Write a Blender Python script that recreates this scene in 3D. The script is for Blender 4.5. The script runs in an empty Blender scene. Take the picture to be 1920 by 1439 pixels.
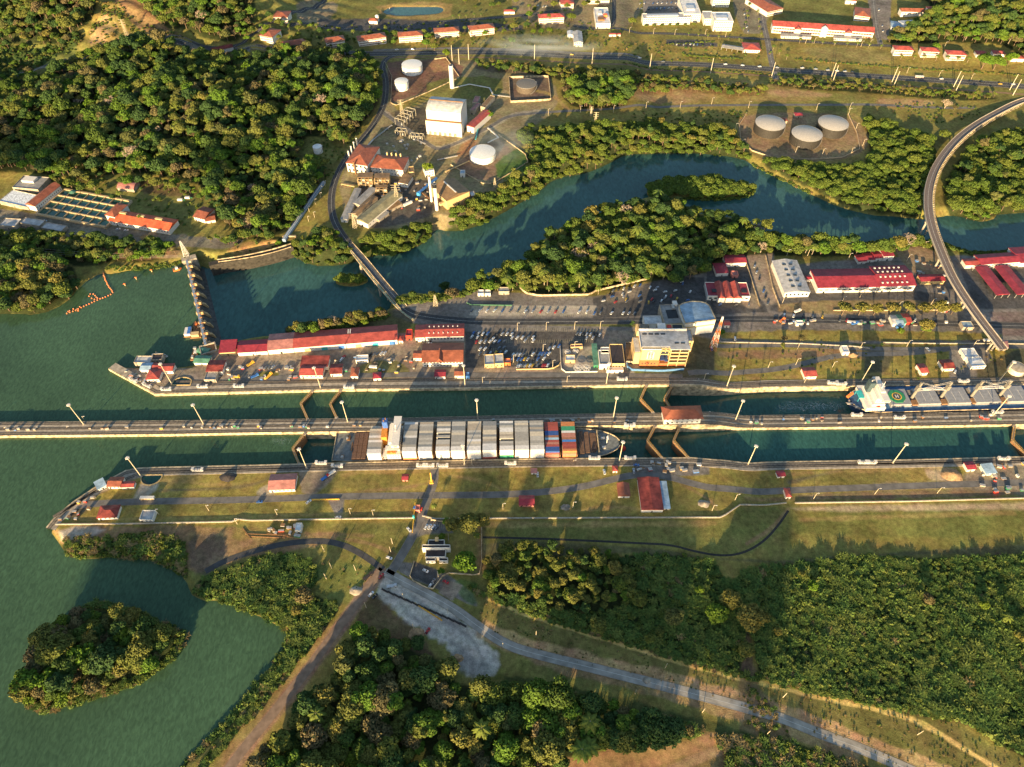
import bpy, bmesh, math, random
import numpy as np
from mathutils import Vector, Matrix
random.seed(7); RN = np.random.RandomState(11)
R = math.radians
sc = bpy.context.scene
COL = sc.collection
# ---------------------------------------------------------------- camera
FPX, TILT, CAMH, ROLL = 1333.0, R(39.8), 530.0, R(-0.35)
cd = bpy.data.cameras.new('camera'); cam = bpy.data.objects.new('camera', cd); COL.objects.link(cam)
cd.sensor_width = 36; cd.lens = 36*FPX/1920; cd.clip_start = 1; cd.clip_end = 20000
cam.matrix_world = Matrix.Translation((0,0,CAMH)) @ Matrix.Rotation(TILT,4,'X') @ Matrix.Rotation(ROLL,4,'Z')
sc.camera = cam
sc.render.resolution_x = 1024; sc.render.resolution_y = 767
# ---------------------------------------------------------------- light
SUN_EL, SUN_AZ = R(11.0), R(19.0)      # shadows run SUN_AZ clockwise of +Y
sd_ = Vector((math.sin(SUN_AZ)*math.cos(SUN_EL), math.cos(SUN_AZ)*math.cos(SUN_EL), -math.sin(SUN_EL)))
sl = bpy.data.lights.new('sun','SUN'); sl.energy = 5.0; sl.angle = R(0.5); sl.color = (1.0,0.73,0.40)
so = bpy.data.objects.new('sun', sl); COL.objects.link(so); so.rotation_euler = sd_.to_track_quat('-Z','Y').to_euler()
w = bpy.data.worlds.new('World'); sc.world = w; w.use_nodes = True
nt = w.node_tree; bg = nt.nodes['Background']; sky = nt.nodes.new('ShaderNodeTexSky'); sky.sky_type = 'NISHITA'
sky.sun_disc = False; sky.sun_elevation = SUN_EL; sky.sun_rotation = SUN_AZ+math.pi; sky.altitude = 300
nt.links.new(sky.outputs[0], bg.inputs[0]); bg.inputs[1].default_value = 0.092
sc.view_settings.view_transform = 'Standard'; sc.view_settings.look = 'None'; sc.view_settings.exposure = 1.60
# ---------------------------------------------------------------- projection helpers
_ct, _st, _cr, _sr = math.cos(TILT), math.sin(TILT), math.cos(ROLL), math.sin(ROLL)
def ray(px, py):
    px = np.asarray(px, float); py = np.asarray(py, float)
    a = (px-960)/FPX; b = (719.5-py)/FPX
    x = a*_cr - b*_sr; y = a*_sr + b*_cr
    return x, y*_ct+_st, y*_st-_ct
def W(px, py, z=0.0):
    x, y, zz = ray(px, py); t = (z-CAMH)/zz
    return x*t, y*t
def smooth(t): t = np.clip(t,0,1); return t*t*(3-2*t)
def chaikin(P, n=2, closed=True):
    P = np.array(P, float)
    for _ in range(n):
        Q = np.roll(P,-1,0) if closed else P[1:]
        A = P if closed else P[:-1]
        N = np.empty((len(A)*2,2)); N[0::2] = A*.75+Q*.25; N[1::2] = A*.25+Q*.75
        if not closed: N = np.vstack([P[:1],N,P[-1:]])
        P = N
    return P
def wpoly(P, z=0.0, n=0, closed=True):
    px_,py_ = [p[0] for p in P],[p[1] for p in P]; x, y = W(px_,py_, z)
    if z==0.0:      # the land steps down eight metres east of the middle gates
        for _ in range(4): x, y = W(px_,py_,-8*smooth((x-XA)/(XB-XA)))
    Q = np.stack([x,y],1)
    return chaikin(Q,n,closed) if n else Q
def inside(X, Y, P):
    r = np.zeros(X.shape,bool); x1,y1 = P[:,0],P[:,1]; x2,y2 = np.roll(x1,-1),np.roll(y1,-1)
    for a,b,c,d in zip(x1,y1,x2,y2):
        if b==d: continue
        m = ((b>Y)!=(d>Y)); r ^= m & (X < (c-a)*(Y-b)/(d-b)+a)
    return r
def segdist(X, Y, P, closed=True):
    D = np.full(X.shape,1e9); n = len(P)
    for i in range(n if closed else n-1):
        a = P[i]; b = P[(i+1)%n]; d = b-a; L = d@d+1e-9
        t = np.clip(((X-a[0])*d[0]+(Y-a[1])*d[1])/L,0,1)
        D = np.minimum(D,(X-a[0]-t*d[0])**2+(Y-a[1]-t*d[1])**2)
    return np.sqrt(D)
def sdist(X, Y, P, pad=60):
    out = np.full(X.shape,1e3)
    m = (X>P[:,0].min()-pad)&(X<P[:,0].max()+pad)&(Y>P[:,1].min()-pad)&(Y<P[:,1].max()+pad)
    if m.any():
        x,y = X[m],Y[m]; d = segdist(x,y,P); d[inside(x,y,P)] *= -1; out[m] = d
    return out
def wob(X, Y, s=1.0, k=0.0):
    X = X/s; Y = Y/s
    return (np.sin(X*.31+1.3+k)*np.cos(Y*.27-.7+k)+.6*np.sin(X*.73-Y*.51+2+k)+.4*np.sin(X*1.31+Y*1.17+k)*np.cos(Y*1.63-X*.4))/2
# ---------------------------------------------------------------- shorelines (photo coordinates traced, dropped on the water level)
ZL, ZM, ZS, ZR = -3.0, -11.0, -16.0, -14.0
XA, XB = W(1312,760)[0], W(1400,760)[0]
caneP = None
NE = [(203,692),(290,740),(320,739),(480,735),(560,733),(640,731),(880,729),(960,727),(1180,723),(1262,722),(1310,723),(1340,727),(1440,727),(1600,724.5),(1920,722),(2150,720)]
CN = [(-200,794),(0,792),(320,789),(560,786),(760,784),(960,779),(1180,775),(1300,774),(1370,776),(1400,780),(1440,779),(1600,777),(1920,771),(2150,768)]
CS = [(-200,822),(0,818),(320,815),(480,812),(700,809),(960,803),(1100,799),(1300,797),(1350,798),(1400,803),(1440,803),(1700,800),(1870,797),(2150,794)]
SN = [(86,990),(100,972),(135,942),(180,912),(235,882),(262,877),(300,876),(480,872),(620,868),(960,861),(1150,859),(1300,858),(1340,862),(1390,867),(1440,866),(1700,862),(1920,856),(2150,853)]
canalP = wpoly(NE+SN[::-1])
lakeP = wpoly([(-400,590),(0,590),(75,592),(125,568),(150,535),(190,512),(210,515),(255,506),(300,503),(335,494),(352,496),(372,560),(392,650),(398,664),(355,690),(250,688),(203,690),(203,694),(290,742),(86,992),(105,1010),(122,1040),(150,1050),(230,1045),(300,1055),(345,1085),(362,1130),(430,1132),(500,1165),(543,1182),(520,1235),(470,1292),(420,1362),(325,1445),(250,1600),(-500,1700)], ZL, 1)
islandP = wpoly([(42,1304),(66,1229),(105,1177),(171,1133),(231,1138),(300,1172),(346,1188),(346,1211),(296,1260),(238,1288),(168,1309),(101,1332),(54,1328)], ZL, 2)
riverP = wpoly([(372,500),(395,506),(440,502),(490,487),(540,478),(580,500),(640,500),(700,478),(740,482),(800,456),(815,428),(840,436),(880,433),(935,404),(1010,362),(1040,335),(1100,326),(1140,308),(1175,290),(1230,290),(1300,287),(1390,298),(1420,316),(1500,356),(1560,385),(1620,404),(1700,409),(1740,413),(1790,404),(1830,418),(1860,415),(1873,398),(2150,405),(2150,476),(1920,468),(1820,478),(1760,452),(1700,455),(1640,468),(1560,458),(1480,452),(1440,440),(1400,410),(1310,402),(1220,372),(1180,385),(1100,412),(1020,442),(1000,482),(900,532),(860,556),(760,553),(735,566),(728,590),(620,618),(560,625),(500,632),(410,652),(392,655)], ZR, 1)
spitP = wpoly([(1205,362),(1225,348),(1270,341),(1330,340),(1395,348),(1420,359),(1395,372),(1340,377),(1290,374),(1262,372),(1230,382)], ZR, 2)
isletP = wpoly([(625,522),(650,518),(690,520),(692,530),(670,538),(630,536)], ZR, 2)
pondP = wpoly([(715,22),(735,12),(790,14),(830,12),(832,24),(790,28),(730,29)],0,2)
HILLS = [(150,40,55,150),(400,25,50,160),(350,215,16,140),(90,215,14,110),(560,200,10,90),(1850,40,18,150)]
HW = [(W(h[0],h[1])[0],W(h[0],h[1])[1],h[2],h[3]) for h in HILLS]
caneP = wpoly([(1060,1050),(1340,1060),(1480,1075),(1700,1065),(2200,1065),(2200,1480),(1900,1400),(1640,1310),(1400,1255),(1180,1195),(1000,1140)],0,1)
def gz(X, Y):
    X = np.asarray(X,float); Y = np.asarray(Y,float); sh = X.shape
    X = np.atleast_1d(X).ravel(); Y = np.atleast_1d(Y).ravel()
    z = -8*smooth((X-XA)/(XB-XA))
    for hx,hy,hh,hr in HW: z = z+hh*np.exp(-((X-hx)**2+(Y-hy)**2)/(hr*hr))
    z = z+(wob(X,Y,13)*2.2+wob(X,Y,7,2.)*1.2)*np.clip(-sdist(X,Y,caneP)/12,0,1)
    j = wob(X,Y,6)*1.6
    hm = np.clip((z-2)/12,0,1); z = z+hm*wob(X,Y,15)*14
    def cut(z,P,zw,w,jit=True,deep=3.0):
        s = sdist(X,Y,P)+(j if jit else 0)
        return np.where(s>=w,z,np.where(s>0,zw-.15+(z-zw+.15)*smooth(np.clip(s/w,0,1)),np.minimum(z,zw-.15-np.minimum(deep,-s*.35))))
    z = cut(z,lakeP,ZL,7); z = cut(z,riverP,ZR,13)
    z = cut(z,canalP,-24,5,False,0); z = cut(z,pondP,-.6,3)
    for P,zw in ((islandP,ZL),(spitP,ZR),(isletP,ZR)):
        s = -(sdist(X,Y,P)+j); z = np.where(s>-4,np.maximum(z,zw-.15+np.clip(s*.25,-4,2.2)),z)
    return z.reshape(sh)
def G(px, py, dz=0.0):
    z = 0.0
    for _ in range(4):
        x,y = W(px,py,z+dz); z = float(gz(x,y))
    return Vector((float(x),float(y),z+dz))
# ---------------------------------------------------------------- materials
MATS = {}
def mat(name, col, rough=.8, metal=0.0, var=.18, scale=.6, bump=0.0, spec=.3, emit=0):
    if name in MATS: return MATS[name]
    m = bpy.data.materials.new(name); m.use_nodes = True; n = m.node_tree; b = n.nodes['Principled BSDF']
    b.inputs['Roughness'].default_value = rough; b.inputs['Metallic'].default_value = metal
    b.inputs['Specular IOR Level'].default_value = spec
    tc = n.nodes.new('ShaderNodeTexCoord'); no = n.nodes.new('ShaderNodeTexNoise'); no.inputs['Scale'].default_value = scale; no.inputs['Detail'].default_value = 5
    geo = n.nodes.new('ShaderNodeNewGeometry'); n.links.new(geo.outputs['Position'], no.inputs['Vector'])
    mr = n.nodes.new('ShaderNodeMapRange'); mr.inputs[1].default_value = .3; mr.inputs[2].default_value = .7; mr.inputs[3].default_value = 1-var; mr.inputs[4].default_value = 1+var
    n.links.new(no.outputs[0], mr.inputs[0])
    vm = n.nodes.new('ShaderNodeVectorMath'); vm.operation = 'SCALE'; vm.inputs[0].default_value = col[:3]; n.links.new(mr.outputs[0], vm.inputs['Scale'])
    n.links.new(vm.outputs[0], b.inputs['Base Color'])
    if bump:
        bp = n.nodes.new('ShaderNodeBump'); bp.inputs['Strength'].default_value = bump; bp.inputs['Distance'].default_value = .3
        n.links.new(no.outputs[0], bp.inputs['Height']); n.links.new(bp.outputs[0], b.inputs['Normal'])
    if emit: b.inputs['Emission Color'].default_value = (*col[:3],1); b.inputs['Emission Strength'].default_value = emit
    MATS[name] = m; return m
def roofmat(name, col, pitch=.8, rough=.6, var=.15):
    """sheet roof with ribs, streaks and weather patches"""
    m = mat(name, col, rough, 0, var+.12, .18); n = m.node_tree; b = n.nodes['Principled BSDF']
    tc = n.nodes.new('ShaderNodeTexCoord'); wv = n.nodes.new('ShaderNodeTexWave'); wv.inputs['Scale'].default_value = pitch; wv.bands_direction = 'X'
    n.links.new(tc.outputs['Object'], wv.inputs['Vector'])
    bp = n.nodes.new('ShaderNodeBump'); bp.inputs['Strength'].default_value = .25; bp.inputs['Distance'].default_value = .15
    n.links.new(wv.outputs[0], bp.inputs['Height']); n.links.new(bp.outputs[0], b.inputs['Normal'])
    # faded sheets: blocky patches
    br = n.nodes.new('ShaderNodeTexBrick'); br.inputs['Scale'].default_value = .25; br.inputs['Color1'].default_value = (1,1,1,1); br.inputs['Color2'].default_value = (.70,.72,.74,1)
    br.inputs['Mortar'].default_value = (.9,.9,.9,1); br.inputs['Mortar Size'].default_value = .01
    n.links.new(tc.outputs['Object'], br.inputs['Vector'])
    mx = n.nodes.new('ShaderNodeMix'); mx.data_type = 'RGBA'; mx.blend_type = 'MULTIPLY'; mx.inputs[0].default_value = .8
    src = b.inputs['Base Color'].links[0].from_socket
    n.links.new(src, mx.inputs[6]); n.links.new(br.outputs[0], mx.inputs[7]); n.links.new(mx.outputs[2], b.inputs['Base Color'])
    return m
C = {}
C['white'] = mat('white_paint',(.66,.62,.55),.6,var=.1)
C['cream'] = mat('cream_wall',(.56,.40,.19),.7,var=.08)
C['brick'] = mat('brick_wall',(.38,.13,.05),.8,var=.15)
C['conc'] = mat('concrete',(.34,.29,.22),.85,var=.35,scale=.25)
C['conc2'] = mat('weathered_concrete',(.26,.22,.17),.9,var=.45,scale=.35)
C['edge'] = mat('pale_coping',(.43,.34,.21),.8,var=.6,scale=.3)
C['dark'] = mat('dark_opening',(.02,.022,.025),.4)
C['glass'] = mat('window_glass',(.03,.04,.05),.15,spec=.6)
C['asph'] = mat('asphalt',(.060,.060,.060),.9,var=.3,scale=.2)
C['asph2'] = mat('worn_asphalt',(.15,.14,.125),.9,var=.3,scale=.15)
C['road_c'] = mat('road_concrete',(.31,.285,.24),.85,var=.35,scale=.12)
C['dirt'] = mat('dirt',(.22,.14,.085),.95,var=.35,scale=.12)
C['steel'] = mat('galvanised_steel',(.42,.40,.36),.5,.3)
C['rust'] = mat('rusty_steel',(.24,.13,.06),.8,var=.4,scale=1.5)
C['rail'] = mat('rail_steel',(.06,.05,.045),.5,.3)
C['yellow'] = mat('yellow_paint',(.75,.42,.05),.5)
C['orange'] = mat('orange_paint',(.8,.2,.05),.5)
C['redp'] = mat('red_paint',(.55,.05,.03),.5)
C['green'] = mat('green_paint',(.04,.22,.10),.6)
C['blue'] = mat('blue_paint',(.05,.16,.42),.6)
C['rose'] = mat('rose_paint',(.55,.20,.16),.6)
C['teal'] = mat('teal_cover',(.05,.42,.42),.5)
C['silver'] = mat('silver_paint',(.55,.55,.54),.45,.4)
C['mark'] = mat('road_marking',(.7,.68,.6),.7)
C['kerb'] = mat('kerb_stone',(.55,.48,.36),.8)
C['trunk'] = mat('bark',(.16,.11,.07),.9)
R_ = {}
R_['red'] = roofmat('red_sheet_roof',(.36,.075,.06))
R_['crim'] = roofmat('crimson_sheet_roof',(.29,.035,.05))
R_['tile'] = roofmat('clay_tile_roof',(.31,.10,.055),1.6)
R_['maroon'] = roofmat('maroon_sheet_roof',(.22,.045,.035),var=.4)
R_['rose'] = roofmat('faded_rose_roof',(.42,.18,.15))
R_['grey'] = roofmat('grey_sheet_roof',(.30,.29,.27))
R_['lgrey'] = roofmat('light_grey_roof',(.46,.45,.43))
R_['brown'] = roofmat('brown_sheet_roof',(.22,.14,.07))
R_['olive'] = roofmat('olive_sheet_roof',(.28,.25,.14))
R_['blue'] = roofmat('pale_blue_roof',(.30,.42,.52))
R_['white'] = roofmat('white_sheet_roof',(.70,.69,.66))
R_['black'] = roofmat('black_felt_roof',(.05,.04,.04))
R_['green'] = roofmat('green_roof',(.10,.24,.16))
# ---------------------------------------------------------------- mesh builder
class MB:
    def __init__(s): s.v=[]; s.f=[]; s.m=[]; s.mats=[]; s.cur=0
    def use(s,m):
        if m not in s.mats: s.mats.append(m)
        s.cur = s.mats.index(m); return s
    def add(s,vs,fs):
        o=len(s.v); s.v += [tuple(v) for v in vs]
        for f in fs: s.f.append([o+i for i in f]); s.m.append(s.cur)
        return s
    def box(s,x0,x1,y0,y1,z0,z1):
        return s.add([(x0,y0,z0),(x1,y0,z0),(x1,y1,z0),(x0,y1,z0),(x0,y0,z1),(x1,y0,z1),(x1,y1,z1),(x0,y1,z1)],
            [(3,2,1,0),(4,5,6,7),(0,1,5,4),(1,2,6,5),(2,3,7,6),(3,0,4,7)])
    def cbox(s,cx,cy,cz,sx,sy,sz): return s.box(cx-sx/2,cx+sx/2,cy-sy/2,cy+sy/2,cz-sz/2,cz+sz/2)
    def prism(s,P,z0,z1):
        n=len(P); A=sum(P[i][0]*P[(i+1)%n][1]-P[(i+1)%n][0]*P[i][1] for i in range(n))
        if A<0: P=P[::-1]
        zz=lambda z,i: z[i] if isinstance(z,(list,tuple)) else z
        return s.add([(p[0],p[1],zz(z0,i)) for i,p in enumerate(P)]+[(p[0],p[1],zz(z1,i)) for i,p in enumerate(P)],
            [tuple(range(n))[::-1],tuple(range(n,2*n))]+[(i,(i+1)%n,n+(i+1)%n,n+i) for i in range(n)])
    def cyl(s,cx,cy,z0,z1,r0,r1=None,n=12,cap=True):
        r1 = r0 if r1 is None else r1
        a=[2*math.pi*i/n for i in range(n)]
        return s.add([(cx+r0*math.cos(t),cy+r0*math.sin(t),z0) for t in a]+[(cx+r1*math.cos(t),cy+r1*math.sin(t),z1) for t in a],
            [(i,(i+1)%n,n+(i+1)%n,n+i) for i in range(n)]+([tuple(range(n,2*n)),tuple(range(n))[::-1]] if cap else []))
    def bar(s,a,b,t=.3,t2=None):
        a=Vector(a); b=Vector(b); d=(b-a); L=d.length
        if L<1e-6: return s
        q=d.to_track_quat('Z','Y'); t2=t2 or t
        vs=[]
        for z in (0,L):
            for x,y in ((-t,-t2),(t,-t2),(t,t2),(-t,t2)): vs.append(a+q@Vector((x/2,y/2,z)))
        return s.add(vs,[(3,2,1,0),(4,5,6,7),(0,1,5,4),(1,2,6,5),(2,3,7,6),(3,0,4,7)])
    def dome(s,cx,cy,z,r,h,n=24,k=4):
        vs=[];
        for j in range(k):
            a=j/k; rr=r*math.cos(a*math.pi/2)**.8 if j else r
            for i in range(n): t=2*math.pi*i/n; vs.append((cx+r*(1-a)*math.cos(t),cy+r*(1-a)*math.sin(t),z+h*(1-(1-a)**2)))
        vs.append((cx,cy,z+h)); fs=[]
        for j in range(k-1):
            for i in range(n): fs.append((j*n+i,j*n+(i+1)%n,(j+1)*n+(i+1)%n,(j+1)*n+i))
        for i in range(n): fs.append(((k-1)*n+i,(k-1)*n+(i+1)%n,k*n))
        return s.add(vs,fs)
    def build(s,name,parent=None,m=None,smooth=False):
        me=bpy.data.meshes.new(name); me.from_pydata(s.v,[],s.f)
        for x in (s.mats or [m]): me.materials.append(x)
        if len(s.mats)>1: me.polygons.foreach_set('material_index',s.m)
        if smooth: me.polygons.foreach_set('use_smooth',[True]*len(s.f))
        me.update(); o=bpy.data.objects.new(name,me); COL.objects.link(o)
        if parent: o.parent=parent
        return o
def tag(o,label=None,cat=None,group=None,kind=None):
    if label: o['label']=label
    if cat: o['category']=cat
    if group: o['group']=group
    if kind: o['kind']=kind
    return o
def empty(name,loc,rz=0,label=None,cat=None,group=None):
    o=bpy.data.objects.new(name,None); COL.objects.link(o); o.location=loc; o.rotation_euler=(0,0,rz); o.empty_display_size=1
    return tag(o,label,cat,group)
KIDS={}
def kids(o):
    return [c for c in KIDS.get(o.name,[])]
def dup(o,loc=None,rz=None,label=None,scale=None,parent=None,children=None):
    c=o.copy(); COL.objects.link(c)
    if parent: c.parent=parent
    if loc is not None: c.location=loc
    if rz is not None: c.rotation_euler=(0,0,rz)
    if scale is not None: c.scale=(scale,)*3 if not hasattr(scale,'__len__') else scale
    if label: c['label']=label
    for k in (children if children is not None else o.children): dup(k,parent=c)
    return c
# ---------------------------------------------------------------- ground painting
def arr(lo,hi,step,outlo,outhi): return np.array(outlo+list(np.arange(lo,hi+.1,step))+outhi,float)
gx = arr(-110,2030,2.2,[-6000,-2500,-1200,-600,-300,-180],[2100,2220,2500,3100,4500,8000])
gy = arr(-70,1500,2.2,[-640,-520,-400,-300,-220,-150,-100],[1560,1700,1900,2300,3000])
PX,PY = np.meshgrid(gx,gy)
_r = ROLL; 
GX,GY = W(PX,PY,0.0)
GZ = gz(GX,GY)
c3=lambda h:(np.array(h,float))
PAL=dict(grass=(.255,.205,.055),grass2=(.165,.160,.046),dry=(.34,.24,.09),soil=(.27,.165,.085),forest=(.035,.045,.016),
 yard=(.27,.215,.155),asph=(.085,.082,.078),asph2=(.19,.17,.145),conc=(.42,.37,.29),gravel=(.50,.44,.35),pale=(.5,.38,.24),sand=(.42,.27,.14),
 brown=(.13,.085,.05),track=(.10,.085,.07),lot=(.10,.092,.082),green=(.075,.13,.035),mud=(.10,.09,.05))
CO = np.empty(GX.shape+(3,)); CO[:] = c3(PAL['grass2'])
mixw = smooth(.5+wob(GX,GY,14)*.6)[...,None]
CO = CO*(1-mixw)+c3(PAL['grass'])*mixw
def area(P,col,n=1,soft=0.0,jit=0.0,alpha=1.0):
    global CO
    Q = wpoly(P,0,n); s = sdist(GX,GY,Q,10)
    if jit: s = s+wob(GX,GY,3.5)*jit+wob(GX,GY,1.1,2)*jit*.5
    a = (np.clip(.5-s/max(soft,.8),0,1)*alpha)[...,None]; CO = CO*(1-a)+c3(PAL.get(col,(0,0,0)) if isinstance(col,str) else col)*a
def strip(P,wd,col,jit=0.0,alpha=1.0,soft=1.0):
    global CO
    Q = wpoly(P,0,2,False); pad = wd+8
    m = (GX>Q[:,0].min()-pad)&(GX<Q[:,0].max()+pad)&(GY>Q[:,1].min()-pad)&(GY<Q[:,1].max()+pad)
    s = np.full(GX.shape,1e3); s[m] = segdist(GX[m],GY[m],Q,False)-wd/2
    if jit: s = s+wob(GX,GY,3.5)*jit
    a = (np.clip(.5-s/soft,0,1)*alpha)[...,None]; CO = CO*(1-a)+c3(PAL[col] if isinstance(col,str) else col)*a
# ================================================================ GROUND COLOURS
FORESTS = {
 'hill_nw':[(-200,-60),(195,-60),(208,20),(212,60),(200,85),(180,98),(150,108),(60,110),(-200,105)],
 'hill_n':[(215,-60),(560,-60),(515,0),(500,50),(470,85),(430,100),(380,98),(330,92),(300,80),(262,50),(235,28)],
 'big':[(-200,170),(60,172),(135,150),(200,125),(300,118),(340,120),(440,128),(560,112),(640,108),(690,112),(706,130),(712,165),(712,195),(690,225),(660,262),(640,285),(615,262),(570,262),(560,300),(590,318),(625,310),(600,345),(570,390),(556,425),(530,440),(490,445),(440,432),(410,405),(408,372),(380,352),(330,340),(290,332),(200,338),(150,352),(120,345),(80,330),(0,325),(-200,330)],
 'shore_w':[(-200,500),(0,475),(60,480),(110,478),(135,500),(190,500),(200,490),(300,490),(340,475),(330,462),(200,452),(60,438),(0,440),(-200,450)],
 'shore_w2':[(-200,480),(100,480),(140,505),(150,535),(125,562),(80,588),(0,588),(-200,588)],
 'penstock':[(380,455),(440,462),(480,440),(540,445),(548,462),(590,440),(625,430),(645,455),(690,490),(640,500),(590,500),(540,480),(525,476),(545,462),(480,448),(430,445)],
 'bank_mid':[(672,450),(730,445),(760,432),(800,418),(815,430),(800,456),(740,482),(700,478),(680,470)],
 'bank_east':[(836,405),(880,385),(940,362),(985,335),(1010,320),(985,300),(985,275),(960,262),(985,246),(1100,238),(1170,240),(1260,232),(1370,245),(1385,270),(1410,300),(1390,298),(1300,287),(1175,288),(1140,306),(1100,324),(1045,333),(1010,360),(935,402),(880,431),(842,434)],
 'roadside':[(880,118),(960,124),(1060,128),(1150,138),(1250,150),(1330,155),(1440,165),(1440,185),(1330,175),(1240,176),(1170,180),(1180,200),(1120,202),(1060,195),(1050,172),(1060,150),(1000,140),(900,135)],
 'roadside_e':[(1440,148),(1600,158),(1700,170),(1860,182),(1880,188),(1800,190),(1700,182),(1600,172),(1440,165)],
 'peninsula':[(905,528),(1000,480),(1020,446),(1100,414),(1180,388),(1225,376),(1262,380),(1300,404),(1395,412),(1440,443),(1480,455),(1560,462),(1640,470),(1700,458),(1755,455),(1765,470),(1700,470),(1640,478),(1560,482),(1480,480),(1400,480),(1340,490),(1320,510),(1270,540),(1225,525),(1130,548),(1000,552),(960,545),(880,548),(885,535)],
 'spit':[(1208,362),(1225,349),(1270,342),(1330,341),(1395,349),(1417,359),(1395,370),(1340,375),(1290,372),(1262,370),(1230,380)],
 'mangrove':[(1425,305),(1500,340),(1560,370),(1620,392),(1700,398),(1730,405),(1732,350),(1748,300),(1752,268),(1700,250),(1640,228),(1612,215),(1640,300),(1600,320),(1500,310),(1440,300)],
 'mangrove_e':[(1772,395),(1830,410),(1866,405),(1873,392),(2200,395),(2200,215),(1960,235),(1900,248),(1850,262),(1808,290),(1785,320),(1768,360)],
 'hill_ne':[(1640,-60),(2300,-60),(2300,150),(1990,148),(1920,125),(1880,98),(1800,92),(1720,88),(1680,88),(1650,80),(1740,45),(1742,20)],
 'south_wood':[(668,1190),(700,1195),(730,1200),(790,1210),(830,1240),(850,1285),(930,1290),(960,1290),(1060,1305),(1180,1330),(1320,1372),(1240,1385),(1150,1405),(1040,1430),(1000,1500),(430,1540),(478,1452),(560,1352),(625,1275),(650,1215)],
 'river_strip':[(535,628),(560,612),(620,602),(680,594),(722,586),(727,594),(700,602),(640,616),(560,630)],
 'islet':[(630,526),(650,521),(688,524),(688,530),(668,535),(638,533)],
 'grove':[(1072,152),(1150,148),(1180,172),(1176,200),(1100,206),(1062,197)],
 'town_a':[(960,-60),(1200,-60),(1110,30),(1000,62),(960,50)],
 'golf':[(560,-60),(950,-60),(985,22),(880,26),(850,-5),(700,2),(640,10)],
 'barracks_green':[(440,60),(500,50),(520,60),(560,66),(700,64),(980,48),(985,62),(700,92),(560,102),(470,104)],
 'acacia':[(905,1055),(960,1025),(1060,1030),(1145,1035),(1170,1060),(1200,1100),(1180,1120),(1140,1150),(1060,1150),(980,1130),(915,1105)],
 'island':[(50,1302),(72,1232),(110,1182),(172,1140),(230,1146),(298,1180),(338,1194),(338,1210),(292,1256),(236,1284),(166,1304),(102,1326),(60,1322)],
 'hill_gap':[(-200,110),(60,114),(150,110),(178,102),(172,118),(110,138),(60,144),(-200,158)],
 'lawn_edge':[(60,330),(160,352),(220,345),(330,344),(400,372),(405,395),(370,372),(300,356),(225,352),(150,362),(125,355)],
}
SHRUBS = {
 'cane_east':[(1150,1040),(1250,1040),(1340,1050),(1352,1080),(1375,1100),(1400,1062),(1480,1062),(1600,1040),(1700,1050),(1860,1042),(2200,1050),(2200,1540),(2010,1480),(1920,1420),(1860,1390),(1800,1345),(1640,1318),(1560,1300),(1425,1270),(1418,1230),(1412,1190),(1396,1186),(1392,1245),(1385,1262),(1180,1205),(1100,1180),(1000,1150),(920,1115),(910,1095),(980,1130),(1060,1150),(1140,1150),(1200,1110)],
 'cane_west':[(357,1118),(375,1085),(430,1065),(480,1045),(545,1038),(590,1055),(600,1085),(575,1110),(600,1122),(635,1130),(620,1165),(580,1215),(540,1260),(500,1290),(450,1340),(400,1385),(350,1430),(310,1490),(330,1440),(420,1358),(470,1290),(520,1232),(543,1182),(500,1160),(430,1128)],
 'north_spit':[(112,1022),(130,1005),(200,1012),(262,1000),(340,1012),(350,1040),(352,1085),(345,1082),(300,1050),(230,1042),(150,1046),(125,1040)],
 'south_east':[(1330,1372),(1420,1385),(1520,1400),(1640,1439),(1700,1500),(1300,1500),(1380,1439)],
 'triangle':[(1200,1338),(1320,1365),(1300,1385),(1200,1380),(1130,1400)],
}
ZF={'spit':ZR,'islet':ZR,'island':ZL}
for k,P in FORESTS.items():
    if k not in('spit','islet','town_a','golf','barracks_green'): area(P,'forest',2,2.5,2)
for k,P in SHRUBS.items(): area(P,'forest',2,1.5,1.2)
# --- north town
area([(480,-60),(960,-60),(960,60),(700,60),(560,90),(480,105),(440,100),(500,60)],'grass2',1,3,2)
area([(560,20),(620,5),(640,20),(610,55),(560,62)],'yard',1,2,1,.7)
area([(600,45),(720,35),(980,45),(980,60),(700,62),(600,62)],'asph',1,2,1)
area([(700,10),(850,0),(845,40),(720,36)],'dry',1,3,2,.8)
area([(960,-60),(1200,-60),(1200,55),(1100,60),(960,45)],'yard',1,3,1,.6)
area([(1205,-10),(1300,-10),(1300,25),(1205,25)],'asph2',0,1)
area([(1370,-60),(1450,-60),(1440,65),(1380,62)],'asph2',1,2,1,.7)
area([(1480,-60),(1600,-60),(1598,38),(1482,38)],'grass2',0,1)
area([(1620,-20),(1670,-20),(1665,80),(1640,75)],'asph2',0,1)
area([(1120,62),(1380,80),(1400,108),(1130,100)],'grass',1,2,1)
area([(1250,72),(1345,78),(1345,90),(1248,86)],'asph',1,1)
area([(1470,82),(1660,90),(1920,120),(1920,150),(1640,132),(1490,118)],'grass',1,2,1)
area([(1500,85),(1660,95),(1700,110),(1640,120),(1520,110)],(.22,.19,.075),2,6,3,.7)
area([(1120,135),(1440,150),(1560,190),(1440,192),(1200,188),(1150,190)],'dry',2,5,4,.6)
area([(1180,160),(1300,165),(1340,188),(1190,190)],'sand',2,4,4,.5)
area([(1440,165),(1560,175),(1560,182),(1440,182)],'sand',2,4,3,.7)
area([(1650,182),(1760,190),(1740,204),(1640,200)],'sand',2,4,3,.7)
area([(1050,205),(1400,202),(1400,235),(1180,238),(1040,235)],'grass',2,3,2,.7)
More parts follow.
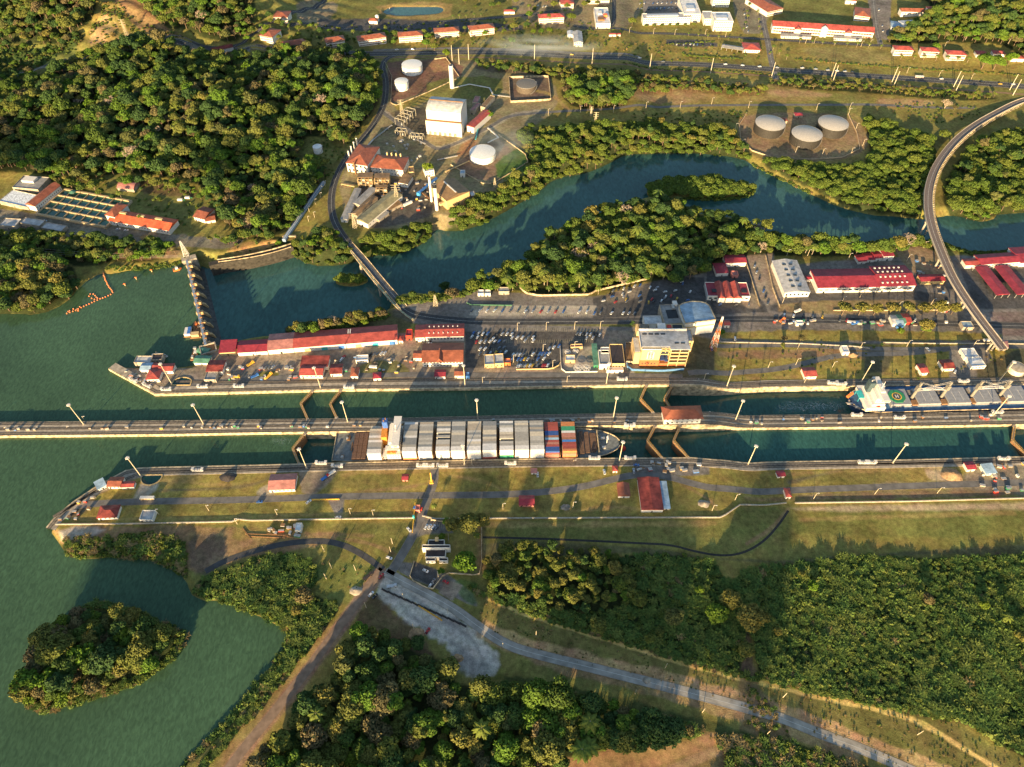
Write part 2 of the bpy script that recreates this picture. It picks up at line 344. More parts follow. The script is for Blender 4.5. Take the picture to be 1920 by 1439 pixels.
# --- hill scar, clearings
area([(185,118),(205,85),(218,70),(240,72),(250,95),(270,105),(240,110),(215,122)],'dry',1,3,3,.5)
area([(182,118),(198,100),(214,80),(236,84),(232,102),(212,118)],(.40,.28,.14),1,1.5,9,.8)
area([(228,40),(240,35),(330,95),(370,108),(300,108),(250,80)],'soil',1,2,1,.8)
area([(0,112),(140,108),(170,125),(120,148),(0,160)],'green',1,4,2,.5)
area([(120,335),(300,332),(400,372),(405,412),(330,440),(240,390),(150,352)],'grass2',1,3,2)
area([(195,340),(330,342),(380,372),(300,372)],'brown',1,3,2,.7)
area([(560,262),(640,262),(700,235),(690,270),(640,330),(600,350),(555,330)],'grass2',1,2,2)
area([(612,172),(650,165),(705,175),(708,205),(690,215),(690,195),(640,190)],'brown',1,3,2,.6)
# --- power station
area([(720,115),(850,108),(960,130),(1040,150),(1050,205),(980,250),(960,330),(880,400),(800,425),(700,430),(650,420),(632,330),(700,240),(728,180)],'yard',1,2,1,.5)
area([(726,118),(835,110),(870,125),(862,150),(735,195),(728,150)],(.17,.10,.065),0,1)
area([(800,118),(832,110),(852,130),(815,137)],(.33,.19,.09),0,1)
area([(738,200),(850,150),(860,160),(750,215)],'grass',0,1.5)
area([(800,150),(940,140),(945,180),(880,190),(800,180)],'grass2',1,2,1)
area([(740,210),(810,200),(800,260),(740,255)],(.1,.085,.06),0,2)
area([(850,300),(935,258),(965,290),(920,340),(870,330)],(.20,.14,.09),0,1)
area([(870,262),(905,258),(880,285),(850,300)],(.30,.17,.08),1,1)
area([(955,145),(1032,143),(1036,190),(955,190)],(.16,.115,.08),0,1)
area([(930,300),(990,270),(985,330),(930,340)],'green',1,3,2)
area([(660,330),(740,335),(830,340),(830,400),(720,430),(660,425)],(.11,.095,.075),1,2)
area([(660,350),(672,345),(660,425),(645,425)],'grass2',0,1)
area([(1395,212),(1585,212),(1632,250),(1625,285),(1560,305),(1440,300),(1388,270),(1382,235)],(.22,.155,.10),2,1)
area([(1385,215),(1400,205),(1600,205),(1650,250),(1640,300),(1500,320),(1400,290),(1380,250)],'dry',2,3,2,.35)
# --- waterworks
area([(-60,385),(60,400),(340,445),(460,445),(440,470),(340,462),(200,455),(0,440),(-60,440)],'asph2',1,2,1,.8)
area([(170,465),(330,468),(350,480),(300,488),(180,485)],'sand',1,2,2,.6)
area([(262,445),(275,440),(310,485),(298,487)],'dry',0,1)
area([(340,440),(350,440),(330,465),(310,485),(300,483)],'sand',0,1)
area([(440,462),(500,448),(535,452),(520,470),(420,475)],(.35,.22,.08),1,2,2)
# --- river south bank, car parks
area([(735,575),(900,552),(1130,560),(1240,530),(1340,505),(1430,505),(1540,490),(1760,478),(2200,480),(2200,640),(1200,640),(870,625),(740,600)],'asph2',1,2,1)
area([(1112,560),(1225,528),(1320,520),(1325,585),(1240,590),(1112,598)],'asph',0,1)
area([(1120,560),(1210,530),(1205,545),(1190,562),(1150,570)],'yard',1,3,2,.7)
area([(885,572),(1118,574),(1118,592),(880,592)],'conc',0,1,0,.8)
area([(870,542),(1110,560),(1112,570),(870,570)],'asph2',0,1)
area([(860,598),(1205,604),(1200,614),(860,606)],'grass2',0,1.5)
area([(1325,500),(1400,480),(1430,560),(1440,585),(1325,590)],'asph',0,1)
area([(1385,552),(1420,552),(1430,580),(1395,578)],'yard',1,2,.5)
area([(1400,480),(1450,475),(1465,580),(1420,560)],'yard',0,2,1)
area([(1670,460),(1745,462),(1770,500),(1780,540),(1715,515),(1690,490)],(.27,.20,.12),1,2,1)
area([(1530,545),(1770,545),(1790,580),(1560,588),(1450,588),(1440,570)],'asph',1,2,.5)
area([(1460,565),(1780,562),(1790,590),(1460,590)],'dry',1,2,1,.6)
area([(1800,505),(2200,500),(2200,580),(1830,580)],'asph',0,1)
area([(1850,585),(2200,585),(2200,630),(1880,630)],(.17,.13,.11),0,2)
area([(730,575),(780,600),(760,625),(620,640),(420,650),(500,632),(620,618)],'mud',1,3,2,.8)
area([(1350,618),(1880,622),(1880,640),(1350,640)],'grass',1,2,2)
# --- north bank of the locks
area([(203,693),(270,684),(360,690),(405,655),(505,640),(740,625),(1190,620),(1190,722),(560,731),(290,740)],'yard',0,1)
area([(380,690),(560,680),(560,720),(330,725),(320,705)],'asph2',1,3,2,.6)
area([(480,698),(525,695),(520,712),(485,716)],'grass2',1,1)
area([(668,685),(735,672),(770,690),(770,708),(690,710),(672,700)],'grass2',1,2,1,.8)
area([(560,712),(1200,706),(1200,722),(560,730)],'brown',0,1,0,.7)
area([(680,715),(1060,712),(1060,717),(680,720)],'grass',0,1,0,.8)
area([(872,622),(1120,622),(1118,640),(1050,690),(872,690)],'lot',0,1)
area([(960,648),(1050,640),(1050,680),(950,686)],'lot',0,1)
area([(873,690),(950,688),(1050,690),(1050,698),(873,700)],'yard',1,1)
area([(1052,655),(1115,650),(1122,698),(1055,697)],'conc',0,1,0,.6)
area([(1172,640),(1200,640),(1200,690),(1175,690)],'yard',0,1)
area([(1290,630),(1345,635),(1340,715),(1290,722),(1180,722),(1180,700),(1290,695)],'mud',1,2,1)
area([(1340,640),(1920,655),(2100,655),(2100,718),(1340,724)],'grass',0,1.5)
area([(1345,656),(1500,655),(1620,655),(1618,668),(1500,672),(1345,672)],(.24,.155,.085),1,2,1,.8)
area([(1350,700),(1500,680),(1660,668),(1760,662),(1760,680),(1600,690),(1350,715)],'grass',1,2)
area([(1620,650),(1680,650),(1665,700),(1620,715)],'mud',1,3,1)
area([(1780,655),(1850,650),(1870,690),(1830,715),(1780,712)],'asph2',0,1.5)
area([(1830,690),(1940,640),(2100,640),(2100,718),(1830,718)],'mud',0,2,1)
# --- south bank
area([(90,984),(182,914),(262,880),(300,880),(620,872),(960,865),(1150,862),(1300,862),(1390,870),(2150,858),(2150,935),(1475,946),(1388,948),(1350,974),(90,988)],'grass',0,1)
for q,cc in [((330,890,60,20),(.25,.19,.08)),((700,905,70,18),(.12,.12,.04)),((880,905,60,16),(.13,.13,.04)),((1075,905,60,18),(.11,.12,.035)),((1310,940,60,18),(.12,.12,.04)),((1600,895,120,14),(.12,.12,.04)),((420,955,120,14),(.13,.13,.04)),((1050,950,120,14),(.12,.12,.04)),((750,990,120,10),(.12,.12,.04)),((1700,960,160,12),(.11,.12,.035))]:
    x,y,a,b=q; area([(x-a,y),(x-a*.6,y-b),(x+a*.6,y-b),(x+a,y),(x+a*.6,y+b),(x-a*.6,y+b)],cc,2,6,4,.55)
area([(90,984),(182,914),(262,880),(300,882),(250,900),(190,925),(120,965),(112,984)],'yard',0,1)
area([(112,955),(150,925),(185,935),(170,955),(130,980)],'track',1,3,1,.8)
area([(268,900),(300,903),(290,925),(245,945),(250,935)],'conc',1,2,.5,.8)
area([(560,873),(640,871),(640,880),(600,925),(570,932),(560,900)],'yard',1,2,1,.9)
area([(480,920),(510,905),(520,930),(485,935)],'conc',1,2,.5,.7)
area([(1190,866),(1330,866),(1330,890),(1280,893),(1190,890)],'asph2',0,1.5)
area([(612,933),(646,933),(642,972),(632,972)],'asph2',0,1)
area([(1730,872),(1775,875),(1800,895),(1780,905),(1740,900)],'pale',1,3,2,.7)
area([(1830,862),(2150,860),(2150,930),(1840,930),(1800,905)],(.27,.22,.17),1,3,1,.8)
area([(1640,905),(1900,900),(1900,915),(1640,920)],'pale',1,3,2,.45)
area([(1490,925),(1920,915),(1920,930),(1500,938)],(.20,.14,.10),1,2,1,.6)
area([(1475,950),(2150,940),(2150,952),(1900,956),(1500,960)],'pale',1,3,1,.7)
area([(1250,980),(1370,970),(1365,1000),(1330,1010),(1270,1000)],'pale',1,4,2,.45)
area([(90,988),(350,986),(470,990),(640,1000),(620,1020),(400,1060),(370,1080),(350,1060),(345,1010),(260,998),(200,1012),(118,1022),(100,1005)],'soil',1,2,2,.8)
area([(105,990),(205,988),(165,1012),(120,1020)],'gravel',1,3,1,.8)
area([(440,985),(570,980),(575,1010),(430,1020)],'grass',1,3,2,.7)
area([(395,1045),(440,1020),(480,1010),(450,1035),(385,1070)],(.34,.22,.11),1,3,2,.8)
area([(350,1000),(420,1000),(430,1040),(390,1080),(360,1075)],'track',1,3,2,.6)
area([(560,1050),(700,1055),(690,1100),(640,1140),(600,1115)],'green',1,4,2,.5)
area([(900,975),(1350,973),(1390,948),(1475,950),(1460,1010),(1380,1050),(1270,1020),(900,1008)],'grass2',1,2,1)
area([(900,1012),(1150,1022),(1280,1035),(1350,1052),(1480,1050),(1920,1020),(2150,1020),(2150,1042),(1600,1040),(1480,1060),(1340,1050),(1150,1035),(910,1050)],'mud',1,2,1,.7)
area([(1480,965),(2150,955),(2150,1000),(1500,1012)],'green',1,4,2,.35)
for P_,w_,c_ in [([(300,900),(420,912),(500,905)],3,'dry'),([(640,890),(700,885),(850,882),(1000,880)],4,'dry'),([(650,925),(760,915),(810,905)],3,'soil'),([(830,890),(900,900),(960,925)],3,'dry'),([(1060,960),(1150,950),(1200,955)],3,'dry'),([(1260,900),(1330,935),(1350,965)],3,'soil'),([(1480,905),(1560,885),(1590,880)],2.5,'track'),([(1440,890),(1700,880),(1900,876)],3,'dry'),([(1400,935),(1600,932),(1900,925)],4,'soil'),([(120,972),(300,975),(600,965),(770,962)],3,'dry'),([(900,985),(1100,984),(1340,982)],5,'dry'),([(1350,660),(1500,665),(1620,672)],4,'soil'),([(1400,710),(1550,705),(1700,700)],3,'dry'),([(1500,975),(1700,968),(1900,962)],4,'dry'),([(470,1015),(560,1000),(700,1005)],3,'soil')]: strip(P_,w_,c_,1.2,.6,2)
# --- junction & gravel yard
area([(715,1075),(745,1080),(800,1120),(860,1150),(895,1178),(920,1208),(940,1240),(932,1264),(905,1270),(872,1260),(858,1235),(832,1208),(790,1180),(735,1150),(700,1115)],'gravel',1,3,5)
area([(850,1215),(885,1235),(925,1245),(920,1268),(880,1268),(845,1250)],(.2,.2,.19),2,4,1,.6)
strip([(735,1090),(800,1150),(860,1190),(915,1225),(925,1250)],5,(.5,.46,.38),1,.5,2)
strip([(720,1100),(780,1165),(850,1205),(890,1240)],3,(.27,.25,.22),1,.5,2)
strip([(760,1110),(830,1160),(890,1200),(905,1245)],2.5,(.28,.26,.23),.6,.5,1.5)
area([(700,1105),(740,1150),(800,1200),(820,1240),(760,1215),(700,1190),(660,1165)],'brown',1,3,2,.8)
area([(790,972),(840,972),(850,1000),(800,1002),(775,1010)],'asph2',0,1)
area([(725,1050),(800,1060),(850,1082),(905,1130),(890,1140),(830,1108),(760,1082)],'asph2',1,1)
area([(775,1052),(822,1070),(812,1100),(768,1080)],'asph',0,1)
area([(850,1082),(905,1095),(895,1140),(860,1120)],'green',1,2,0,.7)
area([(835,1085),(868,1098),(848,1128),(822,1112)],'yard',0,1)
area([(895,975),(908,975),(908,1080),(895,1080)],'soil',1,4,1,.7)
# --- field between cane and road
fld=[(885,1100),(915,1120),(1000,1155),(1100,1185),(1180,1210),(1340,1255),(1385,1262),(1420,1275),(1560,1308),(1640,1325),(1790,1352),(1850,1395),(1920,1430),(2000,1500),(1760,1500),(1640,1410),(1500,1360),(1400,1322),(1250,1282),(1100,1243),(970,1212),(900,1170)]
area(fld,(.17,.15,.045),1,2,1)
strip([(915,1122),(1000,1158),(1100,1188),(1180,1213),(1340,1262),(1420,1280),(1560,1312),(1640,1330),(1720,1350),(1800,1400),(1900,1460)],3.6,(.60,.44,.14),.9)  # sunlit edge of the cane painted on as a bright golden band
strip([(910,1175),(970,1205),(1100,1235),(1250,1272),(1400,1310),(1500,1345),(1640,1395),(1780,1450)],9,(.44,.28,.13),2.5,.9,2)
area([(1210,1270),(1290,1275),(1370,1292),(1330,1300),(1240,1290)],(.30,.21,.11),1,3,2,.8)
area([(1395,1240),(1415,1240),(1420,1290),(1440,1310),(1480,1400),(1390,1400),(1380,1300)],(.2,.13,.07),1,2,2,.7)
area([(940,1260),(1060,1285),(1250,1330),(1400,1375),(1520,1420),(1500,1439),(1340,1380),(1180,1330),(1040,1302),(950,1288)],(.085,.095,.03),1,2,2)
strip([(905,1190),(1000,1232),(1100,1262),(1250,1300),(1400,1342),(1600,1415)],9,(.34,.22,.11),2.5,.75,2)
area([(1040,1425),(1180,1400),(1260,1390),(1340,1375),(1350,1400),(1240,1439),(1100,1500),(1000,1500)],(.36,.22,.10),1,3,3,.9)
area([(1230,1439),(1370,1395),(1500,1410),(1640,1480),(1200,1520)],(.20,.13,.06),1,4,3,.8)
# dirt tracks
strip([(390,1520),(440,1425),(520,1330),(580,1255),(620,1200),(665,1140),(690,1105),(712,1075)],11,(.27,.17,.11),1.2,1,1.5)
strip([(380,1500),(425,1440),(510,1335),(575,1255),(615,1200)],18,(.30,.18,.09),2.5,.45,4)
strip([(1380,1398),(1300,1425),(1200,1470)],6,(.34,.22,.12),1,.8)
strip([(1400,1265),(1402,1230),(1395,1185)],7,(.13,.09,.05),1,.9)
strip([(1872,1040),(1885,1090),(1910,1140),(1960,1220)],4.5,(.14,.095,.055),.8,.9)
strip([(1710,1330),(1760,1335),(1830,1358),(1900,1385),(1990,1420)],7,(.13,.09,.05),1.5,.9)
strip([(1000,170),(1030,175),(1050,190),(1065,207)],7,'dry',1,.8)
strip([(720,210),(745,232),(780,255),(800,270),(820,280),(860,268),(900,250),(935,230),(960,215),(1010,208)],8,'conc',.8,.6)
strip([(640,1010),(700,1020),(740,1040)],3,'soil',1,.6)
strip([(1478,955),(1450,990),(1400,1020)],3,'soil',.5,.7)
strip([(300,920),(480,915),(520,880)],3,'track',.5,.5)
strip([(0,150),(140,150),(190,128),(260,110),(380,112),(470,112)],9,'asph2',.6,.9)
ngc = CO.shape[0]*CO.shape[1]
me = bpy.data.meshes.new('ground'); nr,ncl = GX.shape
me.vertices.add(ngc); me.vertices.foreach_set('co',np.stack([GX,GY,GZ],-1).astype(np.float32).ravel())
ii = np.arange(ngc).reshape(nr,ncl); q = np.stack([ii[:-1,:-1],ii[1:,:-1],ii[1:,1:],ii[:-1,1:]],-1).reshape(-1,4)
me.loops.add(q.size); me.loops.foreach_set('vertex_index',q.ravel().astype(np.int32))
me.polygons.add(len(q)); me.polygons.foreach_set('loop_start',np.arange(0,q.size,4,dtype=np.int32)); me.polygons.foreach_set('use_smooth',np.ones(len(q),bool))
me.update(); me.validate()
ca = me.color_attributes.new('col','FLOAT_COLOR','POINT'); buf = np.ones((ngc,4),np.float32); buf[:,:3] = CO.reshape(-1,3); ca.data.foreach_set('color',buf.ravel())
gm = bpy.data.materials.new('earth_and_grass'); gm.use_nodes = True; n = gm.node_tree; b = n.nodes['Principled BSDF']; b.inputs['Roughness'].default_value=.95; b.inputs['Specular IOR Level'].default_value=.1
at = n.nodes.new('ShaderNodeAttribute'); at.attribute_name='col'; geo = n.nodes.new('ShaderNodeNewGeometry')
def nz(scale,det=6,rough=.6):
    t=n.nodes.new('ShaderNodeTexNoise'); t.inputs['Scale'].default_value=scale; t.inputs['Detail'].default_value=det; t.inputs['Roughness'].default_value=rough; n.links.new(geo.outputs['Position'],t.inputs['Vector']); return t
def mrg(src,a,b_):
    m=n.nodes.new('ShaderNodeMapRange'); m.inputs[1].default_value=.3; m.inputs[2].default_value=.7; m.inputs[3].default_value=a; m.inputs[4].default_value=b_; n.links.new(src,m.inputs[0]); return m
n1,n2,n3 = nz(.035),nz(.25),nz(1.1,4)
m1,m2,m3 = mrg(n1.outputs[0],.66,1.34),mrg(n2.outputs[0],.66,1.34),mrg(n3.outputs[0],.75,1.25)
mu=n.nodes.new('ShaderNodeMath'); mu.operation='MULTIPLY'; n.links.new(m1.outputs[0],mu.inputs[0]); n.links.new(m2.outputs[0],mu.inputs[1])
mu2=n.nodes.new('ShaderNodeMath'); mu2.operation='MULTIPLY'; n.links.new(mu.outputs[0],mu2.inputs[0]); n.links.new(m3.outputs[0],mu2.inputs[1])
vm=n.nodes.new('ShaderNodeVectorMath'); vm.operation='SCALE'; n.links.new(at.outputs['Color'],vm.inputs[0]); n.links.new(mu2.outputs[0],vm.inputs['Scale'])
hs=n.nodes.new('ShaderNodeHueSaturation'); mh=mrg(nz(.08,3).outputs[0],.475,.52); n.links.new(mh.outputs[0],hs.inputs['Hue']); n.links.new(vm.outputs[0],hs.inputs['Color'])
n.links.new(hs.outputs[0],b.inputs['Base Color'])
bp=n.nodes.new('ShaderNodeBump'); bp.inputs['Strength'].default_value=.5; bp.inputs['Distance'].default_value=.5; n.links.new(n3.outputs[0],bp.inputs['Height']); n.links.new(bp.outputs[0],b.inputs['Normal'])
me.materials.append(gm); go = bpy.data.objects.new('ground',me); COL.objects.link(go); go['kind']='structure'
# ================================================================ WATER
def watermat(name,col,bs=.25,bstr=.15,foam=False):
    m = bpy.data.materials.new(name); m.use_nodes=True; n=m.node_tree; b=n.nodes['Principled BSDF']
    b.inputs['Roughness'].default_value=.12; b.inputs['IOR'].default_value=1.33
    geo=n.nodes.new('ShaderNodeNewGeometry')
    t=n.nodes.new('ShaderNodeTexNoise'); t.inputs['Scale'].default_value=bs; t.inputs['Detail'].default_value=5; t.inputs['Distortion'].default_value=.6
    mp=n.nodes.new('ShaderNodeMapping'); mp.inputs['Rotation'].default_value=(0,0,.5); mp.inputs['Scale'].default_value=(1.6,.7,1); n.links.new(geo.outputs['Position'],mp.inputs[0]); n.links.new(mp.outputs[0],t.inputs['Vector'])
    bp=n.nodes.new('ShaderNodeBump'); bp.inputs['Strength'].default_value=bstr; bp.inputs['Distance'].default_value=1.0; n.links.new(t.outputs[0],bp.inputs['Height']); n.links.new(bp.outputs[0],b.inputs['Normal'])
    t2=n.nodes.new('ShaderNodeTexNoise'); t2.inputs['Scale'].default_value=.012; t2.inputs['Detail'].default_value=6; n.links.new(geo.outputs['Position'],t2.inputs['Vector'])
    mr=n.nodes.new('ShaderNodeMapRange'); mr.inputs[1].default_value=.3; mr.inputs[2].default_value=.7; mr.inputs[3].default_value=.82; mr.inputs[4].default_value=1.2; n.links.new(t2.outputs[0],mr.inputs[0])
    mr2=n.nodes.new('ShaderNodeMapRange'); mr2.inputs[1].default_value=.35; mr2.inputs[2].default_value=.7; mr2.inputs[3].default_value=.8; mr2.inputs[4].default_value=1.25; n.links.new(t.outputs[0],mr2.inputs[0])
    k=n.nodes.new('ShaderNodeMath'); k.operation='MULTIPLY'; n.links.new(mr.outputs[0],k.inputs[0]); n.links.new(mr2.outputs[0],k.inputs[1])
    v=n.nodes.new('ShaderNodeVectorMath'); v.operation='SCALE'; v.inputs[0].default_value=col; n.links.new(k.outputs[0],v.inputs['Scale']); n.links.new(v.outputs[0],b.inputs['Base Color'])
    return m
WM_L=watermat('lake_water',(.048,.097,.050),.3,.10); WM_R=watermat('river_water',(.038,.100,.086),.2,.08); WM_C=watermat('lock_water',(.028,.088,.070),.3,.08)
def sheet(name,P,z,m,zpx=None,n=0):
    Q=wpoly(P,z if zpx is None else zpx,n); bm=bmesh.new(); vs=[bm.verts.new((x,y,z)) for x,y in Q]
    bmesh.ops.triangle_fill(bm,use_beauty=True,edges=[bm.edges.new((vs[i],vs[(i+1)%len(vs)])) for i in range(len(vs))])
    for f in bm.faces:
        if f.normal.z<0: f.normal_flip()
    me=bpy.data.meshes.new(name); bm.to_mesh(me); bm.free(); me.materials.append(m); o=bpy.data.objects.new(name,me); COL.objects.link(o); o['kind']='structure'; return o
sheet('lake_water',[(-500,420),(330,440),(352,470),(368,560),(386,640),(395,676),(500,700),(800,716),(1255,712),(1262,723),(1248,749),(1263,776),(1260,786),(582,806),(571,816),(549,843),(561,873),(575,890),(640,930),(640,1700),(-900,1700)],ZL,WM_L)
sheet('lock_chamber_water',[(560,802),(1910,790),(1902,803),(1898,826),(1922,860),(1922,875),(555,890),(561,873),(549,843),(571,816)],ZM,WM_C,0)
sheet('sea_lock_water',[(1250,715),(2300,705),(2300,782),(1270,790),(1263,776),(1248,749)],ZS,WM_C,0)
sheet('east_lock_water',[(1905,795),(2300,790),(2300,870),(1925,875),(1922,860),(1898,826)],ZS,WM_C,0)
sheet('river_water',[(385,450),(700,400),(900,300),(1200,210),(1700,330),(2400,330),(2400,520),(1700,520),(900,600),(700,650),(395,668),(388,600),(375,520)],ZR,WM_R)
sheet('pond_water',[(705,10),(840,5),(840,34),(705,34)],-.6,WM_R,0)
# ================================================================ ROADS (sheets above the ground)
def resample(Q,step):
    d=np.r_[0,np.cumsum(np.hypot(*np.diff(Q,axis=0).T))]; k=max(2,int(d[-1]/step)+1); s=np.linspace(0,d[-1],k)
    return np.stack([np.interp(s,d,Q[:,0]),np.interp(s,d,Q[:,1])],1)
def normals(Q):
    t=np.gradient(Q,axis=0); t/=np.hypot(t[:,0],t[:,1])[:,None]+1e-9; return np.stack([-t[:,1],t[:,0]],1)
def ribbon(mb,Q,off0,off1,dz,zf=None,cross=2):
    N=normals(Q); o=[]; vs=[]
    for j in range(cross+1):
        P=Q+N*(off0+(off1-off0)*j/cross); z=(gz(P[:,0],P[:,1]) if zf is None else zf(P[:,0],P[:,1]))+dz
        vs.append(np.column_stack([P,z]))
    k=len(Q); V=np.vstack(vs); F=[]
    for j in range(cross):
        for i in range(k-1): F.append((j*k+i,j*k+i+1,(j+1)*k+i+1,(j+1)*k+i))
    if off1<off0: F=[f[::-1] for f in F]
    mb.add([tuple(v) for v in V],F); return mb
def road(name,P,wd,m,dz=.12,kerb=True,marks='c',step=4,sm=2):
    Q=resample(wpoly(P,0,sm,False),step); mb=MB(); mb.use(m); ribbon(mb,Q,-wd/2,wd/2,dz)
    o=mb.build(name); o['kind']='structure'
    if marks:
        mk=MB(); mk.use(C['mark']); offs={'c':[0],'e':[-wd/2+.6,wd/2-.6],'ce':[0,-wd/2+.6,wd/2-.6],'h':[-wd/2+.8,-1.0,1.0,wd/2-.8]}[marks]
        for a in offs: ribbon(mk,Q,a-.09,a+.09,dz+.04,None,1)
        o2=mk.build('road_marking'); o2['kind']='structure'
    if kerb:
        kb=MB(); kb.use(C['conc2'])
        for s in (-1,1):
            a=s*wd/2; ribbon(kb,Q,a if s>0 else a-.25,a+.25 if s>0 else a,dz+.13,None,1)
        o3=kb.build('road_kerb'); o3['kind']='structure'
    return Q
HW1=[(-60,152),(60,150),(150,146),(200,125),(280,112),(380,108),(480,108),(560,103),(700,103),(840,98),(960,99),(1100,108),(1300,120),(1440,130),(1600,141),(1800,156),(1920,166),(2100,182)]
road('highway',HW1,15,C['asph'],.15,True,'h')
road('highway_lay_by',[(700,96),(840,90),(960,93),(1100,101),(1200,108)],7,C['asph2'],.12,False,'c')
road('town_road',[(430,108),(480,85),(560,40),(610,10),(640,-40)],8,C['asph'])
road('town_street',[(540,68),(600,58),(700,58),(830,40),(960,32),(1050,20)],9,C['asph'],.12,True,'c')
road('town_avenue',[(1075,48),(1100,54),(1180,58),(1260,63),(1400,72),(1470,76),(1560,82),(1670,90)],8,C['asph'])
road('side_street',[(1130,52),(1150,50),(1152,30),(1150,-40)],7,C['asph'],.13)
road('palm_avenue',[(1455,150),(1445,110),(1440,80),(1428,30),(1420,-50)],9,C['asph2'],.11)
road('school_drive',[(1650,88),(1640,50),(1635,0),(1630,-50)],8,C['asph2'],.11)
road('plant_road',[(840,98),(780,100),(745,102),(722,112),(716,128),(724,150),(724,180),(718,208),(700,238),(680,262),(655,290),(636,320),(624,350),(620,385),(626,415),(642,442),(662,466)],8.5,C['asph'],.16)
road('plant_access',[(716,212),(740,228),(775,252),(805,272),(822,282),(850,272),(890,252),(925,235),(950,218),(1010,212)],6,C['asph2'],.10,False,None)
road('river_road',[(1010,212),(1070,208),(1150,205),(1240,199),(1420,197),(1560,197),(1640,196),(1750,203),(1830,203)],6,C['asph2'],.10,False,None)
road('shore_road',[(740,566),(760,582),(780,592),(840,600),(900,604),(1000,604),(1120,603),(1200,602),(1240,603),(1345,598),(1500,600),(1700,604),(1850,610),(2150,618)],9,C['asph'],.14,True,'c')
road('upper_lock_road',[(1340,648),(1480,647),(1620,655),(1780,655),(1850,650),(2100,652)],5,C['asph2'],.12,True,None)
road('east_lock_road',[(1290,700),(1390,698),(1440,695),(1490,687),(1560,668),(1620,664),(1700,664),(1770,655),(1850,648)],6,C['asph2'],.13,True,None)
road('north_bank_road',[(330,722),(480,712),(560,706),(640,702),(690,705),(780,702),(870,704),(1000,703),(1130,704),(1280,706)],6,C['asph2'],.10,False,None)
road('south_bank_road',[(120,955),(160,946),(250,941),(400,939),(480,937),(640,931),(850,929),(960,928),(1040,921),(1100,912),(1150,899),(1190,890),(1250,893),(1300,908),(1340,917),(1400,921),(1500,919),(1700,912),(1920,905),(2150,900)],6,C['asph2'],.12,True,None)
road('gate_road',[(815,880),(814,905),(800,940),(785,985),(765,1022),(745,1055),(730,1078)],7,C['asph2'],.14,True,None)
road('lower_road',[(722,1072),(745,1085),(790,1108),(850,1140),(900,1178),(950,1210),(1000,1226),(1100,1250),(1250,1288),(1400,1328),(1500,1360),(1600,1398),(1720,1450),(1850,1510)],7,C['road_c'],.14,True,'c')
road('west_track',[(385,1072),(420,1052),(480,1032),(540,1018),(600,1014),(640,1020),(680,1040),(718,1068)],5,C['asph'],.10,False,None)
road('south_dirt_road',[(370,1540),(432,1434),(515,1335),(578,1255),(618,1200),(663,1140),(690,1100),(718,1068)],7,mat('packed_earth',(.23,.16,.11),.95,var=.3,scale=.2),.10,False,None)
road('rail_service_strip',[(700,110),(840,106),(960,110),(1100,120),(1300,133),(1440,143),(1600,155),(1800,170),(2000,186)],4,C['dirt'],.08,False,None)
# dark drainage channel
road('drain_channel',[(905,1008),(1000,1010),(1100,1014),(1200,1019),(1260,1022),(1300,1034),(1350,1043),(1390,1040),(1430,1018),(1460,985),(1478,958)],1.9,mat('damp_earth_channel',(.035,.032,.028),.8,var=.4),.06,False,None)
# ================================================================ VEGETATION
def leafmat(name,stops,dark=.75):
    m=bpy.data.materials.new(name); m.use_nodes=True; n=m.node_tree; b=n.nodes['Principled BSDF']; b.inputs['Roughness'].default_value=.75; b.inputs['Specular IOR Level'].default_value=.15
    oi=n.nodes.new('ShaderNodeObjectInfo'); cr=n.nodes.new('ShaderNodeValToRGB'); cr.color_ramp.interpolation='CONSTANT' if len(stops)>4 else 'LINEAR'
    el=cr.color_ramp.elements
    while len(el)<len(stops): el.new(.5)
    for e,(p,c) in zip(el,stops): e.position=p; e.color=(*c,1)
    n.links.new(oi.outputs['Random'],cr.inputs[0])
    geo=n.nodes.new('ShaderNodeNewGeometry'); t=n.nodes.new('ShaderNodeTexNoise'); t.inputs['Scale'].default_value=.45; t.inputs['Detail'].default_value=3; n.links.new(geo.outputs['Position'],t.inputs['Vector'])
    mr=n.nodes.new('ShaderNodeMapRange'); mr.inputs[1].default_value=.3; mr.inputs[2].default_value=.7; mr.inputs[3].default_value=.65; mr.inputs[4].default_value=1.35; n.links.new(t.outputs[0],mr.inputs[0])
    v=n.nodes.new('ShaderNodeVectorMath'); v.operation='SCALE'; n.links.new(cr.outputs[0],v.inputs[0]); n.links.new(mr.outputs[0],v.inputs['Scale'])
    n.links.new(v.outputs[0],b.inputs['Base Color']); return m
LV={}
LV['mix']=leafmat('broad_leaf_foliage',[(0,(.062,.100,.016)),(.12,(.042,.080,.020)),(.28,(.100,.118,.022)),(.42,(.110,.122,.026)),(.54,(.036,.072,.020)),(.66,(.075,.130,.016)),(.76,(.100,.110,.032)),(.83,(.050,.088,.018)),(.90,(.120,.105,.042)),(.94,(.078,.145,.016))])
LV['olive']=leafmat('olive_foliage',[(0,(.080,.115,.018)),(.5,(.105,.128,.020)),(1,(.060,.098,.018))])
LV['gold']=leafmat('golden_olive_foliage',[(0,(.160,.140,.032)),(.5,(.130,.130,.028)),(1,(.100,.115,.024))])
LV['bright']=leafmat('bright_green_foliage',[(0,(.090,.160,.012)),(.5,(.07,.135,.015)),(1,(.12,.165,.015))])
LV['brown']=leafmat('dry_foliage',[(0,(.125,.095,.048)),(.5,(.115,.095,.04)),(1,(.10,.088,.034))])
LV['cane']=leafmat('tall_grass_blades',[(0,(.062,.118,.026)),(.5,(.098,.148,.030)),(1,(.145,.172,.038))])
LV['mang']=leafmat('mangrove_foliage',[(0,(.085,.130,.018)),(.5,(.072,.115,.018)),(1,(.108,.138,.022))])
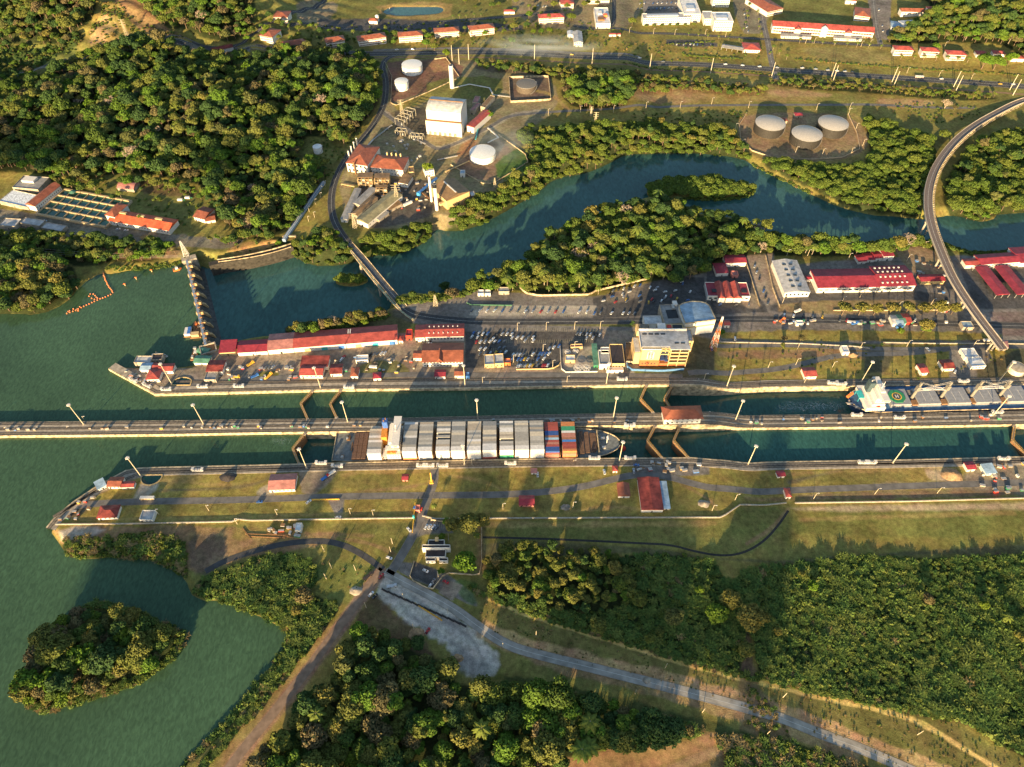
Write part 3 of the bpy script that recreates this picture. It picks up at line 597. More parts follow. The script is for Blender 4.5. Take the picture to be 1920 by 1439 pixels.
LV['dryg']=leafmat('dry_tall_grass',[(0,(.28,.19,.08)),(.5,(.20,.16,.06)),(1,(.34,.24,.10))])
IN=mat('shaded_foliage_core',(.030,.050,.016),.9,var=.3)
def crown_arrays(rs,lobes,nleaf,ls,droop=0.0):
    """leaf clumps on the shells of several lobes; returns quads as arrays"""
    w=np.array([l[3]**2 for l in lobes]); w=w/w.sum(); idx=rs.choice(len(lobes),nleaf,p=w); L=np.array(lobes)[idx]
    d=rs.normal(size=(nleaf,3)); d[:,2]=np.abs(d[:,2])*.9+d[:,2]*.35; d/=np.linalg.norm(d,axis=1)[:,None]
    rad=L[:,3]*rs.uniform(.78,1.08,nleaf); c=L[:,:3]+d*np.column_stack([rad,rad,rad*.78])
    nrm=d+rs.normal(size=(nleaf,3))*.55; nrm[:,2]+=.15-droop; nrm/=np.linalg.norm(nrm,axis=1)[:,None]
    t=np.cross(nrm,rs.normal(size=(nleaf,3))); t/=np.linalg.norm(t,axis=1)[:,None]; u=np.cross(nrm,t)
    s=ls*rs.uniform(.6,1.35,nleaf)[:,None]; k=rs.uniform(.6,1.0,nleaf)[:,None]
    q=np.stack([c-t*s-u*s*k*.6,c+t*s*.7-u*s*k,c+t*s+u*s*k*.7,c-t*s*.6+u*s*k],1)
    q[:,1::2]+= -nrm[:,None,:]*s[:,None,:]*.3
    return q.reshape(-1,3),np.arange(nleaf*4).reshape(-1,4)
def ico(mb,c,r,sq,rs,sub=1):
    bm=bmesh.new(); bmesh.ops.create_icosphere(bm,subdivisions=sub,radius=1)
    vs=[(c[0]+v.co.x*r*(1+rs.uniform(-.12,.12)),c[1]+v.co.y*r*(1+rs.uniform(-.12,.12)),c[2]+v.co.z*r*sq) for v in bm.verts]
    fs=[[v.index for v in f.verts] for f in bm.faces]; bm.free(); mb.add(vs,fs)
def crown_mesh(name,lobes,nleaf,ls,lm,seed,core=True,droop=0.0,cores=.72):
    rs=np.random.RandomState(seed); mb=MB(); mb.use(lm)
    v,f=crown_arrays(rs,lobes,nleaf,ls,droop); mb.add([tuple(x) for x in v],[tuple(x) for x in f])
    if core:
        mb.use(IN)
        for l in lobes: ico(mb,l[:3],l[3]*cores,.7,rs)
    me=bpy.data.meshes.new(name); me.from_pydata(mb.v,[],mb.f)
    for m in mb.mats: me.materials.append(m)
    me.polygons.foreach_set('material_index',mb.m); me.update(); return me
def mklobes(seed,R0,H,n,flat=.5,lr=(.4,.6)):
    rs=np.random.RandomState(seed); L=[(0,0,H*.72,R0*.6)]
    for i in range(n):
        a=2*math.pi*(i+rs.uniform(-.3,.3))/n; r=R0*rs.uniform(.42,.68); L.append((r*math.cos(a),r*math.sin(a),H*(.55+rs.uniform(0,.28)*flat),R0*rs.uniform(*lr)))
    return L
def trunk_mesh(name,H,r,lobes,seed=0):
    mb=MB(); mb.use(C['trunk']); rs=np.random.RandomState(seed); mb.cyl(0,0,-1.5,H*.5,r,r*.65,7)
    for l in lobes[1:6]: mb.bar((0,0,H*.35),(l[0]*.8,l[1]*.8,l[2]*.95),r*.6)
    mb.bar((0,0,H*.45),(0,0,H*.75),r*.9)
    me=bpy.data.meshes.new(name); me.from_pydata(mb.v,[],mb.f); me.materials.append(C['trunk']); me.update(); return me
TREES={}   # kind -> (crown mesh, trunk mesh)
def deftree(k,seed,R0,H,n,nleaf,ls,lm,flat=.5,lr=(.4,.6),droop=0):
    L=mklobes(seed,R0,H,n,flat,lr); TREES[k]=(crown_mesh('crown',L,nleaf,ls,LV[lm],seed,droop=droop),trunk_mesh('trunk',H,R0*.07,L,seed))
deftree('b1',1,5.2,10,8,1300,.40,'mix',.8,(.28,.5)); deftree('b2',2,4.3,11,7,1100,.38,'mix',1.3,(.3,.5)); deftree('b3',3,6.6,11,13,1700,.42,'mix',1.0,(.22,.42)); deftree('b4',4,3.4,8,5,800,.34,'mix',1.4,(.3,.5))
deftree('o1',5,5.0,8,7,900,.45,'olive',.5); deftree('g1',6,4.0,9,5,700,.42,'gold',1.0); deftree('r1',7,4.6,9,6,850,.45,'bright',.8); deftree('big',8,8.5,15,11,1700,.62,'bright',.8,(.3,.45))
deftree('w1',9,5.4,9,7,700,.42,'brown',.7,(.3,.45)); deftree('m1',10,4.8,7,7,950,.42,'mang',.4); deftree('m2',12,4.0,6,6,800,.40,'mang',.7)
deftree('bigo',13,9,17,12,1700,.6,'gold',.7,(.28,.42))
# palm: arched fronds
def palm():
    mb=MB(); mb.use(LV['olive'])
    for i in range(15):
        a=2*math.pi*i/15+(.2 if i%2 else 0); up=.9 if i%2 else .35; pts=[]
        for t in np.linspace(0,1,6): rr=4.2*t; pts.append((rr*math.cos(a),rr*math.sin(a),9+up*2.2*t-3.6*t*t))
        for p,q,w0,w1 in zip(pts,pts[1:],[.2,.75,.85,.75,.5],[.75,.85,.75,.5,.1]):
            nx,ny=-math.sin(a),math.cos(a); dz=.45
            mb.add([(p[0],p[1],p[2]),(q[0],q[1],q[2]),(q[0]+nx*w1,q[1]+ny*w1,q[2]-dz*w1),(p[0]+nx*w0,p[1]+ny*w0,p[2]-dz*w0)],[(0,1,2,3)])
            mb.add([(p[0],p[1],p[2]),(q[0],q[1],q[2]),(q[0]-nx*w1,q[1]-ny*w1,q[2]-dz*w1),(p[0]-nx*w0,p[1]-ny*w0,p[2]-dz*w0)],[(3,2,1,0)])
    me=bpy.data.meshes.new('crown'); me.from_pydata(mb.v,[],mb.f); me.materials.append(LV['olive']); me.update()
    t=MB(); t.use(mat('palm_bark',(.30,.24,.17),.9)); t.cyl(0,0,-1,9.1,.28,.18,7)
    mt=bpy.data.meshes.new('trunk'); mt.from_pydata(t.v,[],t.f); mt.materials.append(t.mats[0]); mt.update(); return me,mt
TREES['palm']=palm()
def bare():
    rs=np.random.RandomState(5); mb=MB(); mb.use(mat('pale_bark',(.36,.28,.20),.9))
    def grow(p,d,L,r,k):
        q=p+d*L; mb.bar(p,q,r)
        if k==0: return
        for _ in range(4):
            nd=(d+Vector(rs.normal(size=3))*.55); nd.z=abs(nd.z)*.8+.1; grow(q,nd.normalized(),L*.62,r*.6,k-1)
    for i in range(6):
        a=i*1.05; grow(Vector((0,0,2.5)),Vector((math.cos(a)*.8,math.sin(a)*.8,1)).normalized(),3.0,.32,3)
    me=bpy.data.meshes.new('crown'); me.from_pydata(mb.v,[],mb.f); me.materials.append(mb.mats[0]); me.update()
    t=MB(); t.cyl(0,0,-1,2.8,.5,.35,7); mt=bpy.data.meshes.new('trunk'); mt.from_pydata(t.v,[],t.f); mt.materials.append(mb.mats[0]); mt.update(); return me,mt
TREES['bare']=bare()
# low growth for the cane fields
def bush_mesh(seed,lm,R0,H,nl,ls,blades=False):
    rs=np.random.RandomState(seed); mb=MB(); mb.use(LV[lm])
    if blades:
        for i in range(nl):
            a=rs.uniform(0,6.28); r=rs.uniform(0,R0); b=rs.uniform(0,6.28); h=H*rs.uniform(.6,1.1); x,y=r*math.cos(a),r*math.sin(a); w_=ls*rs.uniform(.6,1.2); lx,ly=math.cos(b),math.sin(b)
            mb.add([(x-ly*w_,y+lx*w_,0),(x+ly*w_,y-lx*w_,0),(x+lx*h*.35+ly*w_,y+ly*h*.35-lx*w_,h*.8),(x+lx*h*.35-ly*w_,y+ly*h*.35+lx*w_,h*.8),(x+lx*h*.9,y+ly*h*.9,h*.85)],[(0,1,2,3),(3,2,4)])
    else:
        L=[(rs.uniform(-.5,.5)*R0,rs.uniform(-.5,.5)*R0,H*rs.uniform(.3,.55),R0*rs.uniform(.45,.7)) for _ in range(4)]
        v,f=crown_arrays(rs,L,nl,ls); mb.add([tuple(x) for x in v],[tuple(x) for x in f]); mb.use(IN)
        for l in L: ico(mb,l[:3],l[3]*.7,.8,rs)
    me=bpy.data.meshes.new('clump'); me.from_pydata(mb.v,[],mb.f)
    for m in mb.mats: me.materials.append(m)
    me.polygons.foreach_set('material_index',mb.m); me.update(); return me
def whole(k):   # crown and trunk welded for the far woods
    c,t=TREES[k]; me=bpy.data.meshes.new('tree'); bm=bmesh.new(); bm.from_mesh(c); nm=len(c.materials); n0=len(bm.faces); bm.from_mesh(t)
    bm.faces.ensure_lookup_table()
    for f in bm.faces[n0:]: f.material_index=nm
    bm.to_mesh(me); bm.free()
    for m in c.materials: me.materials.append(m)
    me.materials.append(t.materials[0]); return me
def scatter(name,label,cat,protos,P,S,RZ,IDX,structure=False):
    lib=bpy.data.collections.new('source_'+name)
    for i,me in enumerate(protos):
        o=bpy.data.objects.new(f'{name}_kind_{i:02d}',me); lib.objects.link(o)
    me=bpy.data.meshes.new(name); me.vertices.add(len(P)); me.vertices.foreach_set('co',np.asarray(P,np.float32).ravel())
    a=me.attributes.new('s','FLOAT_VECTOR','POINT'); a.data.foreach_set('vector',np.asarray(S,np.float32).ravel())
    a=me.attributes.new('r','FLOAT_VECTOR','POINT'); rr=np.zeros((len(P),3),np.float32); rr[:,2]=RZ; a.data.foreach_set('vector',rr.ravel())
    a=me.attributes.new('k','INT','POINT'); a.data.foreach_set('value',np.asarray(IDX,np.int32))
    o=bpy.data.objects.new(name,me); COL.objects.link(o); tag(o,label,cat,None,'stuff')
    g=bpy.data.node_groups.new('scatter_'+name,'GeometryNodeTree'); g.interface.new_socket('Geometry',in_out='INPUT',socket_type='NodeSocketGeometry'); g.interface.new_socket('Geometry',in_out='OUTPUT',socket_type='NodeSocketGeometry')
    N=g.nodes.new; gi=N('NodeGroupInput'); go_=N('NodeGroupOutput'); ip=N('GeometryNodeInstanceOnPoints'); ci=N('GeometryNodeCollectionInfo')
    ci.inputs['Collection'].default_value=lib; ci.inputs['Separate Children'].default_value=True; ci.inputs['Reset Children'].default_value=True
    def at(nm,ty):
        x=N('GeometryNodeInputNamedAttribute'); x.data_type=ty; x.inputs['Name'].default_value=nm; return x.outputs['Attribute']
    g.links.new(gi.outputs[0],ip.inputs['Points']); g.links.new(ci.outputs[0],ip.inputs['Instance']); ip.inputs['Pick Instance'].default_value=True
    g.links.new(at('k','INT'),ip.inputs['Instance Index']); g.links.new(at('s','FLOAT_VECTOR'),ip.inputs['Scale'])
    e=N('FunctionNodeEulerToRotation'); g.links.new(at('r','FLOAT_VECTOR'),e.inputs[0]); g.links.new(e.outputs[0],ip.inputs['Rotation'])
    g.links.new(ip.outputs[0],go_.inputs[0]); md=o.modifiers.new('scatter','NODES'); md.node_group=g; return o
def fill(P,sp,seed,n=2,edge=0,drop=0.0):
    """jittered grid of points inside a traced outline"""
    Q=wpoly(P,0,n) if not isinstance(P,np.ndarray) else P; rs=np.random.RandomState(seed)
    x0,y0=Q.min(0); x1,y1=Q.max(0); X,Y=np.meshgrid(np.arange(x0,x1,sp),np.arange(y0,y1,sp*.87)); X[1::2]+=sp/2
    X=X.ravel()+rs.uniform(-.42,.42,X.size)*sp; Y=Y.ravel()+rs.uniform(-.42,.42,Y.size)*sp
    m=inside(X,Y,Q); X,Y=X[m],Y[m]
    if edge: k=sdist(X,Y,Q)<-edge; X,Y=X[k],Y[k]
    if drop: k=rs.rand(len(X))>drop; X,Y=X[k],Y[k]
    x,y,zz=X,Y,None
    return X,Y
KINDS=['b1','b2','b3','b4','o1','g1','r1','w1','m1','m2','palm','bare']
RECIPE={ # spacing, scale range, kind weights
 'hill_nw':(10.0,.9,1.75,dict(b1=3,b2=2,b3=3,o1=2,w1=2,g1=2,r1=.5)),
 'hill_n':(10,.9,1.75,dict(b1=3,b2=2,b3=3,o1=2,w1=2,g1=1,bare=.4)),
 'big':(9.8,.8,1.8,dict(b1=4,b2=3,b3=4,b4=2,o1=2,w1=1.2,r1=1.2,g1=1,bare=.3)),
 'shore_w':(7.6,.7,1.15,dict(b1=3,b4=2,o1=3,r1=1,palm=.6)),
 'shore_w2':(9.4,1.0,1.7,dict(b1=3,b3=3,w1=2,o1=2,g1=1)),
 'penstock':(7.4,.7,1.1,dict(b1=2,b4=3,o1=3,r1=1)),
 'bank_mid':(6.6,.8,1.2,dict(m1=4,o1=2,b4=1)),
 'bank_east':(7.4,.8,1.4,dict(m1=4,m2=2,o1=2,b2=1,g1=.6)),
 'roadside':(7.6,.6,1.05,dict(b1=2,b4=3,o1=2,g1=2,w1=1)),
 'roadside_e':(7.4,.5,.95,dict(b4=3,g1=3,o1=2,w1=1)),
 'peninsula':(8.8,.85,1.6,dict(b1=2,b2=2,b3=1,m1=3,o1=2,palm=1.3,g1=1,bare=.15)),
 'spit':(5.6,1.0,1.35,dict(m1=3,m2=3)),
 'mangrove':(7.4,.8,1.4,dict(m1=4,m2=2,o1=1)),
 'mangrove_e':(7.8,.8,1.5,dict(m1=4,m2=2,o1=2,b2=1)),
 'hill_ne':(9.6,.8,1.6,dict(b1=3,b2=3,b3=2,palm=2,o1=2,g1=1,r1=1)),
 'south_wood':(8.6,.8,1.6,dict(b1=4,b2=3,b3=3,b4=1,g1=1.5,o1=2,w1=1.2,palm=1,r1=1)),
 'acacia':(7.0,.7,1.1,dict(g1=4,b2=2,b4=2,b1=1,o1=1)),
 'river_strip':(6.0,.8,1.15,dict(b1=1,o1=2,w1=1.5,g1=2,r1=.5)),
 'islet':(4.6,.8,1.1,dict(m1=2,m2=2)),
 'grove':(8.5,1.1,1.6,dict(b1=3,b2=2,b3=3,o1=1)),
 'town_a':(24,.7,1.2,dict(b1=2,o1=2,r1=1,palm=2)),
 'golf':(26,.7,1.2,dict(b1=2,o1=2,r1=1,palm=1)),
 'barracks_green':(17,.6,1.1,dict(b1=2,o1=2,r1=2,b4=2,palm=2)),
 'hill_gap':(10,.5,1.0,dict(b1=3,b4=3,b2=1)),
 'lawn_edge':(9,.7,1.3,dict(b1=3,b2=2,o1=2,r1=1)),
 'island':(7.2,.8,1.45,dict(b1=3,b2=3,b3=2,w1=3,g1=2.2,r1=1.0,b4=1)),
}
pts=[]
for i,(k,P) in enumerate(FORESTS.items()):
    sp,s0,s1,wt=RECIPE[k]; X,Y=fill(wpoly(P,ZF[k],2) if k in ZF else P,sp,100+i); rs=np.random.RandomState(200+i)
    ks=list(wt); pr=np.array([wt[a] for a in ks]); kk=rs.choice(len(ks),len(X),p=pr/pr.sum()); kk=np.array([KINDS.index(ks[a]) for a in kk])
    # patches: neighbouring trees share a kind here and there
    pn=wob(X,Y,9,i); kk=np.where((pn>.75)&(rs.rand(len(X))<.7),KINDS.index('m1' if 'man' in k or 'bank' in k else 'b1'),kk)
    ss=(s0+(s1*1.22-s0)*rs.rand(len(X))**1.3)*(1+.22*wob(X,Y,11,i+2.)); rz=rs.uniform(0,6.28,len(X)); Z=gz(X,Y); ok=np.ones(len(X),bool) if k in('bank_mid','bank_east','spit','mangrove','mangrove_e','peninsula','penstock','river_strip','islet') else (Z>ZL-.5)|((X>XA)&(Z>-8.6))
    if k in('bank_mid','bank_east','spit','mangrove','mangrove_e','peninsula','penstock','river_strip','islet'): ok=Z>ZR-.6
    for x,y,z,s,r,a,o in zip(X,Y,Z,ss,rz,kk,ok):
        if o: pts.append((x,y,z,s,r,a,k))
# the 290 trees that stand nearest the camera are objects of their own
camd=np.array([math.hypot(p[0],p[1]) for p in pts]); insd=[]
def proj(x,y,z):
    v=cam_inv@Vector((x,y,z)); return 960+FPX*v.x/-v.z,719.5-FPX*v.y/-v.z
cam_inv=cam.matrix_world.inverted()
vis=[]
for i,p in enumerate(pts):
    u,v=proj(*p[:3]); vis.append(-10<u<1930 and -10<v<1450)
order=[i for i in np.argsort(camd) if vis[i] and p is not None and pts[i][6]!='hill_ne']
isl=[i for i in order if pts[i][6]=='island'][:90]; near=[i for i in order if pts[i][6]!='island'][:195]
chosen=set(isl+near)
DESC={'b1':('rounded broadleaf tree','tree'),'b2':('tall lumpy broadleaf tree','tree'),'b3':('wide spreading broadleaf tree','tree'),'b4':('small round-headed tree','tree'),'o1':('low olive-green tree','tree'),
 'g1':('golden olive tree','tree'),'r1':('bright green tree','tree'),'w1':('dry brownish tree','tree'),'m1':('dense mangrove tree','tree'),'m2':('small mangrove tree','tree'),'palm':('palm with drooping fronds','palm'),
 'bare':('leafless pale-branched tree','tree'),'big':('very large bright green tree','tree'),'bigo':('very large golden-leaved tree','tree')}
WHERE={'island':'on the wooded lake island','south_wood':'in the dark wood between the dirt road and the concrete road','acacia':'in the thicket north of the cane field'}
NM={'palm':'palm_tree','bare':'bare_tree'}
def plant(k,loc,s,rz,label,group,cat=None):
    c,t=TREES[k]; e=empty(NM.get(k,'broadleaf_tree'),loc,rz,label,cat or DESC[k][1],group); e.scale=(s,s,s*random.uniform(.9,1.12))
    for me,nmn in ((t,'trunk'),(c,'crown')):
        o=bpy.data.objects.new(nmn,me); COL.objects.link(o); o.parent=e
    return e
for i in sorted(chosen):
    x,y,z,s,r,a,k=pts[i]; kd=KINDS[a]; wh=WHERE.get(k,'in the woods near the locks'); u,v=proj(x,y,z)
    if k=='south_wood': wh='in the south wood '+('by the dirt road' if u<640 and v<1330 else 'at the bottom edge' if v>1385 else 'by the gravel yard' if v<1290 else 'below the gravel yard' if u<900 else 'near the concrete road')
    elif k=='island': wh='on the lake island, '+('north' if v<1200 else 'south' if v>1265 else 'west' if u<150 else 'middle' if u<250 else 'east')+' part'
    elif k=='acacia': wh='in the thicket above the field, '+('west' if u<990 else 'east' if u>1080 else 'middle')+' part'
    sz='small ' if s<.92 else 'large ' if s>1.25 else ''
    plant(kd,(x,y,z),s,r,f'{sz}{DESC[kd][0]} {wh}',f'{DESC[kd][0]}s of the lower woods')
rest=[p for i,p in enumerate(pts) if i not in chosen]
A=np.array([p[:6] for p in rest]); jit=RN.uniform(.85,1.15,(len(A),1))
scatter('woodland','dense mixed tropical woodland covering the hills and river banks','woodland',[whole(k) for k in KINDS],A[:,:3],np.column_stack([A[:,3],A[:,3],A[:,3]*jit[:,0]]),A[:,4],A[:,5].astype(int))
# cane fields and scrub
bush=[bush_mesh(1,'cane',2.4,2.6,150,.36),bush_mesh(2,'cane',2.0,3.0,90,.28,True),bush_mesh(3,'cane',2.8,2.2,150,.42),bush_mesh(4,'olive',2.4,2.4,130,.42),bush_mesh(5,'dryg',1.8,2.2,80,.22,True)]
SR={'cane_east':(3.1,(5,5,5,1.2,.2)),'cane_west':(2.9,(4,4,4,2,.5)),'north_spit':(2.9,(1,1,1,5,4)),'south_east':(3.0,(1,1,1,2,4)),'triangle':(2.8,(3,3,3,2,.5))}
BP=[];BS=[];BR=[];BK=[]
for i,(k,P) in enumerate(SHRUBS.items()):
    sp,wt=SR[k]; X,Y=fill(P,sp,300+i); rs=np.random.RandomState(400+i); wt=np.array(wt); kk=rs.choice(5,len(X),p=wt/wt.sum()); Z=gz(X,Y)
    uu=wob(X,Y,5,3.0)*.6+wob(X,Y,13,1.0)*.6; s=rs.uniform(.7,1.35,len(X))*(1+.6*uu); m=(Z>ZL-.4)|((X>XA-60)&(Z>-13))|(k=='cane_east')
    BP.append(np.column_stack([X,Y,Z])[m]); BS.append(s[m]); BR.append(rs.uniform(0,6.28,m.sum())); BK.append(kk[m])
def edge_line(P,sp,w,seed,weights,s0=.6,s1=1.0,z0=-99):
    Q=resample(wpoly(P,z0+.3 if z0>-50 and seed in(21,22) else 0,2,False),sp); rs=np.random.RandomState(seed); N=normals(Q)
    for _ in range(max(1,int(w/sp))):
        o=rs.uniform(-w/2,w/2,len(Q)); X=Q[:,0]+N[:,0]*o+rs.uniform(-1,1,len(Q)); Y=Q[:,1]+N[:,1]*o; Z=gz(X,Y); m=Z>z0
        wt=np.array(weights,float); BP.append(np.column_stack([X,Y,Z])[m]); BS.append(rs.uniform(s0,s1,m.sum())); BR.append(rs.uniform(0,6.28,m.sum())); BK.append(rs.choice(5,m.sum(),p=wt/wt.sum()))
edge_line([(880,1100),(915,1118),(1000,1152),(1100,1183),(1180,1208),(1340,1255),(1400,1268),(1560,1302),(1640,1320),(1790,1348)],1.8,4,1,(2,2,2,2,1),.5,.9)
edge_line([(628,1130),(590,1190),(545,1250),(488,1318),(418,1392),(370,1450)],2.0,7,2,(2,2,2,3,2),.5,.9)
edge_line([(44,1304),(67,1229),(106,1178),(171,1134),(231,1139),(299,1173),(344,1189),(344,1211),(295,1259),(238,1287),(168,1308),(101,1331),(56,1327),(44,1304)],1.8,4,21,(1,1,1,4,1),.8,1.3,ZL-.6); edge_line([(205,362),(1225,348)][1:]+[(1270,341),(1330,340),(1395,348),(1420,359),(1395,372),(1340,377),(1290,374),(1240,376)],1.8,3,22,(1,1,1,4,0),.9,1.3,ZR-.6)
edge_line([(200,505),(255,500),(300,498),(335,490),(350,485)],2,5,4,(2,1,2,4,0))
edge_line([(1175,285),(1240,285),(1300,283),(1390,292),(1430,315),(1520,358)],2.2,7,5,(2,1,2,4,1),.6,1.1,ZR-.3)
edge_line([(1700,455),(1760,452),(1830,478),(1920,468),(2000,470)],2.2,14,6,(2,0,2,4,0),.8,1.3,ZR-.3)
edge_line([(740,566),(860,556),(905,534)],2.2,10,7,(2,0,2,4,0),.8,1.3,ZR-.3)
edge_line([(560,622),(640,612),(725,590)],2.2,10,8,(2,0,2,4,0),.9,1.4,ZR-.3)
edge_line([(1340,80),(1250,84)],3,3,9,(0,0,1,3,0)); edge_line([(1330,108),(1260,104),(1390,112)],3,3,9,(0,0,1,3,0))
edge_line([(1490,112),(1640,126),(1920,148)],3,5,10,(1,1,1,3,1),.5,.9); edge_line([(1170,118),(1440,138),(1700,165)],4,5,11,(1,1,1,3,1),.5,.9)
# scattered weeds over rough grass
for P,sp,wt,s0,s1,sd_i in [(fld,5.0,(.3,0,.5,2,4),.15,.34,31),([(178,118),(205,85),(225,60),(260,75),(330,100),(370,108),(250,110),(200,122)],7,(1,0,1,3,2),.5,1.2,41),([(0,112),(150,108),(175,100),(165,130),(60,145),(0,160)],7,(2,0,2,3,1),.5,1.3,42),([(1180,205),(1400,203),(1400,232),(1190,236)],8,(1,1,1,3,1),.3,.9,43),([(560,265),(640,262),(690,240),(640,320),(600,345),(560,330)],8,(1,1,1,3,1),.3,.8,44),([(1640,190),(1860,200),(1800,235),(1700,225)],8,(1,1,1,3,1),.3,.9,45),([(500,60),(1000,30),(1200,60),(1130,95),(980,90),(560,85)],14,(0,0,1,3,0),.4,1.1,46),([(1130,70),(1440,85),(1450,120),(1130,105)],13,(0,0,1,3,1),.4,1.0,47),([(160,340),(330,345),(400,375),(390,410),(340,430),(250,380)],11,(1,0,1,3,0),.4,1.1,48),([(440,450),(510,445),(530,458),(430,478)],7,(0,0,1,3,2),.4,.9,49),([(1345,640),(1900,640),(1900,712),(1345,718)],14,(0,1,0,2,2),.25,.6,50),([(560,1040),(700,1050),(690,1100),(640,1125),(600,1090)],7,(.3,0,1,2,2),.2,.5,32),([(960,1275),(1250,1340),(1500,1420),(1480,1439),(1340,1385),(1100,1320)],6,(.5,0,1,2,2),.25,.5,33),
      ([(1400,1280),(1440,1310),(1500,1400),(1400,1395)],4.5,(1,1,1,2,3),.4,.9,34),([(260,1000),(340,1000),(345,1040),(200,1030)],5,(1,1,1,2,3),.4,.9,35),([(1440,300),(1500,330),(1600,350),(1620,300),(1600,310),(1480,305)],5,(1,1,1,3,1),.6,1.1,36)]:
    X,Y=fill(P,sp*.5,sd_i); rs=np.random.RandomState(sd_i); kp=(rs.rand(len(X))<.30*np.clip(1+1.4*wob(X,Y,2.5,1.),0,2.4)); X,Y=X[kp]+rs.uniform(-2,2,kp.sum()),Y[kp]+rs.uniform(-2,2,kp.sum()); Z=gz(X,Y); wt=np.array(wt,float); BP.append(np.column_stack([X,Y,Z])); BS.append(rs.uniform(s0,s1,len(X))); BR.append(rs.uniform(0,6.28,len(X))); BK.append(rs.choice(5,len(X),p=wt/wt.sum()))
BP=np.vstack(BP); BS=np.concatenate(BS); BR=np.concatenate(BR); BK=np.concatenate(BK)
scatter('undergrowth','thick cane grass and low scrub filling the fields beside the locks','undergrowth',bush,BP,np.column_stack([BS,BS,BS*RN.uniform(.8,1.2,len(BS))]),BR,BK)
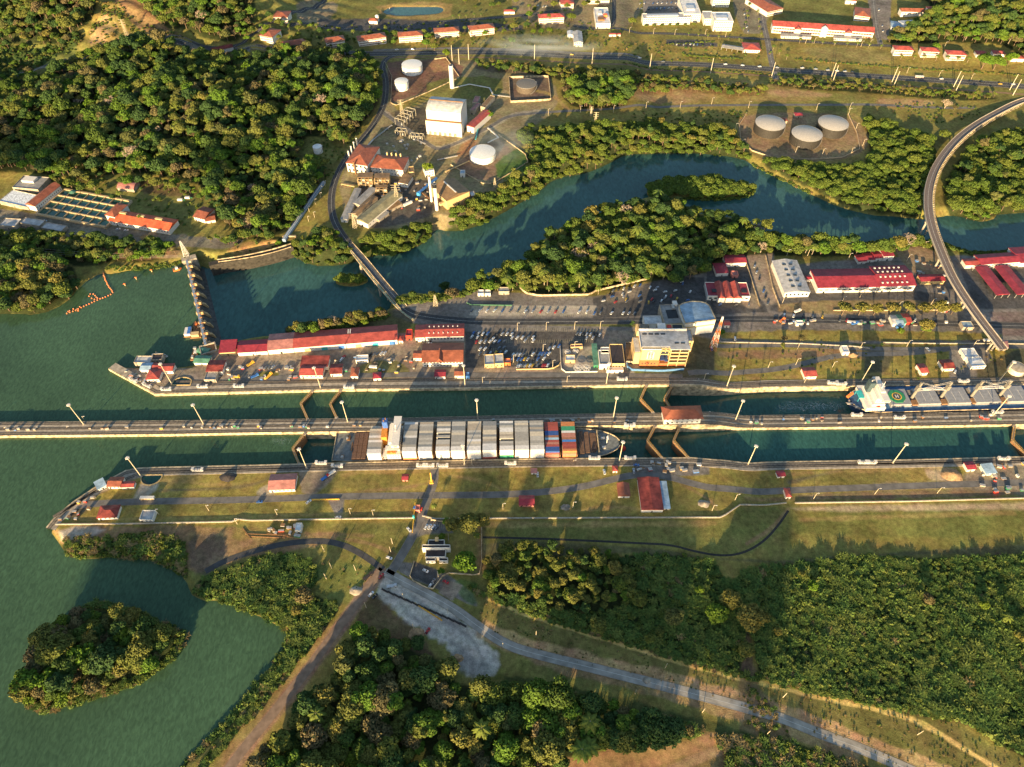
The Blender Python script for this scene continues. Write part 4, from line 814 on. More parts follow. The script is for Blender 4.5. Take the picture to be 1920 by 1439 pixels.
# single trees that stand on their own (photo foot point, kind, scale)
SOLO=[(873,1068,'big',1.15,'beside the white walled office'),(828,1012,'r1',.7,'in front of the car park of the white office'),(838,985,'r1',.8,'at the corner of the office car park'),(880,995,'bigo',1.15,'above the office car park'),(850,992,'bigo',.8,'left of its larger neighbour above the office car park'),(905,985,'bigo',.8,'at the right end of the row above the office'),
 (828,1075,'r1',.6,'below the white office wall'),(895,1010,'palm',.8,'beside the fence gate'),(815,955,'palm',.7,'beside the gate road'),
 (803,325,'r1',1.45,'beside the small white workshop of the power station'),(917,222,'r1',1.3,'right of the crimson shed by the boiler hall'),(837,108,'r1',1.4,'behind the row of concrete poles'),(800,92,'r1',1.5,'by the highway west of the poles'),(815,95,'b1',1.3,'between two bright trees by the highway'),
 (960,85,'r1',1.3,'where the smoke rises'),(1000,66,'r1',1.1,'left of three by the town street'),(1015,66,'r1',1.1,'middle of three by the town street'),(1030,64,'r1',1.1,'right of three by the town street'),(1070,38,'o1',1.5,'behind the red-roofed block'),(1185,48,'o1',1.5,'left of the white office block'),(548,108,'b4',1.0,'between two red-roofed barracks'),(505,98,'r1',.9,'below the westernmost barracks'),
 (1730,622,'bigo',1.0,'standing alone in the storage yard'),(1685,626,'r1',.9,'low and wide at the edge of the storage yard'),(1730,622,'r1',1.5,'dark round tree beside the coloured sheds'),
 (1465,655,'b4',.9,'beside the access road'),(1185,612,'b4',.75,'alone in the court beside the round hall'),(1352,628,'r1',.75,'at the foot of the striped mast'),
 (625,612,'bare',1.35,'on the river bank west of the bridge'),(585,615,'w1',1.2,'with dry foliage west of the bridge'),(545,622,'w1',1.1,'westernmost on the river bank'),(665,612,'g1',.9,'with yellow leaves near the bridge'),(685,610,'r1',.9,'right of the yellow tree near the bridge'),
 (812,560,'g1',1.1,'beside the lattice pylon'),(850,560,'w1',1.6,'brown tree by the end of the parking yard'),(835,545,'b1',1.2,'dark tree on the shore by the pylon'),(775,558,'o1',.9,'on the shore by the bridge end'),
 (1100,200,'b3',1.6,'in the grove above the river road'),(1125,196,'b2',1.6,'tallest in the grove above the river road'),(1085,190,'bigo',1.2,'grey-brown tree in the grove'),(1140,185,'b1',1.5,'right side of the grove'),(1368,182,'b1',1.2,'shading the dirt lot'),(1385,180,'b3',1.0,'pale tree on the dirt lot'),
 (1262,160,'b3',1.1,'on the sandy strip'),(1770,205,'bare',1.6,'beside the curved bridge ramp'),(1788,208,'w1',.9,'pale leaning tree by the ramp'),
 (1765,262,'o1',1.6,'left of the curved bridge'),(1680,468,'bigo',1.1,'umbrella shaped by the river'),(1575,475,'bigo',.8,'with a tall stem on the south river bank'),
 (268,418,'palm',1.1,'on the lawn behind the red filter hall'),(180,360,'palm',1.2,'in the palm row behind the basins'),(228,372,'palm',1.1,'second in the palm row behind the basins'),(45,460,'o1',2.0,'spreading beside the waterworks road'),(125,458,'b1',1.1,'by the waterworks road'),(165,462,'b2',1.1,'below the basins'),(245,462,'b3',1.2,'below the red filter hall'),(300,468,'b1',1.4,'beside the dirt ramp'),(155,358,'o1',1.2,'beside the basins wall'),(190,365,'o1',1.1,'second beside the basins wall'),(215,375,'b1',.9,'near the pink barn'),
 (430,405,'b2',1.4,'beside the small tiled house'),(455,430,'b1',1.5,'below the small tiled house'),(415,385,'w1',1.0,'above the small tiled house'),
 (1840,130,'big',1.6,'on the lawn by the highway'),(1862,132,'big',1.5,'twin of the big tree on the lawn'),(1890,122,'big',1.1,'right of the twin trees on the lawn'),(1752,95,'big',.8,'between two cream houses'),(1680,80,'b3',1.3,'below the blue-roofed school annex'),(1700,82,'b1',1.2,'right of the blue-roofed annex'),(1760,62,'r1',1.3,'behind the school annex'),(1770,20,'o1',1.6,'round tree by the top road'),
 (1400,1170,'bigo',1.3,'in the gap of the cane field'),(1365,1135,'bigo',1.0,'at the top of the gap in the cane field'),(1395,1225,'bigo',.75,'lower tree in the cane field gap'),(1340,1160,'big',1.0,'pale green beside the gap in the cane'),(1430,1165,'g1',1.0,'at the edge of the eastern cane'),(1455,1190,'g1',.8,'in the eastern cane'),(1735,1130,'w1',1.0,'pale dry tree in the eastern cane'),(1500,1080,'g1',.7,'yellow tree in the eastern cane'),(1520,1105,'r1',.9,'wide yellow-green tree in the cane'),(1840,1140,'r1',.8,'by the cane track'),(1880,1165,'palm',1.1,'palm clump near the cane track'),(1905,1200,'g1',1.1,'round tree by the cane track'),
 (1310,1110,'r1',.7,'small bright tree in the dark scrub'),(1195,1130,'b3',1.1,'in the middle of the scrub'),(1260,1165,'b3',1.2,'dark green in the middle of the scrub'),(1215,1205,'b2',1.0,'near the path through the scrub'),(1120,1180,'b3',1.1,'near the lower edge of the scrub'),(1235,1190,'g1',.8,'yellow near the lower edge of the scrub'),
 (575,1125,'w1',1.5,'brown tree by the lagoon corner'),(560,1150,'g1',1.0,'olive tree by the lagoon corner')]
for (px,py,k,s,wh) in SOLO:
    plant(k,G(px,py),s,random.uniform(0,6.28),f'{DESC[k][0]} {wh}' if not wh.split()[0] in('palm',) else wh,'trees standing on their own')
# rows of street trees
n_=0
for (a,b_,cnt,k,s,lab) in [((1470,640),(1500,640),2,'w1',.8,'thin dry tree before the grey gabled hall'),((1580,592),(1785,590),8,'g1',1.7,'dry tree in the row along the lot of the long crimson hall'),((1290,68),(1385,78),6,'palm',.6,'palm along the town avenue'),((1500,82),(1650,92),8,'palm',.8,'palm in front of the long school'),((1690,112),(1815,118),7,'palm',.9,'palm beside the cream houses'),((850,36),(900,32),5,'palm',.7,'palm by the golf pond'),((1212,52),(1300,50),7,'o1',.65,'hedge tree under the white office block'),((1395,60),(1405,5),6,'palm',.8,'palm in the avenue west of the school'),((1425,70),(1415,0),6,'palm',.8,'palm in the avenue beside the school'),((1450,95),(1475,112),3,'palm',.9,'palm near the highway junction'),((1480,10),(1590,8),0,'o1',1,''),((935,545),(1120,552),9,'palm',1.0,'palm along the wall of the parking yard'),((1135,535),(1220,520),4,'palm',1.0,'palm behind the overflow car park'),((1230,495),(1320,478),4,'palm',1.2,'palm in the wood behind the car park'),((530,62),(535,62),1,'palm',.9,'palm between the barracks'),((725,60),(728,60),1,'palm',.9,'palm behind the barracks')]:
    for i in range(cnt):
        t=i/max(1,cnt-1); plant(k,G(a[0]+(b_[0]-a[0])*t+random.uniform(-2,2),a[1]+(b_[1]-a[1])*t),s*random.uniform(.85,1.15),random.uniform(0,6.28),lab,lab+' row')
# ================================================================ LOCK WALLS
def bz(X,Y=None): return -8*smooth((np.asarray(X,float)-XA)/(XB-XA))
def wline(P,step=5,z=None):
    """traced edge -> world line, following the step down to the lower locks"""
    o=[]
    for p in P:
        zz=0.0
        for _ in range(4):
            x,y=W(p[0],p[1],zz); zz=float(bz(x))
        o.append((float(x),float(y)))
    return resample(np.array(o),step)
def wallband(name,inner,width,zbot,m,label,cat,ledge=0):
    N=normals(inner); mb=MB(); k=len(inner); s=np.sign(width); zi=bz(inner[:,0])+.25
    out=inner+N*width; cop=inner+N*s*1.3
    rows=[np.column_stack([inner,np.full(k,zbot)]),np.column_stack([inner,zi]),np.column_stack([cop,zi]),np.column_stack([out,zi]),np.column_stack([out,zi-4])]
    base=MB(); base.use(C['conc2'])
    for j,mm in ((0,C['edge']),(1,C['edge']),(2,m),(3,m)):
        base.use(mm); V=np.vstack(rows[j:j+2]); F=[(i,i+1,k+i+1,k+i) if s>0 else (i+1,i,k+i,k+i+1) for i in range(k-1)]; base.add([tuple(v) for v in V],F)
    o=base.build(name); tag(o,label,cat); return o
lN,lCN,lCS,lS=wline(NE),wline(CN),wline(CS),wline(SN)
wallband('lock_wall',lN,9,-24,C['conc'],'long concrete wall along the north side of the upper lane','lock wall')
wallband('lock_wall',lS,-9,-24,C['conc'],'long concrete wall along the south side of the container ship lane','lock wall')
k=160; rN=resample(lCN,1); rS=resample(lCS,1)
def rs_(Q,k):
    d=np.r_[0,np.cumsum(np.hypot(*np.diff(Q,axis=0).T))]; s=np.linspace(0,d[-1],k); return np.stack([np.interp(s,d,Q[:,0]),np.interp(s,d,Q[:,1])],1)
k=260; rN,rS=rs_(lCN,k),rs_(lCS,k); mb=MB(); zt=bz(rN[:,0])+.25; f=lambda t:rN*(1-t)+rS*t
rows=[(0,-24),(0,None),(.07,None),(.93,None),(1,None),(1,-24)]
for j in range(5):
    mb.use(C['edge'] if j!=2 else C['conc']); V=[]
    for t,z in rows[j:j+2]:
        Q=f(t); V+= [(q[0],q[1],(zt[i] if z is None else z)) for i,q in enumerate(Q)]
    mb.add(V,[(i,k+i,k+i+1,i+1) for i in range(k-1)])
tag(mb.build('centre_wall'),'long concrete wall between the two lock lanes with tracks on top','lock wall')
# towing tracks and slots on the walls
def track(Q,offs,name='towing_track'):
    mb=MB(); mb.use(C['rail'])
    for a in offs: ribbon(mb,Q,a-.2,a+.2,.36,bz,1)
    mb.use(mat('track_bed',(.20,.165,.12),.9,var=.35)); ribbon(mb,Q,min(offs)-.7,max(offs)+.7,.30,bz,1)
    o=mb.build(name); o['kind']='structure'
track(lN[6:],[2.2,4.2]); track(lS,[-4.2,-2.2]); track(f(.14),[-1,1]); track(f(.86),[-1,1]); track(f(.5)[:],[-.8,.8])
track(wline([(100,1000-30),(180,922),(262,888),(480,882),(960,872),(1200,870),(1330,873),(1440,876),(1920,866),(2100,864)]),[-.8,.8])
track(wline([(330,716),(560,717),(880,713),(1180,712),(1290,711),(1340,716),(1440,718),(1600,714),(2100,708)]),[-.8,.8])
# low white boundary wall of the south bank
def lowwall(P,h,t,m,label,z0f=gz,cat='wall',name='boundary_wall'):
    Q=resample(wpoly(P,0,0,False),6); 
    if P[-1][0]>1400: 
        Q=resample(np.array([tuple(G(*p))[:2] for p in P]),6)
    N=normals(Q); z=gz(Q[:,0],Q[:,1]); k=len(Q); mb=MB(); mb.use(m); A=Q-N*t/2; B=Q+N*t/2
    V=[(a[0],a[1],zz-1) for a,zz in zip(A,z)]+[(a[0],a[1],zz+h) for a,zz in zip(A,z)]+[(a[0],a[1],zz+h) for a,zz in zip(B,z)]+[(a[0],a[1],zz-1) for a,zz in zip(B,z)]
    mb.add(V,[(j*k+i,j*k+i+1,(j+1)*k+i+1,(j+1)*k+i) for j in range(3) for i in range(k-1)]); return tag(mb.build(name),label,cat)
pw=mat('whitewashed_wall',(.36,.32,.25),.8,var=.3)
lowwall([(105,984),(250,983),(438,979),(443,974),(470,977),(640,974),(775,972)],1.3,.9,pw,'long low whitewashed wall from the west tip to the gate road')
lowwall([(792,968),(815,974),(900,973),(1100,972),(1354,971),(1388,947),(1474,944)],1.3,.9,pw,'long low whitewashed wall with a corner right of the maroon hall')
lowwall([(1490,944),(1700,941),(1920,935),(2150,932)],1.3,.9,pw,'long low whitewashed wall running off to the right edge')
lowwall([(1345,641),(1500,645),(1600,650),(1630,654)],1.1,.8,pw,'whitewashed wall along the grass strip above the locks')
lowwall([(1655,643),(1760,645),(1855,645),(2100,648)],1.1,.8,pw,'whitewashed wall ending near the bridge pier')


# ================================================================ MITRE GATES
def gate(h,a,ztop,label,zb=-21):
    H=Vector((*W(h[0],h[1],ztop),ztop)); A=Vector((*W(a[0],a[1],ztop),ztop)); d=A-H; L=d.length; e=empty('lock_gate',H,math.atan2(d.y,d.x),label,'lock gate','mitre gate leaves')
    m=MB(); m.use(C['rust']); m.box(0,L,-.6,.6,zb-ztop,-.05)
    for i in range(int(L/2.2)): m.box(.6+i*2.2,.8+i*2.2,-.75,.75,-3,-.2)
    m.build('gate_leaf',e)
    m=MB(); m.use(mat('walkway_timber',(.30,.21,.12),.8,var=.4,scale=2)); m.box(0,L,-.95,.95,0,.15); m.build('walkway',e)
    m=MB(); m.use(C['yellow'])
    for s in (-.9,.9):
        m.box(0,L,s-.05,s+.05,1.1,1.2)
        for i in range(int(L/2)+1): m.box(i*2,i*2+.1,s-.05,s+.05,.15,1.1)
    m.build('handrail',e)
    m=MB(); m.use(C['conc']); m.cyl(0,0,-.5,.35,1.7,n=10); m.build('hinge_cap',e)
LG=[((585,734),(564,757.5),(577,787),0,'west pair of the upper lane'),((638,733),(619,758),(631,784),0,'second pair of the upper lane'),((1212,724),(1201,749),(1224,774),0,'third pair of the upper lane'),((1261,723),(1246,748),(1262,775),-.3,'pair behind the tile-roofed control house'),
    ((571,814),(549,842),(561,871),0,'pair behind the container ship'),((1228,800),(1214,827),(1240,859),0,'first pair ahead of the container ship'),((1275,799),(1263,827),(1290,859),0,'second pair ahead of the container ship'),((1902,800),(1898,826),(1928,858),-8,'pair at the right edge of the lower lane')]
for n_,a_,s_,zt,lab in LG: gate(n_,a_,zt,'north leaf of the '+lab.replace('the ','',1) if 0 else 'rusty north leaf of the '+lab); gate(s_,a_,zt,'rusty south leaf of the '+lab)
# ================================================================ LIGHT MASTS
def mast_proto():
    e=empty('light_mast',(0,0,0)); m=MB(); m.use(mat('pale_pole',(.60,.50,.34),.6,var=.05)); m.cyl(0,0,0,30,.42,.28,8); m.build('pole',e)
    m=MB(); m.use(C['conc']); m.cyl(0,0,-.6,.6,1.1,n=8); m.build('base',e)
    m=MB(); m.use(C['white']); m.cyl(0,0,29.2,29.6,1.3,1.3,12)
    m.build('ring',e)
    for i in range(6):
        a=i*math.pi/3; l=MB(); l.use(C['white']); l.cbox(1.3*math.cos(a),1.3*math.sin(a),29.2,.8,.8,.7); l.build('lamp',e)
    return e
MA=[(157,796,'leftmost on the centre wall'),(382,796,'second from the left on the centre wall'),(652,791,'on the centre wall left of the container ship'),(896,787,'on the centre wall beside the white container stacks'),(1150,783,'on the centre wall beyond the ship bow'),(1379,788,'on the centre wall right of the control house'),(1862,779,'on the centre wall beside the bulk carrier'),
 (322,720,'on the north bank tip by the round basin'),(601,727,'below the two-slope red shed'),(872,723,'between the large red hall and the car park'),(1137,719,'before the visitor centre'),(1363,724,'right of the visitor centre on the north bank'),(1615,716,'above the stern of the bulk carrier'),(1872,716,'beside the round concrete tank'),
 (265,894,'beside the small basin on the south bank'),(575,878,'behind the stern gates on the south bank'),(871,871,'beside the middle of the container ship'),(1161,865,'below the ship bow on the south bank'),(1402,872,'right of the lower gates on the south bank'),(1674,868,'on the far right of the south bank')]
mp=mast_proto(); mk_=list(mp.children)
for i,(x,y,l) in enumerate(MA):
    g=G(x,y); z=float(bz(g.x))+.25; p=Vector((*W(x,y,z),z)); o=mp if i==0 else dup(mp,children=mk_); o.location=p; tag(o,'tall pale light mast '+l,'light mast','tall light masts along the locks')
# ================================================================ TOWING LOCOMOTIVES
def loco_proto():
    e=empty('towing_locomotive',(0,0,0)); m=MB(); m.use(C['silver']); m.box(-5,5,-1.3,1.3,.5,2.0); m.build('body',e)
    for s in (-1,1):
        c=MB(); c.use(C['white']); c.box(s*4.1-1.1,s*4.1+1.1,-1.35,1.35,2.0,3.6); o=c.build('cab',e)
        g=MB(); g.use(C['glass']); g.box(s*4.1-1.13,s*4.1+1.13,-1.1,1.1,2.6,3.3); g.box(s*4.1-.9,s*4.1+.9,-1.38,1.38,2.6,3.3); g.build('window',o)
    m=MB(); m.use(C['steel']); m.cyl(-1.2,0,2.0,2.9,.9,n=10); m.cyl(1.2,0,2.0,2.9,.9,n=10); m.build('winch',e)
    m=MB(); m.use(C['dark'])
    for x in (-3.6,-2.4,2.4,3.6): m.cbox(x,0,.3,.9,2.3,.5)
    m.build('wheels',e); return e
lp=loco_proto(); lk=[(c,list(c.children)) for c in lp.children]
def dup2(p,kidlist):
    c=p.copy(); COL.objects.link(c)
    for k_,gk in kidlist:
        q=k_.copy(); COL.objects.link(q); q.parent=c
        for g_ in gk: r=g_.copy(); COL.objects.link(r); r.parent=q
    return c
LO=[(252,715,-28,'near the west tip of the north bank'),(277,725,-28,'second from the tip of the north bank'),(313,732,0,'beside the round basin on the north bank'),(381,727,0,'below the grey hut on the north bank'),(449,726,0,'below the yellow machines of the north bank'),(655,728,0,'beside the second gate of the upper lane'),(1166,713,0,'before the visitor centre'),(1560,720,0,'left one of the pair behind the bulk carrier'),(1576,722,0,'right one of the pair behind the bulk carrier'),(1805,717,0,'before the white canopies'),
 (372,883,0,'on the south bank near the basin'),(603,870,0,'rear one behind the container ship'),(633,876,0,'blue and white beside the ship stern'),(792,875,0,'left one beside the white containers'),(804,875,0,'middle one beside the white containers'),(830,875,0,'right one beside the white containers'),(957,871,0,'beside the fore part of the container ship'),(1114,861,0,'beside the ship bow'),(1181,861,0,'ahead of the ship bow'),(1618,869,0,'left of two on the far south bank'),(1631,869,0,'right of two on the far south bank'),(1880,862,0,'near the right edge of the south bank'),
 (1180,799,0,'on the centre wall ahead of the ship'),(1605,780,0,'on the centre wall at the bulk carrier stern'),(1685,785,0,'on the centre wall beside the helicopter deck'),(1868,775,0,'on the centre wall beside the last cranes'),(742,806,0,'on the centre wall beside the ship bridge')]
for i,(x,y,r,l) in enumerate(LO):
    g=G(x,y); z=float(bz(W(x,y,-8 if x>1400 else 0)[0]))+.3; p=Vector((*W(x,y,z),z)); o=lp if i==0 else dup2(lp,lk); o.location=p; o.rotation_euler=(0,0,R(r if r else -.9)); tag(o,'silver towing locomotive '+l,'locomotive','towing locomotives on the lock walls')
# ================================================================ CONTAINER SHIP
def frame(a,b,z):
    A=Vector((*W(a[0],a[1],z),z)); B=Vector((*W(b[0],b[1],z),z)); d=B-A; return A,math.atan2(d.y,d.x),d.length
ZD=-2.0
A,ang,L=frame((627,838.5),(1163,831),ZD)
ship=empty('container_ship',A,ang,'long container ship lying in the lower lane with stacked pale containers','ship')
ship.location.z=0
def U(px,z,py=838):   # position along the ship of a photo column at height z
    x,y=W(px,py,z); d=Vector((math.cos(ang),math.sin(ang))); return (x-A.x)*d.x+(y-A.y)*d.y
def half(t):          # half breadth along the hull, t = u/L
    if t<.03: return 15.2+.9*t/.03
    if t<.86: return 16.1
    s=(t-.86)/.14; return 16.1*math.sqrt(max(0,1-s**1.9))
def hull(mb,L,half,z0,z1,flare=.0,n=50,m=None):
    us=[L*(1-(1-i/n)**1.25) for i in range(n+1)]; top=[];bot=[]
    for u in us: top.append((u,half(u/L))); 
    V=[];F=[]
    for z,kf in ((z0,.90),(z0+(z1-z0)*.6,.97),(z1,1.0)):
        for s in (1,-1):
            for u,h in top: V.append((u*(1-(1-kf)*.35*(u/L)**6),s*h*(1-(1-kf)*(.25+2.5*max(0,u/L-.75))),z))
    k=n+1
    idx=lambda r,s,i:(r*2+s)*k+i
    for r in range(2):
        for i in range(n):
            F.append((idx(r,0,i),idx(r+1,0,i),idx(r+1,0,i+1),idx(r,0,i+1))); F.append((idx(r,1,i+1),idx(r+1,1,i+1),idx(r+1,1,i),idx(r,1,i)))
        F.append((idx(r,1,0),idx(r+1,1,0),idx(r+1,0,0),idx(r,0,0)))
    for i in range(n): F.append((idx(2,0,i+1),idx(2,0,i),idx(2,1,i),idx(2,1,i+1)))
    mb.add(V,F)
hm=mat('dark_green_hull',(.03,.045,.04),.5,var=.2); dkm=mat('ship_deck',(.14,.085,.055),.8,var=.35,scale=.5); grnd=mat('weathered_deck',(.16,.17,.16),.8,var=.3,scale=.4)
m=MB(); m.use(hm); hull(m,L,half,-14,ZD,n=60); m.build('hull',ship)
def deckplate(u0,u1,z,mm,name,parent,inset=.6,th=.15):
    n=24; P=[(u0+(u1-u0)*i/n) for i in range(n+1)]; pts_=[(u,max(.05,half(u/L)-inset)) for u in P]; m=MB(); m.use(mm); m.prism([(u,-h) for u,h in pts_]+[(u,h) for u,h in pts_[::-1]],z,z+th); return m.build(name,parent)
deckplate(.5,U(690,0),ZD,grnd,'aft_deck',ship); deckplate(U(690,0)+.05,U(1085,0),ZD+.02,dkm,'main_deck',ship); deckplate(U(1085,0)+.05,L*.995,ZD+.04,grnd,'fore_deck',ship)
# bulwark and rails
m=MB(); m.use(C['edge'])
us=np.linspace(0,L*.998,120)
for s in (1,-1):
    for a,b in zip(us,us[1:]): m.bar((a,s*half(a/L),ZD+.5),(b,s*half(b/L),ZD+.5),.5,1.0)
m.bar((0,-15,ZD+.5),(0,15,ZD+.5),.6,1.1); m.build('bulwark',ship)
# stern winches, hatch with covers
m=MB(); m.use(C['rust']); 
for u,v,a,b,h in ((12,9,3,5,2),(22,-9,4,2.4,1.6),(9,-11,2.4,2.4,2),(24,8,1.6,3,1.4),(16,0,.8,9,.8)): m.box(u-a/2,u+a/2,v-b/2,v+b/2,ZD,ZD+h)
m.build('mooring_winch',ship)
m=MB(); m.use(C['steel']); m.cyl(11,8,ZD,ZD+3,1.1,n=10); m.cyl(9,-12,ZD,ZD+2.4,1.3,n=10); m.build('bollard',ship)
m=MB(); m.use(mat('hatch_covers',(.13,.075,.05),.8,var=.3,scale=.8)); a0,a1=U(662,0),U(688,0)
for i in range(3):
    for j in range(4): m.box(a0+(a1-a0)*i/3+.15,a0+(a1-a0)*(i+1)/3-.15,-14.5+7.3*j,-14.5+7.3*j+7,ZD+.2,ZD+2)
m.build('hatch_cover',ship)
def lash(u,h,v=15.6):
    m=MB(); m.use(C['rust']); 
    for y in np.linspace(-v,v,8): m.box(u-.35,u+.35,y-.2,y+.2,ZD,ZD+h)
    for z in (3,6,h): 
        if z<=h: m.box(u-.6,u+.6,-v,v,ZD+z-.2,ZD+z)
    m.build('lashing_bridge',ship)
# superstructure
wm=C['white']; a0,a1=U(724,12),U(749,14)
m=MB(); m.use(wm)
m.box(a0,a1,-15,15.4,ZD,7.5); m.box(a0+1.5,a1-.5,-12,13,7.5,14.5); m.box(a0+3,a1-.6,-10.5,11,14.5,18.5); m.build('accommodation',ship)
m=MB(); m.use(wm); m.box(a0+6,a1+.6,-16,16.5,18.5,21.2); o=m.build('bridge',ship)
g=MB(); g.use(C['glass']); g.box(a1+.62,a1+.7,-15.5,16,19.4,20.6); g.box(a0+8,a1-1,-16.06,-16.0,19.4,20.6); g.build('bridge_window',o)
for zz in (1,4.2,8.6,11.6,15.6):
    g=MB(); g.use(C['glass'])
    hv=15.02 if zz<7.5 else 12.02 if zz<14 else 10.52
    lo,hi=(a0,a1) if zz<7.5 else (a0+1.5,a1-.5) if zz<14 else (a0+3,a1-.6)
    for u in np.arange(lo+1,hi-1,2.2): g.box(u,u+1,-hv-.05,-hv,zz,zz+1)
    for v in np.arange(-hv+1.5,hv-1,2.4): g.box(hi,hi+.05,v,v+1.1,zz,zz+1)
    g.build('window',ship)
for zz,e_ in ((7.5,1.2),(14.5,1.0)):
    g=MB(); g.use(wm); g.box(a0,a1+.2,-16,-11,zz,zz+.2); 
    for u in np.arange(a0,a1,2.4): g.box(u,u+.12,-16,-15.9,zz+.2,zz+1.2)
    g.box(a0,a1,-16,-15.9,zz+1.1,zz+1.2); g.build('balcony',ship)
m=MB(); m.use(mat('funnel_casing',(.60,.24,.04),.5)); m.box(a0-5.5,a0-.6,-1,13.0,ZD,13.5); m.build('engine_casing',ship)
m=MB(); m.use(mat('funnel_blue',(.05,.12,.35),.5)); m.box(a0-4.5,a0,9,14,13.5,22); o=m.build('funnel',ship)
g=MB(); g.use(C['rust']); g.cyl(a0-3,10.5,22,23.6,.6,n=8); g.cyl(a0-1.5,12.5,22,24,.6,n=8); g.build('exhaust_pipe',o)
m=MB(); m.use(C['white']); m.cyl(a0+9,0,21.2,29,.35,.2,8); m.box(a0+8,a0+10,-3,3,25,25.3); m.cyl(a0+9,2.6,25.3,26.8,.8,.4,8); m.build('radar_mast',ship)
m=MB(); m.use(C['orange']); m.box(a0+1,a0+8.5,-15.6,-13.2,8.2,10.2); m.cyl(a0+4.8,-14.4,10.2,10.9,1.1,.7,8); m.build('lifeboat',ship)
m=MB(); m.use(C['redp']); m.cyl(a0+6.5,-8,7.6,8.4,2.4,n=14); m.build('pool_cover',ship)
m=MB(); m.use(wm)
for z in (ZD+3,ZD+6):
    m.box(a0-4,a0,-15.8,-6,z,z+.25)
for u in (a0-4,a0-2): 
    for v in (-15.5,-11,-6.5): m.box(u,u+.3,v,v+.3,ZD,ZD+6)
m.bar((a0-4,-15,ZD),(a0-.3,-11,ZD+6),.5); m.build('deck_frames',ship)
# foredeck gear
m=MB(); m.use(dkm); b0,b1=U(1085,0),U(1106,0)
for i in range(3): m.box(b0+1+i*5,b0+5+i*5,-12+i,13-i,ZD,ZD+1.4)
m.box(U(1110,0),U(1119,0),-8,10,ZD,ZD+2.2); m.build('fore_hatch',ship)
m=MB(); m.use(C['edge']); u=U(1122,0); m.box(u-.3,u+.3,-12,12,ZD,ZD+4.4)
for v in np.linspace(-11,11,7): m.bar((u,v,ZD+4.2),(u+2.6,v,ZD),.3)
m.build('breakwater',ship)
m=MB(); m.use(C['white']); u=U(1139,0); m.cyl(u,0,ZD,ZD+12,.45,.25,8); m.box(u-1,u+1,-1.6,1.6,ZD+8,ZD+8.3); m.cyl(u-4,5,ZD,ZD+1.8,1,n=8); m.cyl(u-4,-5,ZD,ZD+1.8,1,n=8); m.build('foremast',ship)
m=MB(); m.use(C['redp']); 
ico(m,(L*1.012,0,-11.3),3.2,.9,RN,2); m.build('bulbous_bow',ship)
m=MB(); m.use(C['steel']); u=U(1130,0)
for s in (1,-1): m.box(u,u+3,s*5-1.2,s*5+1.2,ZD,ZD+1.6); m.bar((u+3,s*5,ZD+.6),(L*.95,s*2.5,ZD+.6),.35)
m.build('windlass',ship)
# containers --------------------------------------------------
GC=[(.50,.49,.46),(.46,.44,.40),(.56,.55,.52),(.42,.42,.41),(.62,.61,.58),(.50,.46,.40),(.36,.38,.40)]
CM={}
def cmat(c,nm):
    if nm not in CM: CM[nm]=mat(nm,c,.55,0,.12,.5)
    return CM[nm]
def cont_mesh(mm):
    m=MB(); m.use(mm); m.box(-6.06,6.06,-1.2,1.2,.05,2.55)
    for x in (-6.08,5.9): 
        for y in (-1.22,1.06): m.box(x,x+.18,y,y+.16,0,2.6)
    me=bpy.data.meshes.new('container'); me.from_pydata(m.v,[],m.f); me.materials.append(mm); me.update(); return me
COLS={'grey':(.31,.295,.26),'pale grey':(.41,.39,.34),'warm grey':(.36,.31,.24),'dark grey':(.21,.22,.22),'white':(.62,.60,.56),'cream':(.52,.46,.35),'red':(.34,.08,.06),'maroon':(.28,.07,.05),'brown':(.30,.14,.08),'navy':(.04,.09,.26),'blue':(.06,.20,.48),'light blue':(.32,.48,.56),'green':(.05,.26,.14),'orange':(.48,.19,.07),'salmon':(.40,.18,.13)}
CMESH={k_:cont_mesh(cmat(v,k_.replace(' ','_')+'_container_paint')) for k_,v in COLS.items()}
HZ=ZD+1.5; TH=2.6
BAYS=[(688.7,715.5,4),(754,780,5),(783,810.5,5),(817.5,842.5,5),(846,870.5,5),(876,901,5),(905.5,930,5),(937.5,962,5),(965.5,992,5),(994,1021,5),(1022.5,1049,4),(1054,1082,4)]
PAT10=['maroon','maroon','red','red','navy','navy','brown','light blue','red','salmon','red','navy','navy']; PAT11=['orange','orange','green','green','white','salmon','salmon','brown','blue','maroon','red','maroon','orange']
side_low={0:'white',1:'orange',2:'white',3:'pale grey',4:'white',5:'white',6:'red',7:'green',8:'white',9:'white',10:'salmon',11:'orange'}
rsn=random.Random(3); stuffc=MB(); nc=0
ORD=['first','second','third','fourth','fifth','sixth','seventh','eighth','ninth','tenth','eleventh','twelfth','thirteenth']
pre=Matrix.Rotation(ang,4,'Z')
